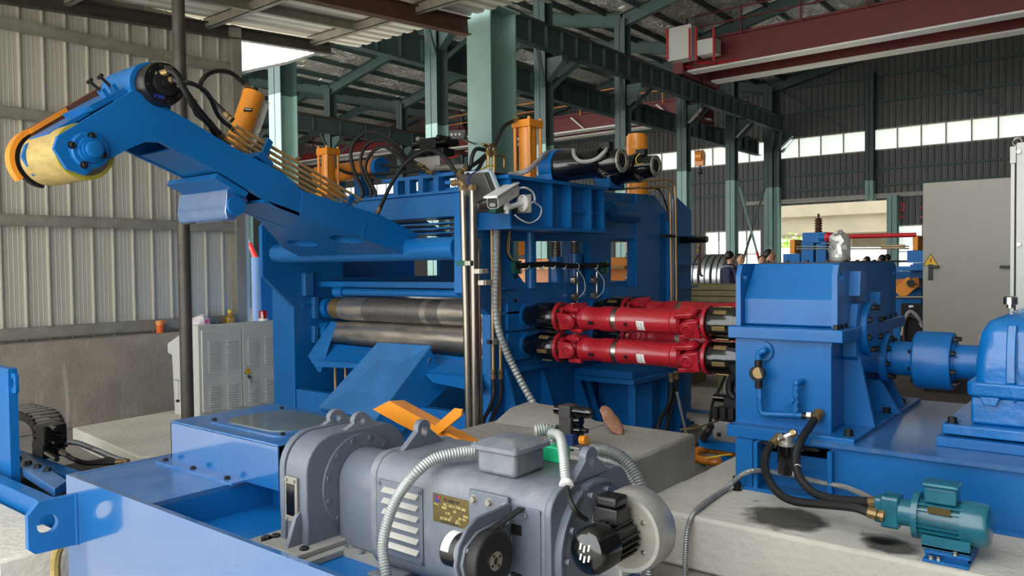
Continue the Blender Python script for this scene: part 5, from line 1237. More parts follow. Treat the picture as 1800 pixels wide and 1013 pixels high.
# oil piping on the front panel
op = thing('oil_pipe_run', 'blue oil pipe run with valve and brass sight glass on the gearbox front', 'piping', P(1345, 725, Y=4.45))
yo = 4.44
build('inlet_flange', MB().lathe(P(1343, 617, Y=4.50), (0,-1,0), [(0, .058), (.018, .058), (.018, .035), (.03, .035)], 24), 'blue', op)
build('pipe', MB().tube(spline([P(1343,617,Y=4.47), P(1343,617,Y=yo), P(1334,622,Y=yo), P(1333,632,Y=yo)]), .019, 12), 'blue', op)
build('valve_body', MB().cyl(P(1333,634,Y=yo), P(1334,682,Y=yo), .022, n=12), 'black_steel', op)
build('sight_glass', MB().lathe(P(1333,656,Y=yo-.01), (0,-1,0), [(0, .044), (.03, .044), (.03, .032)], 24), 'black_steel', op)
build('sight_disc', MB().cyl(P(1333,656,Y=yo-.035), P(1333,656,Y=yo-.045), .032, n=20), 'brass', op)
build('union', MB().cyl(P(1334,683,Y=yo), P(1335,700,Y=yo), .024, n=8), 'blue', op)
build('pipe', MB().tube(spline([P(1335,690,Y=yo), P(1336,712,Y=yo), P(1338,724,Y=yo), P(1346,728,Y=yo), P(1400,730,Y=yo), P(1412,732,Y=yo)]), .017, 12), 'blue', op)
build('riser', MB().tube(spline([P(1398,729,Y=yo), P(1399,700,Y=yo), P(1399,680,Y=yo), P(1401,673,Y=yo), P(1408,671,Y=yo+.03), P(1408,671,Y=4.5)]), .018, 12), 'blue', op)
for py in (684, 696, 708, 722): build('fitting', MB().cyl(P(1399, py, Y=yo), P(1399, py-5, Y=yo), .024, n=8), 'blue', op)
build('lever', MB().bar(P(1367,714,Y=yo-.03), P(1396,702,Y=yo-.03), .006, .02), 'blue', op)
build('outlet', MB().cyl(P(1410,731,Y=yo), P(1432,733,Y=yo), .019, n=12), 'black_steel', op)
build('outlet_nut', MB().cyl(P(1419,731,Y=yo), P(1427,732,Y=yo), .025, n=6), 'steel', op)
# oil filter with hoses
fp = P(1383, 800, Y=4.28)
ft = thing('oil_filter', 'black spin-on oil filter canister with silver head under the gearbox foot', 'oil filter', (fp.x, fp.y, P(1383, 835, Y=4.28).z))
zt_, zb_ = P(1383, 783, Y=4.28).z, P(1383, 835, Y=4.28).z
build('canister', MB().lathe((fp.x, fp.y, zb_), (0,0,1), [(0, .03), (.008, .045), (.02, .05), (zt_-zb_, .05)], 28), 'black_gloss', ft)
build('filter_head', MB().cyl((fp.x, fp.y, zt_), (fp.x, fp.y, zt_+.05), .035, n=16).cyl((fp.x, fp.y, zt_), (fp.x, fp.y, zt_+.015), .048, n=20), 'block_alu', ft)
build('adapter', MB().cyl(P(1365,775,Y=4.26), P(1400,760,Y=4.28), .019, n=8), 'steel', ft)
build('adapter_nut', MB().cyl(P(1372,772,Y=4.26), P(1380,768,Y=4.26), .027, n=6), 'steel', ft)
build('adapter_nut', MB().cyl(P(1390,764,Y=4.27), P(1397,761,Y=4.28), .025, n=6), 'brass', ft)
hose('thick black hose from the gearbox outlet sweeping down to the upper pump port', [P(x, y, Y=Y) for x, y, Y in ((1436,732,yo),(1425,748,yo-.08),(1408,775,4.22),(1399,805,4.15),(1405,838,4.08),(1430,866,4.02),(1470,878,3.98),(1520,882,3.95),(1542,883,3.93))], .022)
hose('thick black hose from the filter head sweeping down to the lower pump port', [P(x, y, Y=Y) for x, y, Y in ((1364,775,4.26),(1350,790,4.2),(1344,815,4.12),(1352,845,4.02),(1372,870,3.96),(1400,882,3.92),(1450,887,3.89),(1500,892,3.86),(1525,900,3.85),(1540,904,3.85))], .022)
tag(build('cable_tie', MB().tube(spline([P(1397,818,Y=4.1), P(1402,817,Y=4.1), P(1407,820,Y=4.12), P(1396,822,Y=4.14), P(1394,836,Y=4.1)]), .003, 6), 'cable_white'), 'white cable tie around the hose at the filter', 'cable tie')
# grey conduit on the ledge and up the base
tag(build('ledge_conduit', MB().ribbed(spline([P(1203,1060,Y=3.66), P(1205,985,Y=3.66), P(1209,930,Y=3.68), P(1222,900,Y=3.76), P(1245,880,Z=ZPL+.02), P(1275,860,Z=ZPL+.02), P(1300,838,Y=4.3), P(1322,828,Y=4.30), P(1350,829,Y=4.40), P(1400,838,Y=4.42), P(1440,848,Y=4.36), P(1480,855,Y=4.34), P(1510,866,Y=4.25), P(1530,876,Y=4.1)], 8), .014, .012, .10, 8), 'conduit'), 'grey ribbed conduit draped over the ledge and along the blue base', 'conduit')
# coupling and shaft
yc_, zc_ = c2y, c2z
cp = thing('shaft_coupling', 'blue drum coupling between gearbox and reducer', 'coupling', (-1.0, yc_, zc_-.18))
def xp(px): return P(px, 635, Y=yc_-.1).x
build('left_sleeve', MB().cyl((-1.215, yc_, zc_), (xp(1605), yc_, zc_), .107, n=40), 'blue', cp)
build('drum', MB().lathe((xp(1604), yc_, zc_), (1,0,0), [(0, .165), (.012, .176), (xp(1672)-xp(1604)-.01, .176), (xp(1672)-xp(1604), .172), (xp(1672)-xp(1604), .12)], 48), 'blue', cp)
build('right_sleeve', MB().lathe((xp(1672), yc_, zc_), (1,0,0), [(0, .118), (.012, .118), (.012, .103), (.26, .103)], 40), 'blue', cp)
bolts(cp, [V(xp(1672), yc_+.145*math.cos(a), zc_+.145*math.sin(a)) for a in [k*math.pi/4+.35 for k in range(8)]], (1,0,0), .014, .03)
bolts(cp, [V(xp(1604), yc_+.14*math.cos(a), zc_+.14*math.sin(a)) for a in [k*math.pi/4+.35 for k in range(8)]], (-1,0,0), .012, .02)
# reducer
RY0 = 4.72; RX0 = P(1697, 700, Y=RY0).x; RX1 = RX0+1.4; RY1 = 5.9
rd = thing('cast_reducer', 'glossy blue cast speed reducer with ribbed upper housing at the frame edge', 'reducer', ((RX0+RX1)/2, 5.3, .62))
def rz(py, px=1760): return P(px, py, Y=RY0).z
zf1, zf0 = rz(672, 1710), rz(697, 1710); ztop = rz(556, 1770)
build('upper_case', loft([[V(x, y, z) for x, y in rrect(RX0+i_, RX1-i_, RY0+j_, RY1-j_, .08, 5)] for (z, i_, j_) in ((zf1, .03, .05), (zf1+.10, .03, .05), (ztop-.10, .05, .07), (ztop-.04, .08, .12), (ztop, .16, .2))]), 'blue_cast', rd, ang=60)
build('case_flange', MB().prism('z', rrect(RX0, RX1, RY0, RY1, .05), zf0, zf1), 'blue_cast', rd, .012)
build('lower_case', MB().box(RX0+.02, RX1-.02, RY0+.03, RY1-.03, .735, zf0), 'blue_cast', rd, .015)
build('foot_flange', MB().box(RX0-.10, RX1+.1, RY0-.06, RY1+.06, .68, .735), 'blue_cast', rd, .008)
build('riser_block', MB().box(RX0-.12, RX1+.1, RY0-.10, RY1+.1, .62, .672), 'blue', rd, .004)
for k in range(4):
    x = RX0+.20+.27*k; build('casting_rib', loft([[V(x+a*.022, RY0+b, z) for a, b in ((-1, .10), (1, .10), (1, o), (-1, o))] for z, o in ((zf1, .02), (zf1+.12, .02), (ztop-.12, .04), (ztop-.05, .08))]), 'blue_cast', rd, .006)
for k in range(3):
    x = RX0+.11+.33*k; build('flange_lug', MB().prism('y', [(x-.045, zf0), (x+.045, zf0), (x+.03, zf0-.045), (x-.03, zf0-.045)], RY0+.005, RY0+.06), 'blue_cast', rd, .005)
bolts(rd, [V(RX0+.22+.17*k, RY0+.04, zf0-.004) for k in range(4)], (0,0,-1), .014, .02, 'blue_cast')
build('inspection_lid', MB().box(RX0+.22, RX0+.75, 5.0, 5.6, ztop, ztop+.018), 'blue_cast', rd, .004)
bolts(rd, [V(x, y, ztop+.018) for x in (RX0+.25, RX0+.48, RX0+.72) for y in (5.03, 5.57)], (0,0,1), .011)
bc = P(1776, 556, Y=5.2); build('breather', MB().lathe((bc.x, 5.2, ztop+.018), (0,0,1), [(0, .02), (.02, .02), (.02, .036), (.06, .036), (.065, .03)], 12), 'steel', rd)
build('shaft_seal', MB().cyl((RX0-.02, yc_, zc_), (RX0+.06, yc_, zc_), .14, n=36), 'blue_cast', rd)
bolts(rd, [V(RX0-.06, RY0+.0, .736), V(RX0-.06, 5.5, .736)], (0,0,1), .022, .03)
# gearbox breather wrapped in foil
wb2 = P(1476, 462, Y=5.35)
w_ = thing('wrapped_breather', 'breather cap wrapped in crumpled silver plastic on the gearbox lid', 'breather', (wb2.x, 5.35, 1.602))
prof = [(0, .062), (.01, .066), (.03, .064), (.05, .066), (.09, .065), (.11, .062), (.14, .064), (.17, .055), (.185, .03), (.20, .012)]
mb = MB().lathe((wb2.x, 5.35, 1.602), (0,0,1), prof, 18)
for i, v in enumerate(mb.v):
    if v.z > 1.68: mb.v[i] = v+V(random.uniform(-.012,.012), random.uniform(-.012,.012), random.uniform(-.01,.012))
build('wrap', mb, 'aluminium', w_, ang=12); build('tape_band', MB().lathe((wb2.x, 5.35, 1.612), (0,0,1), [(0, .068), (.02, .068)], 18), 'galv', w_)
# ================================================================ PUMP MOTOR
PY = 3.90; pz = P(1690, 918, Y=PY).z
def pxx(px): return P(px, 915, Y=PY).x
pm_ = thing('pump_motor', 'small teal electric pump motor with cooling fins on a blue saddle', 'motor', (pxx(1660), PY, ZPL))
x0, x1, x2 = pxx(1619), pxx(1697), pxx(1748)
build('motor_frame', MB().cyl((x0, PY, pz), (x1, PY, pz), .078, n=28), 'teal_motor', pm_)
for k in range(24):
    a = k*2*math.pi/24
    if math.sin(a) > .8: continue
    rad = V(0, math.cos(a), math.sin(a)); tn = V(0, -math.sin(a), math.cos(a))
    build('fin', MB().obb(V((x0+x1)/2, PY, pz)+rad*.086, V((x1-x0)/2,0,0), tn*.003, rad*.012), 'teal_motor', pm_)
build('end_shield', MB().cyl((x0-.025, PY, pz), (x0, PY, pz), .105, n=32), 'teal_motor', pm_)
build('fan_cover', MB().lathe((x1-.01, PY, pz), (1,0,0), [(0, .096), (x2-x1-.03, .096), (x2-x1-.01, .09), (x2-x1, .075)], 32), 'teal_motor', pm_)
build('terminal_box', MB().box(x0+.02, x0+.15, PY-.05, PY+.05, pz+.075, pz+.145), 'teal_motor', pm_, .006)
build('terminal_lid', MB().box(x0+.01, x0+.16, PY-.06, PY+.06, pz+.145, pz+.165), 'teal_motor', pm_, .008)
build('name_plate', MB().cbox(((x0+x1)/2, PY-.085, pz+.055), .09, .006, .03), 'nameplate', pm_)
xq = pxx(1583); build('bell_housing', MB().cyl((xq, PY, pz), (x0-.02, PY, pz), .06, n=28), 'teal_motor', pm_)
xr_ = pxx(1553); build('gear_pump', MB().prism('x', rrect(PY-.055, PY+.055, pz-.075, pz+.075, .02), xr_, xq), 'teal_motor', pm_, .004)
build('pump_cover', MB().prism('x', rrect(PY-.045, PY+.045, pz-.06, pz+.06, .02), xr_-.03, xr_), 'teal_motor', pm_, .004)
build('pump_port', MB().tube(spline([P(1536,882,Y=3.93), P(1548,880,Y=3.92), P(1556,882,Y=PY), P(1562,888,Y=PY)]), .018, 10), 'brass', pm_)
build('pump_port', MB().tube(spline([P(1538,904,Y=3.85), P(1546,906,Y=3.85), P(1554,902,Y=3.86), P(1560,894,Y=PY)]), .018, 10), 'brass', pm_)
build('motor_foot', MB().box(x0+.02, x1+.03, PY-.085, PY-.055, pz-.115, pz-.06).box(x0+.02, x1+.03, PY+.055, PY+.085, pz-.115, pz-.06).box(x0+.02, x1+.03, PY-.085, PY+.085, pz-.118, pz-.106), 'teal_motor', pm_)
sx0, sx1 = P(1625, 960, Y=PY-.1).x, P(1706, 960, Y=PY-.1).x
build('saddle_top', MB().box(sx0, sx1, PY-.11, PY+.11, pz-.132, pz-.119), 'blue', pm_, .002)
build('saddle_web', MB().box(sx0, sx1, PY-.09, PY-.08, ZPL+.012, pz-.132).box(sx1-.01, sx1, PY-.09, PY+.11, ZPL+.012, pz-.132), 'blue', pm_)
build('saddle_foot', MB().box(sx0, sx1, PY-.15, PY+.11, ZPL, ZPL+.012), 'blue', pm_, .002)
bolts(pm_, [V(sx0+.03, PY-.12, ZPL+.012), V(sx0+.06, PY-.12, ZPL+.012), V(sx0+.12, PY-.1, pz-.119)], (0,0,1), .011, mat='steel')
# ================================================================ CABINETS ON THE RIGHT
CY = 10.6
a, b = P(1622, 322, Y=CY), P(1780, 311, Y=CY)
cb1 = thing('electrical_cabinet', 'tall beige steel cabinet with high voltage triangle and black handle', 'cabinet', ((a.x+b.x)/2, CY+.3, 0))
build('carcass', MB().box(a.x, b.x, CY+.02, CY+.7, .22, a.z), 'cabinet_beige', cb1, .006); build('plinth', MB().box(a.x+.01, b.x-.01, CY+.04, CY+.68, 0, .22), 'black_steel', cb1)
dr = build('door', MB().box(a.x+.01, b.x-.01, CY, CY+.02, .24, a.z-.015), 'cabinet_beige', cb1, .004)
def tri_sign(parent, c, s, nrm_axis):
    """warning triangle with a lightning bolt"""
    def T(u, v, d): return (c[0]+u, c[1]-d, c[2]+v) if nrm_axis == 'y' else (c[0]+d, c[1]+u, c[2]+v)
    def pr_(pts, d0, d1):
        n = len(pts); vs = [T(u, v, d0) for u, v in pts]+[T(u, v, d1) for u, v in pts]
        return MB().add(vs, [tuple(range(n)), tuple(range(n, 2*n))]+[(i, (i+1) % n, n+(i+1) % n, n+i) for i in range(n)])
    sg = build('warning_sign', pr_([(-s, -s*.85), (s, -s*.85), (0, s*.9)], 0, .002), 'dark_print', parent)
    build('sign_face', pr_([(-s*.86, -s*.77), (s*.86, -s*.77), (0, s*.74)], .002, .003), 'yellow', sg)
    build('lightning_bolt', pr_([(s*.1, s*.35), (-s*.2, -s*.15), (0, -s*.15), (-s*.1, -s*.62), (s*.22, -s*.02), (s*.03, -s*.02), (s*.18, s*.35)], .003, .004), 'signal_red', sg)
c = P(1636, 457, Y=CY); tri_sign(dr, (c.x, CY, c.z), .085, 'y')
c = P(1636, 478, Y=CY); hd = build('handle', MB().box(c.x-.025, c.x+.025, CY-.02, CY, c.z-.10, c.z+.09), 'black_plastic', dr, .004)
c2_ = P(1641, 469, Y=CY); build('handle', MB().box(c.x-.02, c.x+.10, CY-.045, CY-.02, c2_.z-.015, c2_.z+.015), 'black_plastic', dr, .004)
c = P(1765, 469, Y=CY); build('handle', MB().box(c.x-.04, c.x+.08, CY-.045, CY, c.z-.015, c.z+.015), 'black_plastic', dr, .004)
CY2 = 6.05
a = P(1777, 258, Y=CY2)
cb2_ = thing('near_cabinet', 'pale beige cabinet edge with hinged door behind the reducer', 'cabinet', (a.x+.4, CY2+.3, ZPL))
build('frame_post', MB().box(a.x, a.x+.022, CY2, CY2+.6, ZPL, a.z), 'cabinet_grey', cb2_, .002)
build('hinge_block', MB().box(a.x-.004, a.x+.03, CY2-.012, CY2, a.z-.11, a.z), 'cabinet_grey', cb2_, .003)
build('carcass', MB().box(a.x+.034, a.x+.85, CY2+.012, CY2+.6, ZPL, a.z+.02), 'cabinet_grey', cb2_); build('door_gap', MB().box(a.x+.022, a.x+.034, CY2+.02, CY2+.6, ZPL, a.z), 'black_steel', cb2_)
build('door', MB().box(a.x+.034, a.x+.85, CY2-.02, CY2+.012, ZPL+.05, a.z+.02), 'cabinet_grey', cb2_, .004)
bolts(cb2_, [V(P(1791, py, Y=CY2-.02).x, CY2-.02, P(1791, py, Y=CY2-.02).z) for py in (267, 430)], (0,-1,0), .014, mat='steel', kind='cap')
lp = P(1789, 250, Y=CY2); build('lifting_eye', MB().tube([lp+V(.025*math.cos(t), 0, .025*math.sin(t)) for t in [k*math.pi/8 for k in range(17)]], .007, 8), 'steel', cb2_)
# ================================================================ UNDER THE SHAFTS: valve unit, pipes in the trench
YV = 5.35
vx = P(1283, 720, Y=YV)
t = thing('trench_valve', 'black valve block on an aluminium manifold under the red shafts', 'valve block', (vx.x, YV, .05))
m0, m1 = P(1263, 770, Y=YV), P(1300, 740, Y=YV)
build('manifold', MB().box(m0.x, m1.x+.05, YV-.1, YV+.2, m0.z, m1.z), 'block_alu', t, .004)
build('valve_body', MB().box(m0.x, m1.x+.05, YV-.08, YV+.16, m1.z, m1.z+.09), 'black_plastic', t, .006)
build('valve_top', MB().box(m0.x+.06, m1.x, YV-.05, YV+.12, m1.z+.09, m1.z+.17), 'black_plastic', t, .006)
build('solenoid', MB().cyl((m0.x-.03, YV, m1.z+.15), (m1.x+.1, YV, m1.z+.15), .03, n=14), 'black_gloss', t)
for k in range(3): build('coil', MB().box(m0.x+.0+.06*k, m0.x+.04+.06*k, YV-.11, YV-.08, m1.z+.02, m1.z+.10), 'black_steel', t, .003)
build('port', MB().cyl((m0.x+.05, YV-.1, m0.z+.05), (m0.x+.05, YV-.115, m0.z+.05), .014, n=12), 'black_hole', t)
build('stand', MB().box(m0.x-.1, m1.x+.05, YV-.12, YV+.22, m0.z-.06, m0.z), 'blue', t); build('stand_leg', MB().box(m0.x, m1.x, YV-.05, YV+.15, 0, m0.z-.06), 'blue', t)
hose('black cable draped behind the trench valve', [P(1248,745,Y=6.0), P(1253,708,Y=6.0), P(1262,690,Y=6.0), P(1272,668,Y=6.0), P(1276,650,Y=6.0)], .012, 'rubber', (False, False), 'trench_cable', 'cable')
hose('fat black bend hose above the trench valve', [P(1290,700,Y=5.3), P(1283,688,Y=5.3), P(1284,670,Y=5.3), P(1296,660,Y=5.3)], .03, 'rubber', (False, False))
vpipe('valve_tube', 'pale tube rising from the trench valve toward the shafts', spline([P(1275,690,Y=5.4), P(1276,675,Y=5.4), P(1281,662,Y=5.4)]), .012, 'conduit_light')
struct('trench_wall', MB().box(-2.2, -1.9, 6.2, 6.6, 0, .75), 'blue')
for i, (pts, lb) in enumerate((([(1222,794),(1245,790),(1270,793),(1285,796),(1296,794)], 'upper orange cable sleeve lying across the trench'), ([(1222,806),(1240,810),(1258,812),(1264,811)], 'lower orange cable sleeve with a cut end in the trench'))):
    hose(lb, [P(x, y, Z=.25) for x, y in pts], .03, 'orange_dark', (False, False), 'cable_sleeve', 'cable sleeve')
hose('dark grey hose rising from the trench beside the block', [P(1222,792,Z=.2), P(1232,780,Z=.25), P(1242,762,Y=5.0), P(1250,750,Y=5.1)], .025, 'rubber', (False, False))
hose('thin brass-coloured wire crossing above the trench', [P(1195,756,Y=4.6), P(1225,752,Y=4.7), P(1250,744,Y=4.9), P(1268,738,Y=5.2)], .006, 'brass', (False, False), 'trench_wire', 'wire')
hose('yellow-green earth wire in the trench', [P(1240,806,Z=.28), P(1262,802,Z=.3), P(1285,799,Z=.3)], .006, 'cable_yellow', (False, False), 'trench_wire', 'wire')
c = P(1236, 811, Z=.2); tag(build('green_tag', MB().obb(c, (.02,0,0), (0,.005,0), (0,0,.04)), 'clamp_green'), 'small green block standing in the trench', 'block')
mb = MB()
for k in range(5): 
    s_ = P(1225+9*k, 732+3*k, Z=.22); mb.obb(s_, V(.10,.02*k,0), V(-.02,.05,0), V(0,0,.02+.006*k))
tag(build('rubble', mb, 'concrete_grey'), 'heap of broken concrete rubble under the shafts', 'rubble', kind='stuff')
# valve stack on the central block
vx0 = P(1005, 760, Y=3.62); YS = 3.72
def sp(px, py, Y=YS): return P(px, py, Y=Y)
t = thing('valve_stack', 'upright black and blue valve stack with orange plugs beside the concrete block', 'valve stack', (vx0.x, YS, .4))
def vbox(n, px0, px1, py0, py1, w, mt, bv=.004):
    a, b = sp(px0, py1), sp(px1, py0); return build(n, MB().box(a.x, b.x, YS-w, YS+w, a.z, b.z), mt, t, bv)
vbox('stack_base', 995, 1030, 784, 812, .07, 'block_alu'); vbox('base_foot', 1002, 1040, 804, 830, .1, 'blue')
vbox('blue_plate', 988, 1016, 762, 782, .055, 'valve_blue'); vbox('valve_body', 990, 1010, 733, 762, .045, 'valve_grey'); vbox('valve_neck', 989, 1009, 713, 733, .045, 'valve_grey')
build('solenoid', MB().lathe(sp(975, 719), sp(1030, 726)-sp(975, 719), [(0, .018), (.01, .030), (.22, .032), (.25, .026), (.27, .01)], 18), 'black_gloss', t)
for (px, py) in ((1017,740),(1018,757)): build('relief_knob', MB().cyl(sp(px-7, py), sp(px+5, py+1), .03, n=14), 'black_gloss', t)
build('adjust_screw', MB().cyl(sp(1020,756), sp(1033,758), .014, n=10), 'black_steel', t); build('adjust_screw', MB().cyl(sp(978,751), sp(990,750), .012, n=10), 'black_steel', t)
for px, py in ((981,767),(1026,774)): build('orange_plug', MB().cyl(sp(px-5, py, YS-.03), sp(px+5, py, YS-.03), .026, n=14), 'plug_orange', t)
build('port', MB().cyl(sp(1005,797,YS-.071), sp(1005,797,YS-.08), .024, n=16), 'black_hole', t)
# ================================================================ FAR MACHINES, COILS AND PEOPLE
FY = 13.5
def fp_(px, py, Y=FY): return P(px, py, Y=Y)
fm = thing('far_levelling_line', 'blue processing line with orange arms and red drive rod behind the gearbox', 'machine', (fp_(1500, 450).x, FY, 0))
def fbox(n, px0, px1, py0, py1, Y0=FY, dep=.4, mt='blue', par=None):
    a, b = P(px0, py1, Y=Y0), P(px1, py0, Y=Y0); return build(n, MB().box(a.x, b.x, Y0, Y0+dep, a.z, b.z), mt, par or fm, .01)
fbox('head_post', 1408, 1430, 425, 470); fbox('head_post', 1434, 1452, 428, 470); fbox('head_block', 1410, 1452, 408, 428)
a = fp_(1432, 398); build('spring_post', MB().cyl((a.x, FY+.2, a.z-.15), (a.x, FY+.2, a.z+.22), .02, n=8), 'black_steel', fm)
build('spring', MB().lathe((a.x, FY+.2, a.z-.1), (0,0,1), [(i*.022, .07 if i % 2 else .04) for i in range(12)], 14), 'rust_brown', fm)
fbox('side_head', 1376, 1406, 446, 470); fbox('orange_post', 1388, 1397, 421, 446, mt='orange')
build('red_rod', MB().cyl(fp_(1455, 417), fp_(1610, 413), .035, n=12), 'signal_red', fm); build('rod_joint', MB().sphere(fp_(1456, 417), .08), 'signal_red', fm)
build('rod_bracket', MB().cyl(fp_(1440, 418), fp_(1454, 417), .06, n=12), 'blue', fm)
for py in (434, 438): build('thin_rod', MB().cyl(fp_(1400, py), fp_(1598, py-1), .012, n=8), 'steel', fm)
fbox('rod_sleeve', 1548, 1590, 430, 439, mt='copper_pipe', dep=.06)
fbox('orange_post', 1604, 1614, 414, 441, mt='orange'); fbox('side_head', 1594, 1624, 440, 462); fbox('head_leg', 1604, 1624, 462, 490)
fbox('line_rail', 1440, 1640, 457, 463, FY+.5, .3, 'black_steel'); fbox('line_beam', 1452, 1640, 468, 477, FY-.3, .25)
for lx_ in (1415, 1442, 1392, 1612):
    c = P(lx_, 465, Y=FY+.2); build('line_leg', MB().box(c.x-.08, c.x+.08, FY+.1, FY+.3, 0, c.z), 'blue', fm)
fbox('line_body', 1570, 1640, 477, 600, FY+.2, .8, 'blue')
ob = build('orange_arm', MB().bar(fp_(1580, 517, FY-.2), fp_(1606, 495, FY-.2), .12, .20), 'orange', fm); build('arm_pin', MB().cyl(fp_(1601, 498, FY-.27), fp_(1601, 498, FY-.34), .06, n=14), 'black_steel', fm)
build('orange_body', MB().bar(fp_(1575, 500, FY+.05), fp_(1618, 497, FY+.05), .2, .16), 'orange_dark', fm)
build('line_roller', MB().cyl(fp_(1565, 523, FY-.3), fp_(1640, 523, FY-.3), .025, n=10), 'stainless', fm)
fbox('dark_drive', 1582, 1625, 535, 600, FY-.1, .3, 'black_plastic'); fbox('drive_plug', 1597, 1606, 537, 541, FY-.2, .1, 'label_white')
for i, pts in enumerate(([(1586,590),(1592,560),(1600,548),(1612,556),(1622,575)], [(1590,600),(1590,570),(1600,556),(1618,566)])):
    build('drive_cable', MB().tube(spline([P(x, y, Y=FY-.25) for x, y in pts]), .03, 8), 'rubber' if i else 'cable_grey', fm)
# orange machine seen through the stand windows
om = thing('orange_recoiler', 'orange machine body seen through the windows of the blue stand', 'machine', (P(1000, 470, Y=9.2).x, 9.2, 0))
a, b = P(905, 500, Y=9.2), P(1112, 452, Y=9.2); build('body', MB().box(a.x, b.x, 9.2, 9.8, 0, b.z), 'orange_dark', om, .02)
a, b = P(1096, 450, Y=9.2), P(1112, 420, Y=9.2); build('upright', MB().box(a.x, b.x, 9.25, 9.6, a.z, b.z+.1), 'orange_dark', om, .02)
build('arm_knuckle', MB().cyl(P(916, 437, Y=9.2), P(916, 437, Y=9.0), .10, n=20), 'orange_dark', om); build('ledge', MB().box(P(905, 460, Y=9.15).x, P(1100, 460, Y=9.15).x, 9.12, 9.2, b.z-.12-.28, b.z-.08-.28), 'brass', om)
# blue frames behind the stand on the left
bf = thing('blue_uprights', 'blue uprights with rails standing behind the roll stand', 'frame', (-7.3, 6.2, 0))
for (px, Y, w) in ((455, 5.6, .28),): 
    c = P(px, 560, Y=Y); build('upright', MB().box(c.x-.14, c.x+.06, Y, Y+.3, 0, P(455, 452, Y=Y).z), 'blue', bf)
build('rail', MB().box(-9.2, -7.1, 6.6, 6.7, .9, 1.0), 'blue', bf); build('rail', MB().box(-9.2, -7.1, 6.6, 6.7, 1.5, 1.56), 'blue', bf)
br2 = thing('wall_brace', 'pale green diagonal brace with red foot beyond the wall end', 'brace', P(445, 447, Y=8.6))
a, b = P(447, 447, Y=8.6), P(424, 395, Y=8.6); build('tube', MB().cyl(a+(b-a)*.35, b+(b-a)*1.0, .035, n=10), 'teal_steel', br2); build('red_end', MB().cyl(a-(b-a)*.6, a+(b-a)*.35, .045, n=10), 'signal_red', br2)
# coils on a rack
cl_c = P(1224, 487, Y=17.5)
for i in range(3):
    x = cl_c.x+.02+.30*i
    t = thing('steel_coil', 'bright steel strip coil with %s' % ('open eye, nearest to the blue rear wing', 'a strapped rim, second along from the open-eyed coil', 'a dark edge, third along from the open-eyed coil')[i], 'coil', (x+.2, 17.5, cl_c.z-.55))
    build('winding', MB().lathe((x, 17.5, cl_c.z), (1,0,0), [(0, .22), (0, .52), (.02, .54), (.25, .54), (.27, .52), (.27, .22)], 40, True), 'coil', t)
    build('strap', MB().lathe((x+.12, 17.5, cl_c.z), (1,0,0), [(0, .545), (.03, .545)], 40), 'black_steel', t)
rk_ = thing('coil_rack', 'low dark rack under the steel coils', 'rack', (cl_c.x+.8, 17.5, 0)); build('beam', MB().box(cl_c.x-.3, cl_c.x+1.0, 17.15, 17.3, 0, cl_c.z-.42), 'black_steel', rk_); build('beam', MB().box(cl_c.x-.3, cl_c.x+1.0, 17.7, 17.85, 0, cl_c.z-.42), 'black_steel', rk_)
# stack of long strips
sk = thing('strip_stack', 'stack of long khaki timber strips behind the red shafts', 'timber stack', (P(1260, 520, Y=9.6).x, 9.6, 0))
a, b = P(1200, 520, Y=9.4), P(1345, 520, Y=9.4); zt2 = P(1260, 501, Y=9.4).z
for j in range(5):
    for i in range(3):
        z1 = zt2-.075*j; yy = 9.4+.24*i+random.uniform(-.02,.02)-.02*j; build('plank', MB().box(a.x-.6+random.uniform(-.1,.1), b.x+random.uniform(-.1,.1), yy, yy+.22, z1-.066, z1), 'wood', sk)
for x in (a.x, (a.x+b.x)/2, b.x-.2): build('bearer', MB().box(x-.05, x+.05, 9.38, 10.0, 0, zt2-.075*4-.066), 'wood', sk)
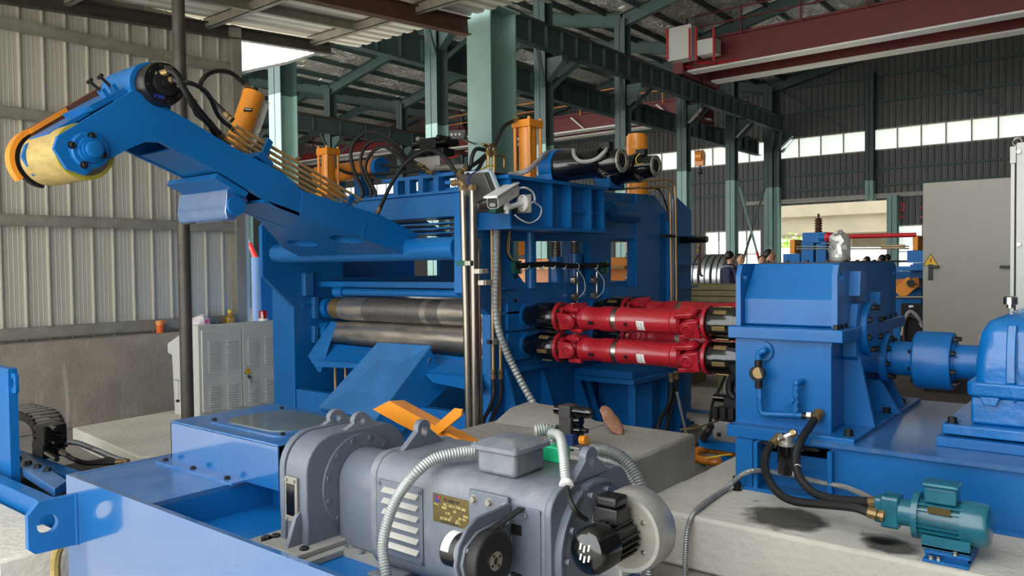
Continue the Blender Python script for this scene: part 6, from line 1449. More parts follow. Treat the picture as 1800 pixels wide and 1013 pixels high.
# people
def person(px, ptop, Y, h, face, top, legs, label, hair='hair', skirt=False, longhair=False, arms=0):
    c = P(px, ptop, Y=Y); x, y = c.x, Y; k = h/1.75
    t = thing('person', label, 'person', (x, y, 0))
    fx, fy = math.cos(face), math.sin(face); sxv = V(-fy, fx, 0); fw_ = V(fx, fy, 0)
    def q(s, f, z): return V(x, y, 0)+sxv*s*k+fw_*f*k+V(0,0,z*k)
    J = {'pel': (q(0,0,.95), .155), 'wai': (q(0,.01,1.1), .135), 'che': (q(0,.0,1.30), .165), 'neb': (q(0,-.01,1.45), .085), 'nec': (q(0,.01,1.52), .055)}
    E_ = [('pel','wai'),('wai','che'),('che','neb'),('neb','nec')]
    for s in (-1, 1):
        n = 'L' if s < 0 else 'R'
        J['sh'+n] = (q(s*.19,0,1.41), .075); J['el'+n] = (q(s*.24,.02-.02*arms,1.13), .055); J['wr'+n] = (q(s*.20,.12+.12*arms,.95+.12*arms), .04); J['ha'+n] = (q(s*.19,.15+.16*arms,.87+.16*arms), .036)
        J['hi'+n] = (q(s*.09,0,.88), .11); J['kn'+n] = (q(s*.10,.02,.5), .075); J['an'+n] = (q(s*.10,-.01,.09), .05); J['to'+n] = (q(s*.11,.13,.04), .04)
        E_ += [('neb','sh'+n),('sh'+n,'el'+n),('el'+n,'wr'+n),('wr'+n,'ha'+n),('pel','hi'+n),('hi'+n,'kn'+n),('kn'+n,'an'+n),('an'+n,'to'+n)]
    names = list(J); me = bpy.data.meshes.new('body'); o0 = V(x, y, 0)
    me.from_pydata([J[n][0]-o0 for n in names], [(names.index(a), names.index(b)) for a, b in E_], [])
    o = bpy.data.objects.new('body', me); COL.objects.link(o); place(o, o0, t)
    sk_ = o.modifiers.new('skin', 'SKIN'); o.modifiers.new('sub', 'SUBSURF').levels = 1; o.modifiers['sub'].render_levels = 1
    for i, n in enumerate(names): me.skin_vertices[0].data[i].radius = (J[n][1]*k, J[n][1]*k*.82)
    me.skin_vertices[0].data[0].use_root = True; me.materials.append(M[top])
    hc = q(0, .03, 1.635)
    hd_ = MB().sphere(hc, .078*k, .092*k, .115*k, 18, 12)
    R_ = Matrix.Rotation(face-math.pi/2, 3, 'Z')
    for i, v in enumerate(hd_.v):
        d = R_ @ (v-hc) if False else (v-hc)
        f = d.dot(fw_)
        hd_.v[i] = v
    # nose, ears, chin, hands as part of the skin mesh
    hd_.sphere(q(0, .12, 1.62), .016*k, None, .022*k, 8, 6); hd_.sphere(q(.08, .03, 1.63), .014*k, None, .028*k, 8, 6); hd_.sphere(q(-.08, .03, 1.63), .014*k, None, .028*k, 8, 6); hd_.sphere(q(0, .075, 1.555), .04*k, None, .03*k, 8, 6)
    hd_.cyl(q(0, .01, 1.47), q(0, .02, 1.58), .05*k, n=12)
    hb = build('head', hd_, 'skin', t, ang=80)
    for s in (-1, 1):
        build('eye', MB().sphere(q(s*.032, .112, 1.645), .010*k, n=8, m=6), 'hair', hb)
        hm_ = MB().sphere(q(s*.19, .16+.16*arms, .85+.16*arms), .035*k, None, .05*k, 10, 7)
        for fi in range(5): hm_.tube([q(s*(.165+.014*fi), .165+.16*arms, .83+.16*arms), q(s*(.165+.014*fi), .185+.16*arms, (.775+.01*abs(fi-2))+.16*arms)], .009*k, 6)
        build('hand', hm_, 'skin', t, ang=80)
    build('mouth', MB().obb(q(0, .117, 1.585), sxv*.022*k, fw_*.004, V(0,0,.004)), 'signal_red', hb)
    hr = MB().sphere(q(0, -.002, 1.672), .088*k, .100*k, .095*k, 16, 10)
    hr.v = [v if (v-hc).dot(fw_) < .06*k or v.z > 1.70*k else v-fw_*((v-hc).dot(fw_)-.06*k) for v in hr.v]
    if longhair: hr.sphere(q(0, -.06, 1.50), .085*k, .06*k, .20*k, 12, 9)
    build('hair', hr, hair, t, ang=80)
    if skirt: build('dress', MB().lathe(q(0,0,.42), (0,0,1), [(0, .20*k), (.3*k, .19*k), (.55*k, .165*k), (.68*k, .14*k), (.9*k, .165*k)], 20), top, t)
    else: build('trousers', MB().lathe(q(.095,0,.1), (0,0,1), [(0, .062*k), (.4*k, .085*k), (.76*k, .12*k)], 14).lathe(q(-.095,0,.1), (0,0,1), [(0, .062*k), (.4*k, .085*k), (.76*k, .12*k)], 14).lathe(q(0,0,.82), (0,0,1), [(0, .16*k), (.14*k, .165*k)], 18), legs, t)
    return t
A0 = math.radians(20)
pj = person(1282, 443, 15.2, 1.84, math.radians(62), 'navy', 'dark_trouser', 'person in dark navy work jacket with a pale stripe, seen from behind')
c = P(1278, 470, Y=15.0); build('jacket_stripe', MB().tube(spline([P(1266,472,Y=14.98), P(1276,468,Y=14.94), P(1289,469,Y=14.98)]), .014, 8), 'cable_grey', pj)
person(1301, 449, 16.5, 1.80, math.radians(-40), 'blue_shirt', 'dark_trouser', 'person in blue short-sleeved shirt looking down beside the navy jacket', arms=1)
person(1351, 442, 14.2, 1.84, math.radians(10), 'grey_shirt', 'dark_trouser', 'person in light grey shirt facing along the hall next to the gearbox')
person(1339, 451, 17.5, 1.76, math.radians(-60), 'dark_trouser', 'dark_trouser', 'person in dark clothes half hidden behind the grey shirt')
person(1261, 452, 24.0, 1.78, math.radians(0), 'cream_dress', 'cream_dress', 'person with long dark hair in a cream dress by the coils', skirt=True, longhair=True)
person(1524, 450, 22.5, 1.74, math.radians(200), 'navy', 'dark_trouser', 'distant person whose head alone shows behind the gearbox lid')
person(1551, 447, 21.5, 1.77, math.radians(160), 'dark_trouser', 'dark_trouser', 'distant person at the line, taller head of the two close together')
person(1560, 446, 23.5, 1.80, math.radians(180), 'blue_shirt', 'dark_trouser', 'distant person at the line, standing partly behind the other')
# ================================================================ FOREGROUND DRIVE BASE
FB = 1.45; BX0 = P(116, 835, Y=FB).x; BZ = .69
fb = thing('front_bedplate', 'glossy pale-reflecting blue welded bed under the grey motor', 'machine base', (-2.4, 1.9, 0))
build('front_plate', MB().box(BX0, -1.22, FB, FB+.022, 0, BZ), 'blue_base', fb)
build('end_plate', MB().box(BX0, BX0+.022, FB+.022, 2.5, 0, BZ), 'blue_base', fb)
build('rear_plate', MB().box(BX0, -2.6, 2.5, 2.522, 0, BZ-.06), 'blue', fb); build('rear_plate', MB().box(-2.6, -1.22, 2.27, 2.292, 0, .555), 'blue', fb)
dx1 = P(272, 883, Z=BZ).x
build('deck_plate', MB().box(BX0+.022, dx1, FB+.022, 2.5, BZ-.022, BZ-.002), 'blue_top', fb)
build('inner_deck', MB().box(dx1, -1.22, FB+.022, 2.27, .535, .555), 'blue', fb)
build('inner_wall', MB().box(dx1-.02, dx1, FB+.022, 2.5, .55, BZ-.022), 'blue', fb)
build('inner_beam', MB().box(dx1, -2.52, 2.02, 2.05, .555, BZ-.03), 'blue', fb)
x = P(405, 880, Y=2.0).x; build('stiffener', MB().box(x-.012, x+.012, 1.92, 2.02, .555, BZ-.03), 'blue', fb)
build('gear_pad', MB().box(-2.62, -2.25, FB+.05, 2.32, .555, .58), 'dusty_grey', fb, .004)
bolts(fb, [P(485, 952, Z=.582), P(535, 975, Z=.582), P(468, 955, Z=.58)], (0,0,1), .018, .028)
lx = P(133, 900, Y=FB).x
lug = [(FB, P(133, 868, Y=FB).z), (FB, P(133, 955, Y=FB).z), (FB-.17, P(133, 955, Y=FB).z+.005), (FB-.195, P(133, 955, Y=FB).z+.03), (FB-.195, P(133, 868, Y=FB).z-.05), (FB-.15, P(133, 868, Y=FB).z)]
zc0 = sum(p[1] for p in lug[:2])/2
build('lifting_lug', MB().prism('x', lug, lx-.016, lx+.016, [circ((FB-.12, zc0+.01), .042, 20)]), 'blue', fb)
build('weld_bead', MB().tube([V(lx+.016, FB-.004, lug[1][1]), V(lx+.016, FB-.004, lug[0][1])], .008, 8), 'blue', fb)
# sheet cover over the coupling
CX0, CX1, CYF, CYR, CZ = -3.61, -2.745, 1.87, 2.44, .88
cv = thing('coupling_cover', 'blue sheet metal cover with a dull inspection window on the front bed', 'cover', (-3.2, 2.1, BZ))
build('front_sheet', MB().box(CX0, CX1, CYF, CYF+.006, BZ, CZ-.01), 'blue_base', cv)
build('top_sheet', MB().box(CX0, CX1, CYF, CYR, CZ-.01, CZ), 'blue_top', cv, .004)
build('left_sheet', MB().box(CX0, CX0+.006, CYF, CYR, BZ, CZ-.01), 'blue_base', cv); build('rear_sheet', MB().box(CX0, CX1, CYR-.006, CYR, BZ, CZ-.01), 'blue', cv)
build('foot_strip', MB().box(CX0-.02, -2.98, CYF-.07, CYF, BZ-.002, BZ+.008), 'blue_top', cv)
bolts(cv, [V(x_, CYF-.04, BZ+.008) for x_ in (CX0+.02, CX0+.27, CX0+.55)], (0,0,1), .012)
wx0, wx1 = -3.38, -2.9
build('window_frame', MB().prism('z', rrect(wx0-.05, wx1+.05, CYF+.08, CYR-.06, .05), CZ, CZ+.006), 'blue_top', cv)
build('window_pane', MB().prism('z', rrect(wx0, wx1, CYF+.12, CYR-.10, .10), CZ+.006, CZ+.010), 'cover_glass', cv)
bolts(cv, [V(x_, y_, CZ+.006) for x_ in (wx0-.03, wx1+.03) for y_ in (CYF+.11, CYR-.09)], (0,0,1), .010)
# ---- grey gearbox
gg = thing('grey_gearbox', 'upright grey gearbox with round bolted cover and two lifting eyes', 'gearbox', (-2.41, 1.95, .58))
GA, GB, GYA, GYB = -2.488, -2.333, 1.705, 2.195
def gprof(o): return rrect(GYA-o, GYB+o, .58, .985+o, .13, 8)[:18]+[(GYA-o, .58), (GYB+o, .58)]
build('case', MB().prism('x', gprof(0), GA+.03, GB), 'grey_motor_clean', gg, .006)
build('rim', MB().prism('x', gprof(.006), GA, GA+.03), 'grey_motor_clean', gg, .004)
gcy, gcz = 1.955, .785
build('round_cover', MB().lathe((GB, gcy, gcz), (1,0,0), [(0, .182), (.006, .182), (.008, .180)], 56), 'grey_motor_clean', gg)
bolts(gg, [V(GB+.008, gcy+.163*math.cos(a), gcz+.163*math.sin(a)) for a in [math.radians(d) for d in range(15, 375, 30)]], (1,0,0), .010, .006, 'grey_motor_clean', 'cap', 'cap_screw')
c = P(640, 800, X=GB+.008); bolts(gg, [c], (1,0,0), .013, .012, 'grey_motor_clean'); bolts(gg, [c+V(0,.035,-.004)], (1,0,0), .007, .012, 'grey_motor_clean')
for (px, py, xx) in ((590, 737, GA+.01), (632, 742, GB-.02)):
    c = P(px, py, X=xx); y, z = c.y, c.z
    build('lifting_eye', MB().prism('x', [(y-.10, .975), (y-.035, z+.0)]+circ((y, z), .04, 9, math.radians(160), math.radians(20))+[(y+.035, z+.02), (y+.10, .975)], xx-.012, xx+.012, [circ((y, z+.005), .017, 14)]), 'grey_motor', gg)
g0, g1 = P(505, 835, Y=GYA), P(527, 920, Y=GYA)
sg = build('sight_gauge', MB().box(g0.x, g1.x, GYA-.012, GYA, g1.z, g0.z), 'galv', gg, .003)
build('gauge_glass', MB().box(g0.x+.012, g1.x-.012, GYA-.015, GYA-.012, g1.z+.025, g0.z-.025), 'black_gloss', sg)
bolts(sg, [V(x_, GYA-.012, z_) for x_ in (g0.x+.012, g1.x-.012) for z_ in (g0.z-.012, g1.z+.012)], (0,-1,0), .006, mat='galv')
build('side_gusset', MB().prism('x', [(GYA, .58), (GYA-.07, .58), (GYA-.05, .62), (GYA-.02, .70), (GYA, .72)], GB-.055, GB-.035), 'grey_motor', gg)
build('foot', MB().box(GA-.02, GB+.05, GYA-.08, GYB+.08, .58, .600), 'dusty_grey', gg, .004)
# bell housing
def arch(y, z, r, zb): return [(y+r, zb)]+circ((y, z), r, 14, 0, math.pi)+[(y-r, zb)]
bh = thing('coupling_guard', 'dark grey arched coupling guard between gearbox and motor', 'guard', (-2.18, 1.95, .555))
build('arch_shell', MB().prism('x', arch(1.955, .80, .115, .575), GB+.01, -2.03), 'grey_motor_clean', bh, .008)
build('guard_foot', MB().box(GB+.02, -2.03, 1.80, 2.1, .555, .575), 'dusty_grey', bh); bolts(bh, [V(GB+.07, 1.82, .575), V(GB+.16, 1.82, .575)], (0,0,1), .010, mat='grey_motor')
# ---- grey motor
MX0, MX1, MYA, MYB, MZ0, MZ1 = -2.025, -1.30, 1.75, 2.165, .575, .965
gm = thing('grey_motor', 'big grey square-frame motor with terminal box in front of the rolls', 'motor', (-1.66, 1.95, .555))
build('frame', MB().prism('x', rrect(MYA, MYB, MZ0, MZ1, .075, 7), MX0, MX1), 'grey_motor', gm, .006)
build('drive_flange', MB().prism('x', rrect(MYA-.004, MYB+.004, MZ0, MZ1+.004, .078, 7), MX0-.012, MX0+.02), 'grey_motor', gm, .004)
build('end_plate', MB().prism('x', rrect(MYA-.006, MYB+.006, MZ0-.004, MZ1+.006, .08, 7), MX1, MX1+.022), 'grey_motor_clean', gm, .004)
build('end_bell', MB().lathe((MX1+.022, 1.957, .765), (1,0,0), [(0, .19), (.012, .19), (.016, .182)], 56), 'grey_motor_clean', gm)
build('end_arc', MB().prism('x', circ((1.957, .765), .197, 16, math.radians(115), math.radians(235))+circ((1.957, .765), .186, 16, math.radians(235), math.radians(115)), MX1+.022, MX1+.046), 'grey_motor_clean', gm)
build('end_arc', MB().prism('x', circ((1.957, .765), .197, 8, math.radians(62), math.radians(108))+circ((1.957, .765), .186, 8, math.radians(108), math.radians(62)), MX1+.022, MX1+.046), 'grey_motor_clean', gm)
bolts(gm, [V(MX1+.036, 1.957+.165*math.cos(a), .765+.165*math.sin(a)) for a in [math.radians(d) for d in (48, 75, 105, 150, 180, 215, 250)]], (1,0,0), .010, .02, 'grey_motor_clean', 'cap', 'cap_screw')
for (px, py, xx) in ((713, 780, MX0+.03), (1030, 838, MX1+.01)):
    y = 1.955; z = MZ1
    build('lifting_eye', MB().prism('x', [(y-.10, z), (y-.03, z+.055)]+circ((y, z+.06), .032, 9, math.radians(165), math.radians(15))+[(y+.03, z+.055), (y+.10, z)], xx-.012, xx+.012, [circ((y, z+.052), .014, 14, ry=.022)]), 'grey_motor_clean', gm)
for sx in (MX0+.08, MX1-.08): build('foot', MB().box(sx-.06, sx+.06, MYA-.05, MYB+.05, .555, .585), 'grey_motor', gm, .004)
# louvre panel
def mp(px, py, Y=MYA): return P(px, py, Y=Y)
a, b = mp(655, 842), mp(744, 872)
lv = build('louvre_panel', MB().box(MX0+.03, mp(744,870).x, MYA-.006, MYA, mp(655,965).z, mp(655,838).z), 'grey_motor_clean', gm, .002)
lx0, lx1 = MX0+.06, mp(738, 890).x
for k in range(6):
    z = mp(700, 868+19*k).z; build('louvre', MB().prism('x', [(MYA-.004, z+.016), (MYA-.020, z), (MYA-.004, z+.002)], lx0, lx1), 'aluminium' if k % 5 != 5 else 'steel', lv)
bolts(lv, [V(x_, MYA-.004, z_) for x_ in (lx0-.02, lx1+.008) for z_ in (mp(655,845).z, mp(655,960).z)], (0,-1,0), .007, mat='grey_motor', kind='cap', name='cap_screw')
# name plate with printed lines and a red and blue emblem
n0, n1 = mp(762, 866), mp(826, 928); NY = MYA-.003
np_ = build('name_plate', MB().box(n0.x, n1.x, NY, MYA, mp(762,915).z, n0.z), 'nameplate', gm)
W_, H_ = n1.x-n0.x, n0.z-mp(762,915).z
def npbox(n, u0, u1, v0, v1, mt): return build(n, MB().box(n0.x+W_*u0, n0.x+W_*u1, NY-.0012, NY, n0.z-H_*v1, n0.z-H_*v0), mt, np_)
npbox('emblem', .07, .13, .06, .16, 'cable_blue'); npbox('emblem', .15, .20, .06, .16, 'signal_red'); npbox('emblem', .07, .12, .19, .29, 'cable_blue'); npbox('emblem', .14, .19, .20, .29, 'cable_blue')
def txt(body, u, v, h, mt, ax=1):
    cu = bpy.data.curves.new('t', 'FONT'); cu.body = body; cu.size = H_*h; cu.extrude = .0003
    o = bpy.data.objects.new('t', cu); COL.objects.link(o); dg = bpy.context.evaluated_depsgraph_get(); me = bpy.data.meshes.new_from_object(o.evaluated_get(dg)); bpy.data.objects.remove(o)
    me.name = 'plate_print'; me.materials.clear(); me.materials.append(M[mt]); w = V(n0.x+W_*u, NY-.0012, n0.z-H_*v)
    q_ = bpy.data.objects.new('plate_print', me); COL.objects.link(q_); place(q_, w, np_); q_.rotation_euler = (math.pi/2, 0, 0)
for (s_, u_, v_, h_, mt) in (('TK 8888 HP', .30, .21, .15, 'dark_print'), ('MC 160-4 1500', .30, .36, .13, 'gold_print'), ('380', .80, .38, .13, 'gold_print'), ('No.2', .04, .40, .11, 'gold_print'), ('3000', .25, .47, .12, 'gold_print'), ('50', .58, .52, .12, 'gold_print'), ('0-50', .36, .64, .12, 'gold_print'), ('4000', .84, .60, .12, 'gold_print'), ('77', .48, .76, .12, 'gold_print'), ('80-100', .72, .72, .12, 'gold_print'), ('20T30187', .20, .86, .13, 'gold_print'), ('2013', .62, .90, .13, 'gold_print'), ('0.3', .66, .81, .11, 'gold_print')):
    txt(s_, u_, v_, h_, mt)
for k in range(11): npbox('print_mark', .22+.045*k, .25+.045*k, .915, .965, 'dark_print')
# side panel with slots
pn = build('side_panel', MB().box(mp(899,880).x, MX1-.015, MYA-.006, MYA, .60, mp(935,895).z), 'grey_motor_clean', gm, .002)
for (py0, py1) in ((920, 938), (1005, 1020)):
    build('slot', MB().box(mp(900,930).x, mp(919,930).x, MYA-.008, MYA-.006, mp(905,py1).z, mp(905,py0).z), 'black_hole', pn)
bolts(pn, [mp(924, 906, MYA-.006)], (0,-1,0), .008, mat='grey_motor', kind='cap', name='cap_screw')
# terminal box
t0, t1 = P(838, 790, Y=1.80), P(905, 815, Y=1.80); z0_ = MZ1; z1_ = P(905, 800, Y=1.80).z
tb = build('terminal_box', MB().box(t0.x, t1.x, 1.80, 1.95, z0_, z0_+.075), 'grey_motor', gm, .012)
build('box_lid', loft([[V(x_, y_, z_) for x_, y_ in rrect(t0.x-o, t1.x+o, 1.80-o, 1.95+o, .012, 4)] for z_, o in ((z0_+.075, .016), (z0_+.088, .016), (z0_+.104, -.018), (z0_+.109, -.035))]), 'grey_motor', tb)
bolts(tb, [V(t1.x+.006, 1.80-.004, z0_+.088), V(t1.x+.006, 1.95, z0_+.088), V(t0.x, 1.80-.004, z0_+.088)], (0,0,1), .007, mat='grey_motor')
# encoder, bracket, pulley and belt
ec = P(866, 985, Y=1.60); EY, EZ = 1.60, ec.z
br_ = build('encoder_bracket', MB().box(mp(828,870).x, mp(897,900).x, MYA-.012, MYA, mp(828,940).z-.05, mp(828,858).z), 'grey_motor_clean', gm, .003)
bolts(br_, [mp(px, py, MYA-.012) for px, py in ((833,878),(860,884),(888,893))], (0,-1,0), .011, mat='galv')
bx_ = ec.x-.045
arm_ = [(MYA-.012, EZ+.115), (MYA-.012, EZ-.09)]+circ((EY, EZ), .092, 22, math.radians(300), math.radians(75))[0:0]+[(EY+.05, EZ-.10), (EY-.03, EZ-.095), (EY-.085, EZ-.05), (EY-.098, EZ), (EY-.085, EZ+.05), (EY-.05, EZ+.09), (EY-.01, EZ+.11)]
build('bracket_arm', MB().prism('x', arm_, bx_-.012, bx_), 'grey_motor_clean', br_, .004)
build('adjust_plate', MB().prism('x', [(MYA-.03, EZ+.085), (MYA-.03, EZ+.0), (EY, EZ-.08), (EY-.07, EZ-.05), (EY-.085, EZ), (EY-.07, EZ+.045), (EY-.02, EZ+.075)], bx_, bx_+.010), 'grey_motor', br_, .003)
bolts(br_, [V(bx_+.010, EY+.04, EZ+.068), V(bx_+.010, EY+.075, EZ+.068), V(bx_+.010, EY+.105, EZ+.070), V(bx_+.010, EY-.06, EZ+.035), V(bx_+.010, EY-.06, EZ-.05)], (1,0,0), .008, .014, 'grey_motor', 'cap', 'cap_screw')
en = thing('rotary_encoder', 'small black rotary encoder with white label on the motor bracket', 'encoder', (bx_-.1, EY, EZ-.04))
build('flange_body', MB().lathe((bx_-.012, EY, EZ), (-1,0,0), [(0, .048), (.04, .048), (.05, .044)], 28), 'galv', en)
build('black_case', MB().lathe((bx_-.058, EY, EZ), (-1,0,0), [(0, .046), (.01, .049), (.05, .049), (.056, .044)], 28), 'black_plastic', en)
build('white_label', MB().prism('x', circ((EY, EZ), .0502, 12, math.radians(80), math.radians(170))+circ((EY, EZ), .0485, 12, math.radians(170), math.radians(80)), bx_-.105, bx_-.075), 'label_white', en)
build('cable_stub', MB().cyl((bx_-.05, EY, EZ-.045), (bx_-.05, EY, EZ-.11), .009, n=8), 'rubber', en)
pu = thing('belt_pulley', 'black round belt pulley with steel hub on the encoder shaft', 'pulley', (bx_+.04, EY, EZ-.075))
build('pulley_rim', MB().lathe((bx_+.016, EY, EZ), (1,0,0), [(0, .078), (.004, .080), (.034, .080), (.038, .076), (.038, .030)], 40), 'rubber', pu)
build('hub', MB().lathe((bx_+.05, EY, EZ), (1,0,0), [(0, .026), (.008, .026), (.008, .010), (.002, .009)], 24), 'steel', pu)
bolts(pu, [V(bx_+.058, EY+.018*math.cos(a), EZ+.018*math.sin(a)) for a in (.5, 2.1, 3.7, 5.3)], (1,0,0), .004, .002, 'black_steel', 'cap', 'cap_screw')
bs_ = P(918, 928, Y=MYA); pts = [V(bx_+.035, EY-.0, EZ+.081), V(bx_+.035, MYA-.01, EZ+.055), V(bx_+.035, MYA+.0, EZ+.052)]
tag(build('drive_belt', MB().bar(V(bx_+.035, EY+.01, EZ+.080), V(bx_+.035, MYA-.007, EZ+.105), .022, .005), 'rubber'), 'flat black belt from the pulley into the motor slot', 'belt')
# ---- blower
bc0 = P(1027, 975, Y=1.72); bX, bZ = bc0.x, bc0.z
bl = thing('cooling_blower', 'cast aluminium blower with small black motor at the motor end', 'blower', (bX, 1.85, bZ-.12))
build('volute', MB().lathe((bX, 1.93, bZ), (0,1,0), [(0, .085), (.004, .110), (.016, .118), (.085, .118), (.10, .108), (.10, .05)], 44), 'aluminium', bl)
build('volute_rim', MB().lathe((bX, 1.926, bZ), (0,1,0), [(0, .100), (0, .112), (.012, .116), (.012, .100)], 44, True), 'aluminium', bl)
build('volute_face', MB().cyl((bX, 1.925, bZ), (bX, 1.932, bZ), .10, n=40), 'galv', bl)
build('outlet', MB().bar((bX-.02, 1.98, bZ-.1), (bX-.16, 1.98, bZ-.12), .08, .09), 'aluminium', bl, .01)
bolts(bl, [V(bX+.075*math.cos(a), 1.925, bZ+.075*math.sin(a)) for a in (.6, -.6, 2.4, 3.8)], (0,-1,0), .006, mat='steel')
build('motor_core', MB().cyl((bX, 1.80, bZ), (bX, 1.925, bZ), .048, n=24), 'black_plastic', bl)
for k in range(20):
    a = k*2*math.pi/20; rad = V(math.cos(a), 0, math.sin(a)); tn = V(-math.sin(a), 0, math.cos(a))
    build('fin', MB().obb(V(bX, 1.86, bZ)+rad*.053, V(0,.055,0), tn*.0022, rad*.008), 'black_plastic', bl)
fc = build('fan_cover', MB().lathe((bX, 1.81, bZ), (0,-1,0), [(0, .063), (.06, .063), (.075, .058), (.085, .045), (.088, .02)], 36), 'black_gloss', bl)
for i in range(5):
    for j in range(2):
        u_, v_ = -.026+.013*i, (.014 if j else -.014)+.004*(i % 2)
        build('vent_slot', MB().obb((bX+u_, 1.721+.006*abs(u_)/.03, bZ+v_), V(.0026,0,.0), V(.002,0,.009), V(0,.002,0)), 'label_white', fc)
build('junction_box', MB().box(bX-.045, bX+.035, 1.83, 1.905, bZ+.05, bZ+.095), 'black_plastic', bl, .004)
build('junction_lid', MB().box(bX-.04, bX+.03, 1.835, 1.90, bZ+.095, bZ+.125), 'black_plastic', bl, .008)
# conduits of the motor
tag(build('terminal_conduit', MB().ribbed(spline([P(833,793,Y=1.88), P(800,797,Y=1.82), P(762,808,Y=1.76), P(728,835,Y=1.70), P(700,872,Y=1.68), P(682,915,Y=1.66), P(673,960,Y=1.64), P(677,1000,Y=1.62), P(688,1060,Y=1.60)], 14), .017, .009, .09), 'conduit_light'), 'light grey ribbed conduit looping from the terminal box down the motor side', 'conduit')
tag(build('blower_conduit', MB().ribbed(spline([P(970,762,Y=2.08), P(984,768,Y=2.0), P(990,795,Y=1.92), P(993,825,Y=1.86), P(995,846,Y=1.83)], 12), .015, .010, .09), 'conduit_light'), 'short white ribbed conduit hanging off the motor top', 'conduit')
tag(build('conduit_collar', MB().lathe(P(995,846,Y=1.83), P(996,856,Y=1.82)-P(995,846,Y=1.83), [(0, .017), (.008, .021), (.016, .021), (.018, .013)], 14), 'label_white'), 'white end collar on the hanging ribbed conduit', 'collar')
tag(build('blower_cable', MB().tube(spline([P(996,856,Y=1.82), P(1002,880,X=-1.235), P(1014,901,X=-1.215), P(1030,913,Y=1.85)]), .008, 8), 'rubber'), 'black cable from the white conduit to the blower motor', 'cable')
tag(build('conduit_elbow', MB().ribbed(spline([P(940,758,Y=2.07), P(962,756,Y=2.10), P(972,768,Y=2.10), P(974,788,Y=2.1)], 10), .02, .009, .1), 'conduit_light'), 'ribbed elbow leaving the back of the terminal box', 'conduit')
g_ = P(970, 801, Y=2.1); tag(build('green_connector', MB().cbox((-1.475, 2.05, MZ1+.026), .075, .05, .05), 'green_block', None, .004), 'bright green connector block on the motor top', 'connector')
for i, (r_, pts) in enumerate(((.030, [(1038,790),(1070,793),(1098,808),(1118,835),(1128,862),(1135,900),(1140,950),(1142,1040)]), (.018, [(1036,785),(1050,805),(1080,815),(1102,832),(1118,858),(1122,890),(1126,940),(1128,1040)]))):
    tag(build('block_conduit', MB().ribbed(spline([P(x_, y_, Y=3.46-.01*i) for x_, y_ in pts], 10), r_, .014, .09), 'conduit'), ('thick grey ribbed conduit curving over the concrete block', 'thinner grey conduit running beside the thick one over the block')[i], 'conduit')
# ---- orange lever frame
lv_ = thing('orange_lever', 'bright orange folded steel bar with an upturned tab behind the grey motor', 'steel bar', P(740, 760, Y=2.7))
YO = 2.66
build('bar', plate([P(655,720,Y=YO), P(684,705,Y=YO), P(840,790,Y=YO), P(800,790,Y=YO), P(760,775,Y=YO), P(700,745,Y=YO)], .10, (0, 1, -.1)), 'orange', lv_)
build('tab', plate([P(757,755,Y=YO-.03), P(798,718,Y=YO-.03), P(812,720,Y=YO-.03), P(811,731,Y=YO-.03), P(770,765,Y=YO-.03)], .012, (0, 1, 0)), 'orange', lv_, .002)
build('post', MB().box(P(800,790,Y=YO).x, P(830,790,Y=YO).x, YO+.02, YO+.08, 0, P(800,790,Y=YO).z), 'orange', lv_)
# ================================================================ LEFT: control desk, things on the dado
DX = -7.02; dy0, dy1 = P(350, 600, X=DX).y, P(494, 600, X=DX).y; dzt = P(420, 568, X=DX).z; sz = .16
cd = thing('control_desk', 'light grey control desk with louvred double doors beside the pipe prop', 'control desk', (DX-.3, (dy0+dy1)/2, sz))
xl = P(294, 604, Y=dy0).x; zl_ = P(294, 604, Y=dy0).z; zl2 = P(300, 621, Y=dy0).z; xl2 = P(302, 621, Y=dy0).x
build('desk_body', MB().prism('y', [(DX-.02, sz), (DX-.02, dzt), (DX-.10, dzt), (xl, zl_), (xl, zl2), (xl2, zl2-.02), (xl2+.03, sz)], dy0, dy1), 'cabinet_grey', cd, .006)
mid = (dy0+dy1)/2+.0; lmesh = mesh_of('louvre', MB().prism('x', rrect(-.055, .055, -.007, .007, .006, 3), 0, .012), 'cabinet_grey', V(0,0,0))
for (a_, b_) in ((dy0+.03, mid-.004), (mid+.004, dy1-.03)):
    d_ = build('door', MB().box(DX-.02, DX, a_, b_, sz+.06, dzt-.05), 'cabinet_grey', cd, .004)
    for f_ in (.27, .73):
        for (g0_, n_l) in ((dzt-.17, 13), (dzt-.60, 11)):
            for k in range(n_l): inst('louvre', lmesh, (DX, a_+(b_-a_)*f_, g0_-.024*k), d_)
tri_sign(cd, (DX+.001, mid+.06, P(435, 651, X=DX).z), .045, 'x')
k_ = P(435, 661, X=DX); build('lock', MB().cyl((DX, mid+.06, k_.z-.01), (DX+.03, mid+.06, k_.z-.01), .018, n=14), 'steel', cd); build('key', MB().bar((DX+.03, mid+.06, k_.z-.01), (DX+.03, mid+.075, k_.z-.07), .01, .004), 'steel', cd)
h_ = P(313, 705, Y=dy0-.01); build('side_lock', MB().cyl((h_.x, dy0, h_.z), (h_.x, dy0-.025, h_.z), .014, n=10), 'black_steel', cd)
build('side_seam', MB().box(P(303,668,Y=dy0).x, P(320,668,Y=dy0).x, dy0-.002, dy0, h_.z+.20, h_.z+.204).box(h_.x-.002, h_.x+.002, dy0-.002, dy0, h_.z+.02, h_.z+.2), 'black_steel', cd)
bb = P(463, 561, X=DX-.06); be = thing('warning_beacon', 'red warning beacon on a white foot on the control desk', 'beacon', (DX-.06, bb.y, dzt))
build('beacon_foot', MB().cyl((DX-.06, bb.y, dzt), (DX-.06, bb.y, dzt+.025), .05, n=20), 'white_plastic', be)
build('beacon_lens', MB().lathe((DX-.06, bb.y, dzt+.025), (0,0,1), [(0, .042), (.07, .042), (.08, .036)], 20), 'red_lens', be)
ZD = .90
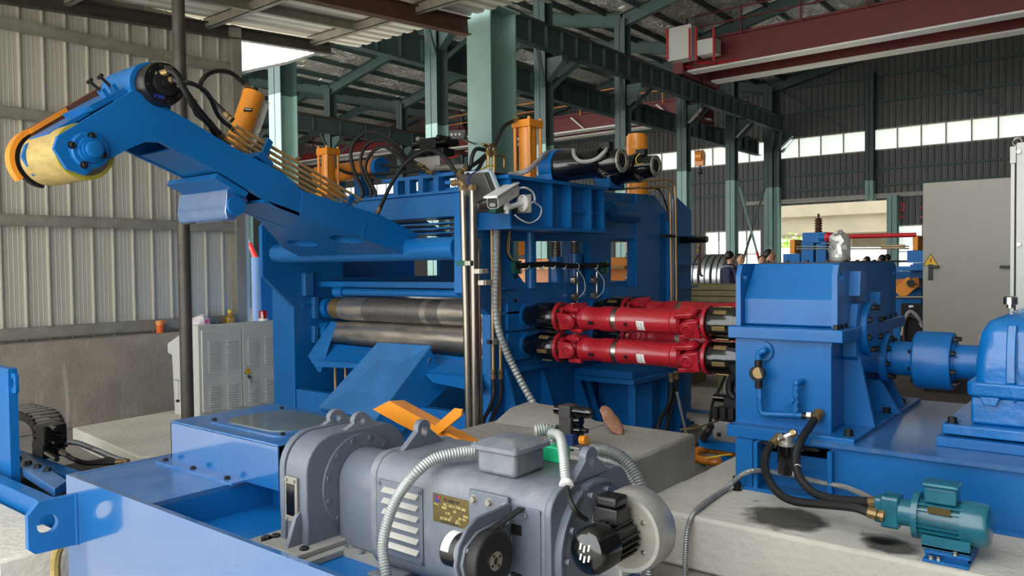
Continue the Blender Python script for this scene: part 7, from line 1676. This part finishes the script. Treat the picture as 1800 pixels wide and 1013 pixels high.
def on_dado(px, py, X=-8.5): return P(px, py, X=X)
c = on_dado(281, 568); t = thing('orange_cup', 'orange plastic cup with pale lid on the dado', 'cup', (c.x, c.y, ZD)); build('cup', MB().lathe((c.x, c.y, ZD), (0,0,1), [(0, .038), (.09, .042)], 18), 'orange_red', t); build('lid', MB().lathe((c.x, c.y, ZD+.09), (0,0,1), [(0, .045), (.045, .045), (.05, .035)], 18), 'orange_lid', t); build('handle', MB().cbox((c.x, c.y+.055, ZD+.115), .03, .03, .025), 'orange_lid', t, .004)
c = on_dado(352, 560); t = thing('plastic_bag', 'crumpled white plastic bag with pink print on the dado', 'bag', (c.x, c.y, ZD))
mb = MB().sphere((c.x, c.y, ZD+.085), .10, .11, .085, 14, 10); mb.v = [v*1.0+V(random.uniform(-.02,.02), random.uniform(-.02,.02), random.uniform(-.018,.02) if v.z > ZD+.02 else 0) for v in mb.v]
build('bag_body', mb, 'bag', t, ang=10); build('pink_print', MB().obb((c.x+.10, c.y+.02, ZD+.10), (.012,0,0), (0,.03,.01), (0,-.005,.015)), 'pink', t)
c = on_dado(404, 556); t = thing('oil_bottle', 'yellow oil bottle with cap on the dado', 'bottle', (c.x, c.y, ZD)); build('bottle', MB().lathe((c.x, c.y, ZD), (0,0,1), [(0, .05), (.01, .055), (.12, .055), (.16, .025), (.18, .022)], 20), 'oil_bottle', t); build('cap', MB().cyl((c.x, c.y, ZD+.18), (c.x, c.y, ZD+.21), .026, n=14), 'yellow', t); build('oil_fill', MB().cyl((c.x, c.y, ZD+.005), (c.x, c.y, ZD+.06), .05, n=18), 'orange_red', t)
mb = MB()
pts = [on_dado(368, 562)+V(.02*math.sin(k*1.3), .03*k, .015+.012*(k % 3)) for k in range(9)]
tag(build('coiled_cable', MB().tube(spline([V(p.x, p.y, ZD+.025+.012*(i % 3)) for i, p in enumerate(pts)]), .02, 8), 'rubber'), 'black cable heap lying on the dado between bag and bottle', 'cable')
# ================================================================ LEFT EDGE: carriage with cable chain
LX = -5.2
lc = thing('side_carriage', 'blue carriage with bolted plate and upright at the left of the front bed', 'carriage', (-5.2, 1.9, 0))
ZB = .40
q4 = [P(12, 806, Z=ZB), P(48, 797, Z=ZB), P(118, 845, Z=ZB), P(96, 860, Z=ZB)]
build('bolted_plate', MB().prism('z', [(p.x, p.y) for p in q4], ZB-.05, ZB), 'blue_top', lc, .004)
bolts(lc, [P(px, py, Z=ZB) for px, py in ((32,808),(50,816),(66,822),(83,828))], (0,0,1), .02, .02)
build('upright', MB().box(P(0,750,Y=1.75).x-.3, P(17,750,Y=1.75).x, 1.75, 1.80, .05, P(10,648,Y=1.75).z), 'blue', lc)
c = P(26, 673, Y=1.78)
build('upright_lug', MB().prism('y', rrect(c.x-.075, c.x+.055, c.z-.06, c.z+.06, .02), 1.765, 1.785, [circ((c.x, c.z), .028, 16)]), 'blue', lc)
a, b = P(-60, 915, Y=1.62), P(84, 895, Y=1.62)
build('rail_beam', MB().box(a.x, b.x, 1.62, 1.70, b.z-.16, b.z+.02), 'blue', lc, .004)
build('rail_flange', MB().box(a.x, b.x+.02, 1.56, 1.76, b.z-.19, b.z-.16), 'blue', lc)
build('rail_end', MB().box(b.x, b.x+.02, 1.55, 1.9, b.z-.19, b.z+.04), 'blue', lc)
build('bed_plate', MB().box(P(20,880,Z=.3).x-.7, P(60,870,Z=.3).x+.3, 1.75, 2.5, .22, .28), 'black_steel', lc)
build('carriage_beam', MB().box(P(0,860,Y=2.0).x-.3, b.x+.05, 2.0, 2.1, .05, ZB-.06), 'blue', lc, .004)
wl_ = P(-4, 775, Y=1.9); wh = thing('brown_drum', 'worn brown drum rim at the left frame edge', 'drum', (wl_.x, 1.9, wl_.z-.2))
build('rim', MB().lathe((wl_.x-.0, 1.80, wl_.z), (0.35,-1,0), [(0, .20), (.02, .22), (.06, .21), (.10, .22), (.12, .20)], 36), 'rust_brown', wh)
# cable chain links
ch_ = thing('cable_chain', 'black segmented cable chain with grey crossbars bending down', 'cable chain', P(60, 800, Y=2.2))
path = spline([P(5,722,Y=2.2), P(25,728,Y=2.2), P(48,735,Y=2.2), P(60,750,Y=2.2), P(64,772,Y=2.2), P(66,800,Y=2.2)], 5)
for i, (p, q) in enumerate(zip(path[::2], path[2::2])):
    d = q-p; n = V(0,1,0)
    for w_ in (.18, 0): l_ = build('link', MB().bar(p+n*w_, q+n*w_, .02, .07, V(0,0,1) if abs(d.z) < abs(d.x) else V(1,0,0)), 'black_plastic', ch_)
    build('crossbar', MB().bar((p+q)/2+V(.0,-.01,.03), (p+q)/2+n*.2+V(0,0,.03), .035, .012), 'galv', l_)
c = P(90, 762, Y=2.15)
t = thing('carriage_valve', 'black hydraulic valve cluster with hose ends behind the cable chain', 'valve block', c-V(0,0,.1))
build('valve_body', MB().cbox(c, .16, .14, .13), 'black_plastic', t, .008); build('valve_body', MB().cbox(c-V(.05,0,.11), .2, .14, .10), 'black_plastic', t, .008)
for k in range(4): build('solenoid', MB().cyl(c+V(.06,-.03+.03*(k % 2),.05-.045*k), c+V(.17,-.03+.03*(k % 2),.05-.045*k), .018, n=10), 'black_gloss', t)
build('fitting', MB().cyl(P(80,795,Y=2.1), P(100,808,Y=2.1), .018, n=8), 'steel', t); build('fitting', MB().cyl(P(108,796,Y=2.1), P(120,801,Y=2.1), .016, n=8), 'steel', t)
hose('black hose with crimped end lying behind the front bed corner', [P(112,797,Y=2.12), P(128,807,Y=2.12), P(150,814,Y=2.2), P(180,814,Y=2.3), P(212,812,Y=2.4)], .016)
tag(build('floor_conduit', MB().ribbed(spline([P(95,780,Y=2.3), P(130,778,Y=2.4), P(165,790,Y=2.5), P(200,805,Y=2.55), P(225,812,Y=2.6)], 10), .02, .012, .08), 'conduit'), 'grey ribbed conduit lying on the floor beyond the bed corner', 'conduit')
struct('block_left', MB().box(-6.0, P(100, 960, Y=1.5).x, 1.25, 1.6, 0, P(60, 955, Y=1.45).z), 'concrete_light', None, .015)
a = P(108, 985, Y=1.50); sl_ = thing('webbing_sling', 'yellow webbing sling loop beside the bed corner', 'sling', (a.x, 1.5, 0))
build('loop', MB().tube(spline([P(112,953,Y=1.47), P(102,965,Y=1.46), P(97,995,Y=1.46), P(100,1040,Y=1.46), P(104,1100,Y=1.46)]), .022, 8), 'yellow_roller', sl_)
rp = thing('red_drum', 'dull red curved drum edge behind the blue cover', 'drum', P(280, 810, Y=2.9))
c = P(280, 850, Y=2.95); build('drum_shell', MB().cyl((c.x-.25, 2.95, c.z-.02), (c.x+.3, 2.95, c.z-.02), .14, n=28), 'rust_brown', rp)
# cleanup of stray render settings is left to the renderer
# marker scribble and scuffed paint line on the apron
nn = (pb_-pa).cross(pd-pa).normalized()
if nn.z < 0: nn = -nn
def apx(px, py):
    r = P(px, py, d=1.0)-V(0,0,CAMZ); t_ = (pa-V(0,0,CAMZ)).dot(nn)/r.dot(nn); return V(0,0,CAMZ)+r*t_+nn*.003
for (x0_, y0_, x1_, y1_) in ((690,651,693,647),(693,652,695,647),(697,647,699,643),(699,648,701,643),(686,655,688,652),(703,646,705,643)):
    build('marker_stroke', MB().bar(apx(x0_, y0_), apx(x1_, y1_), .008, .002, nn), 'dark_print', ap)
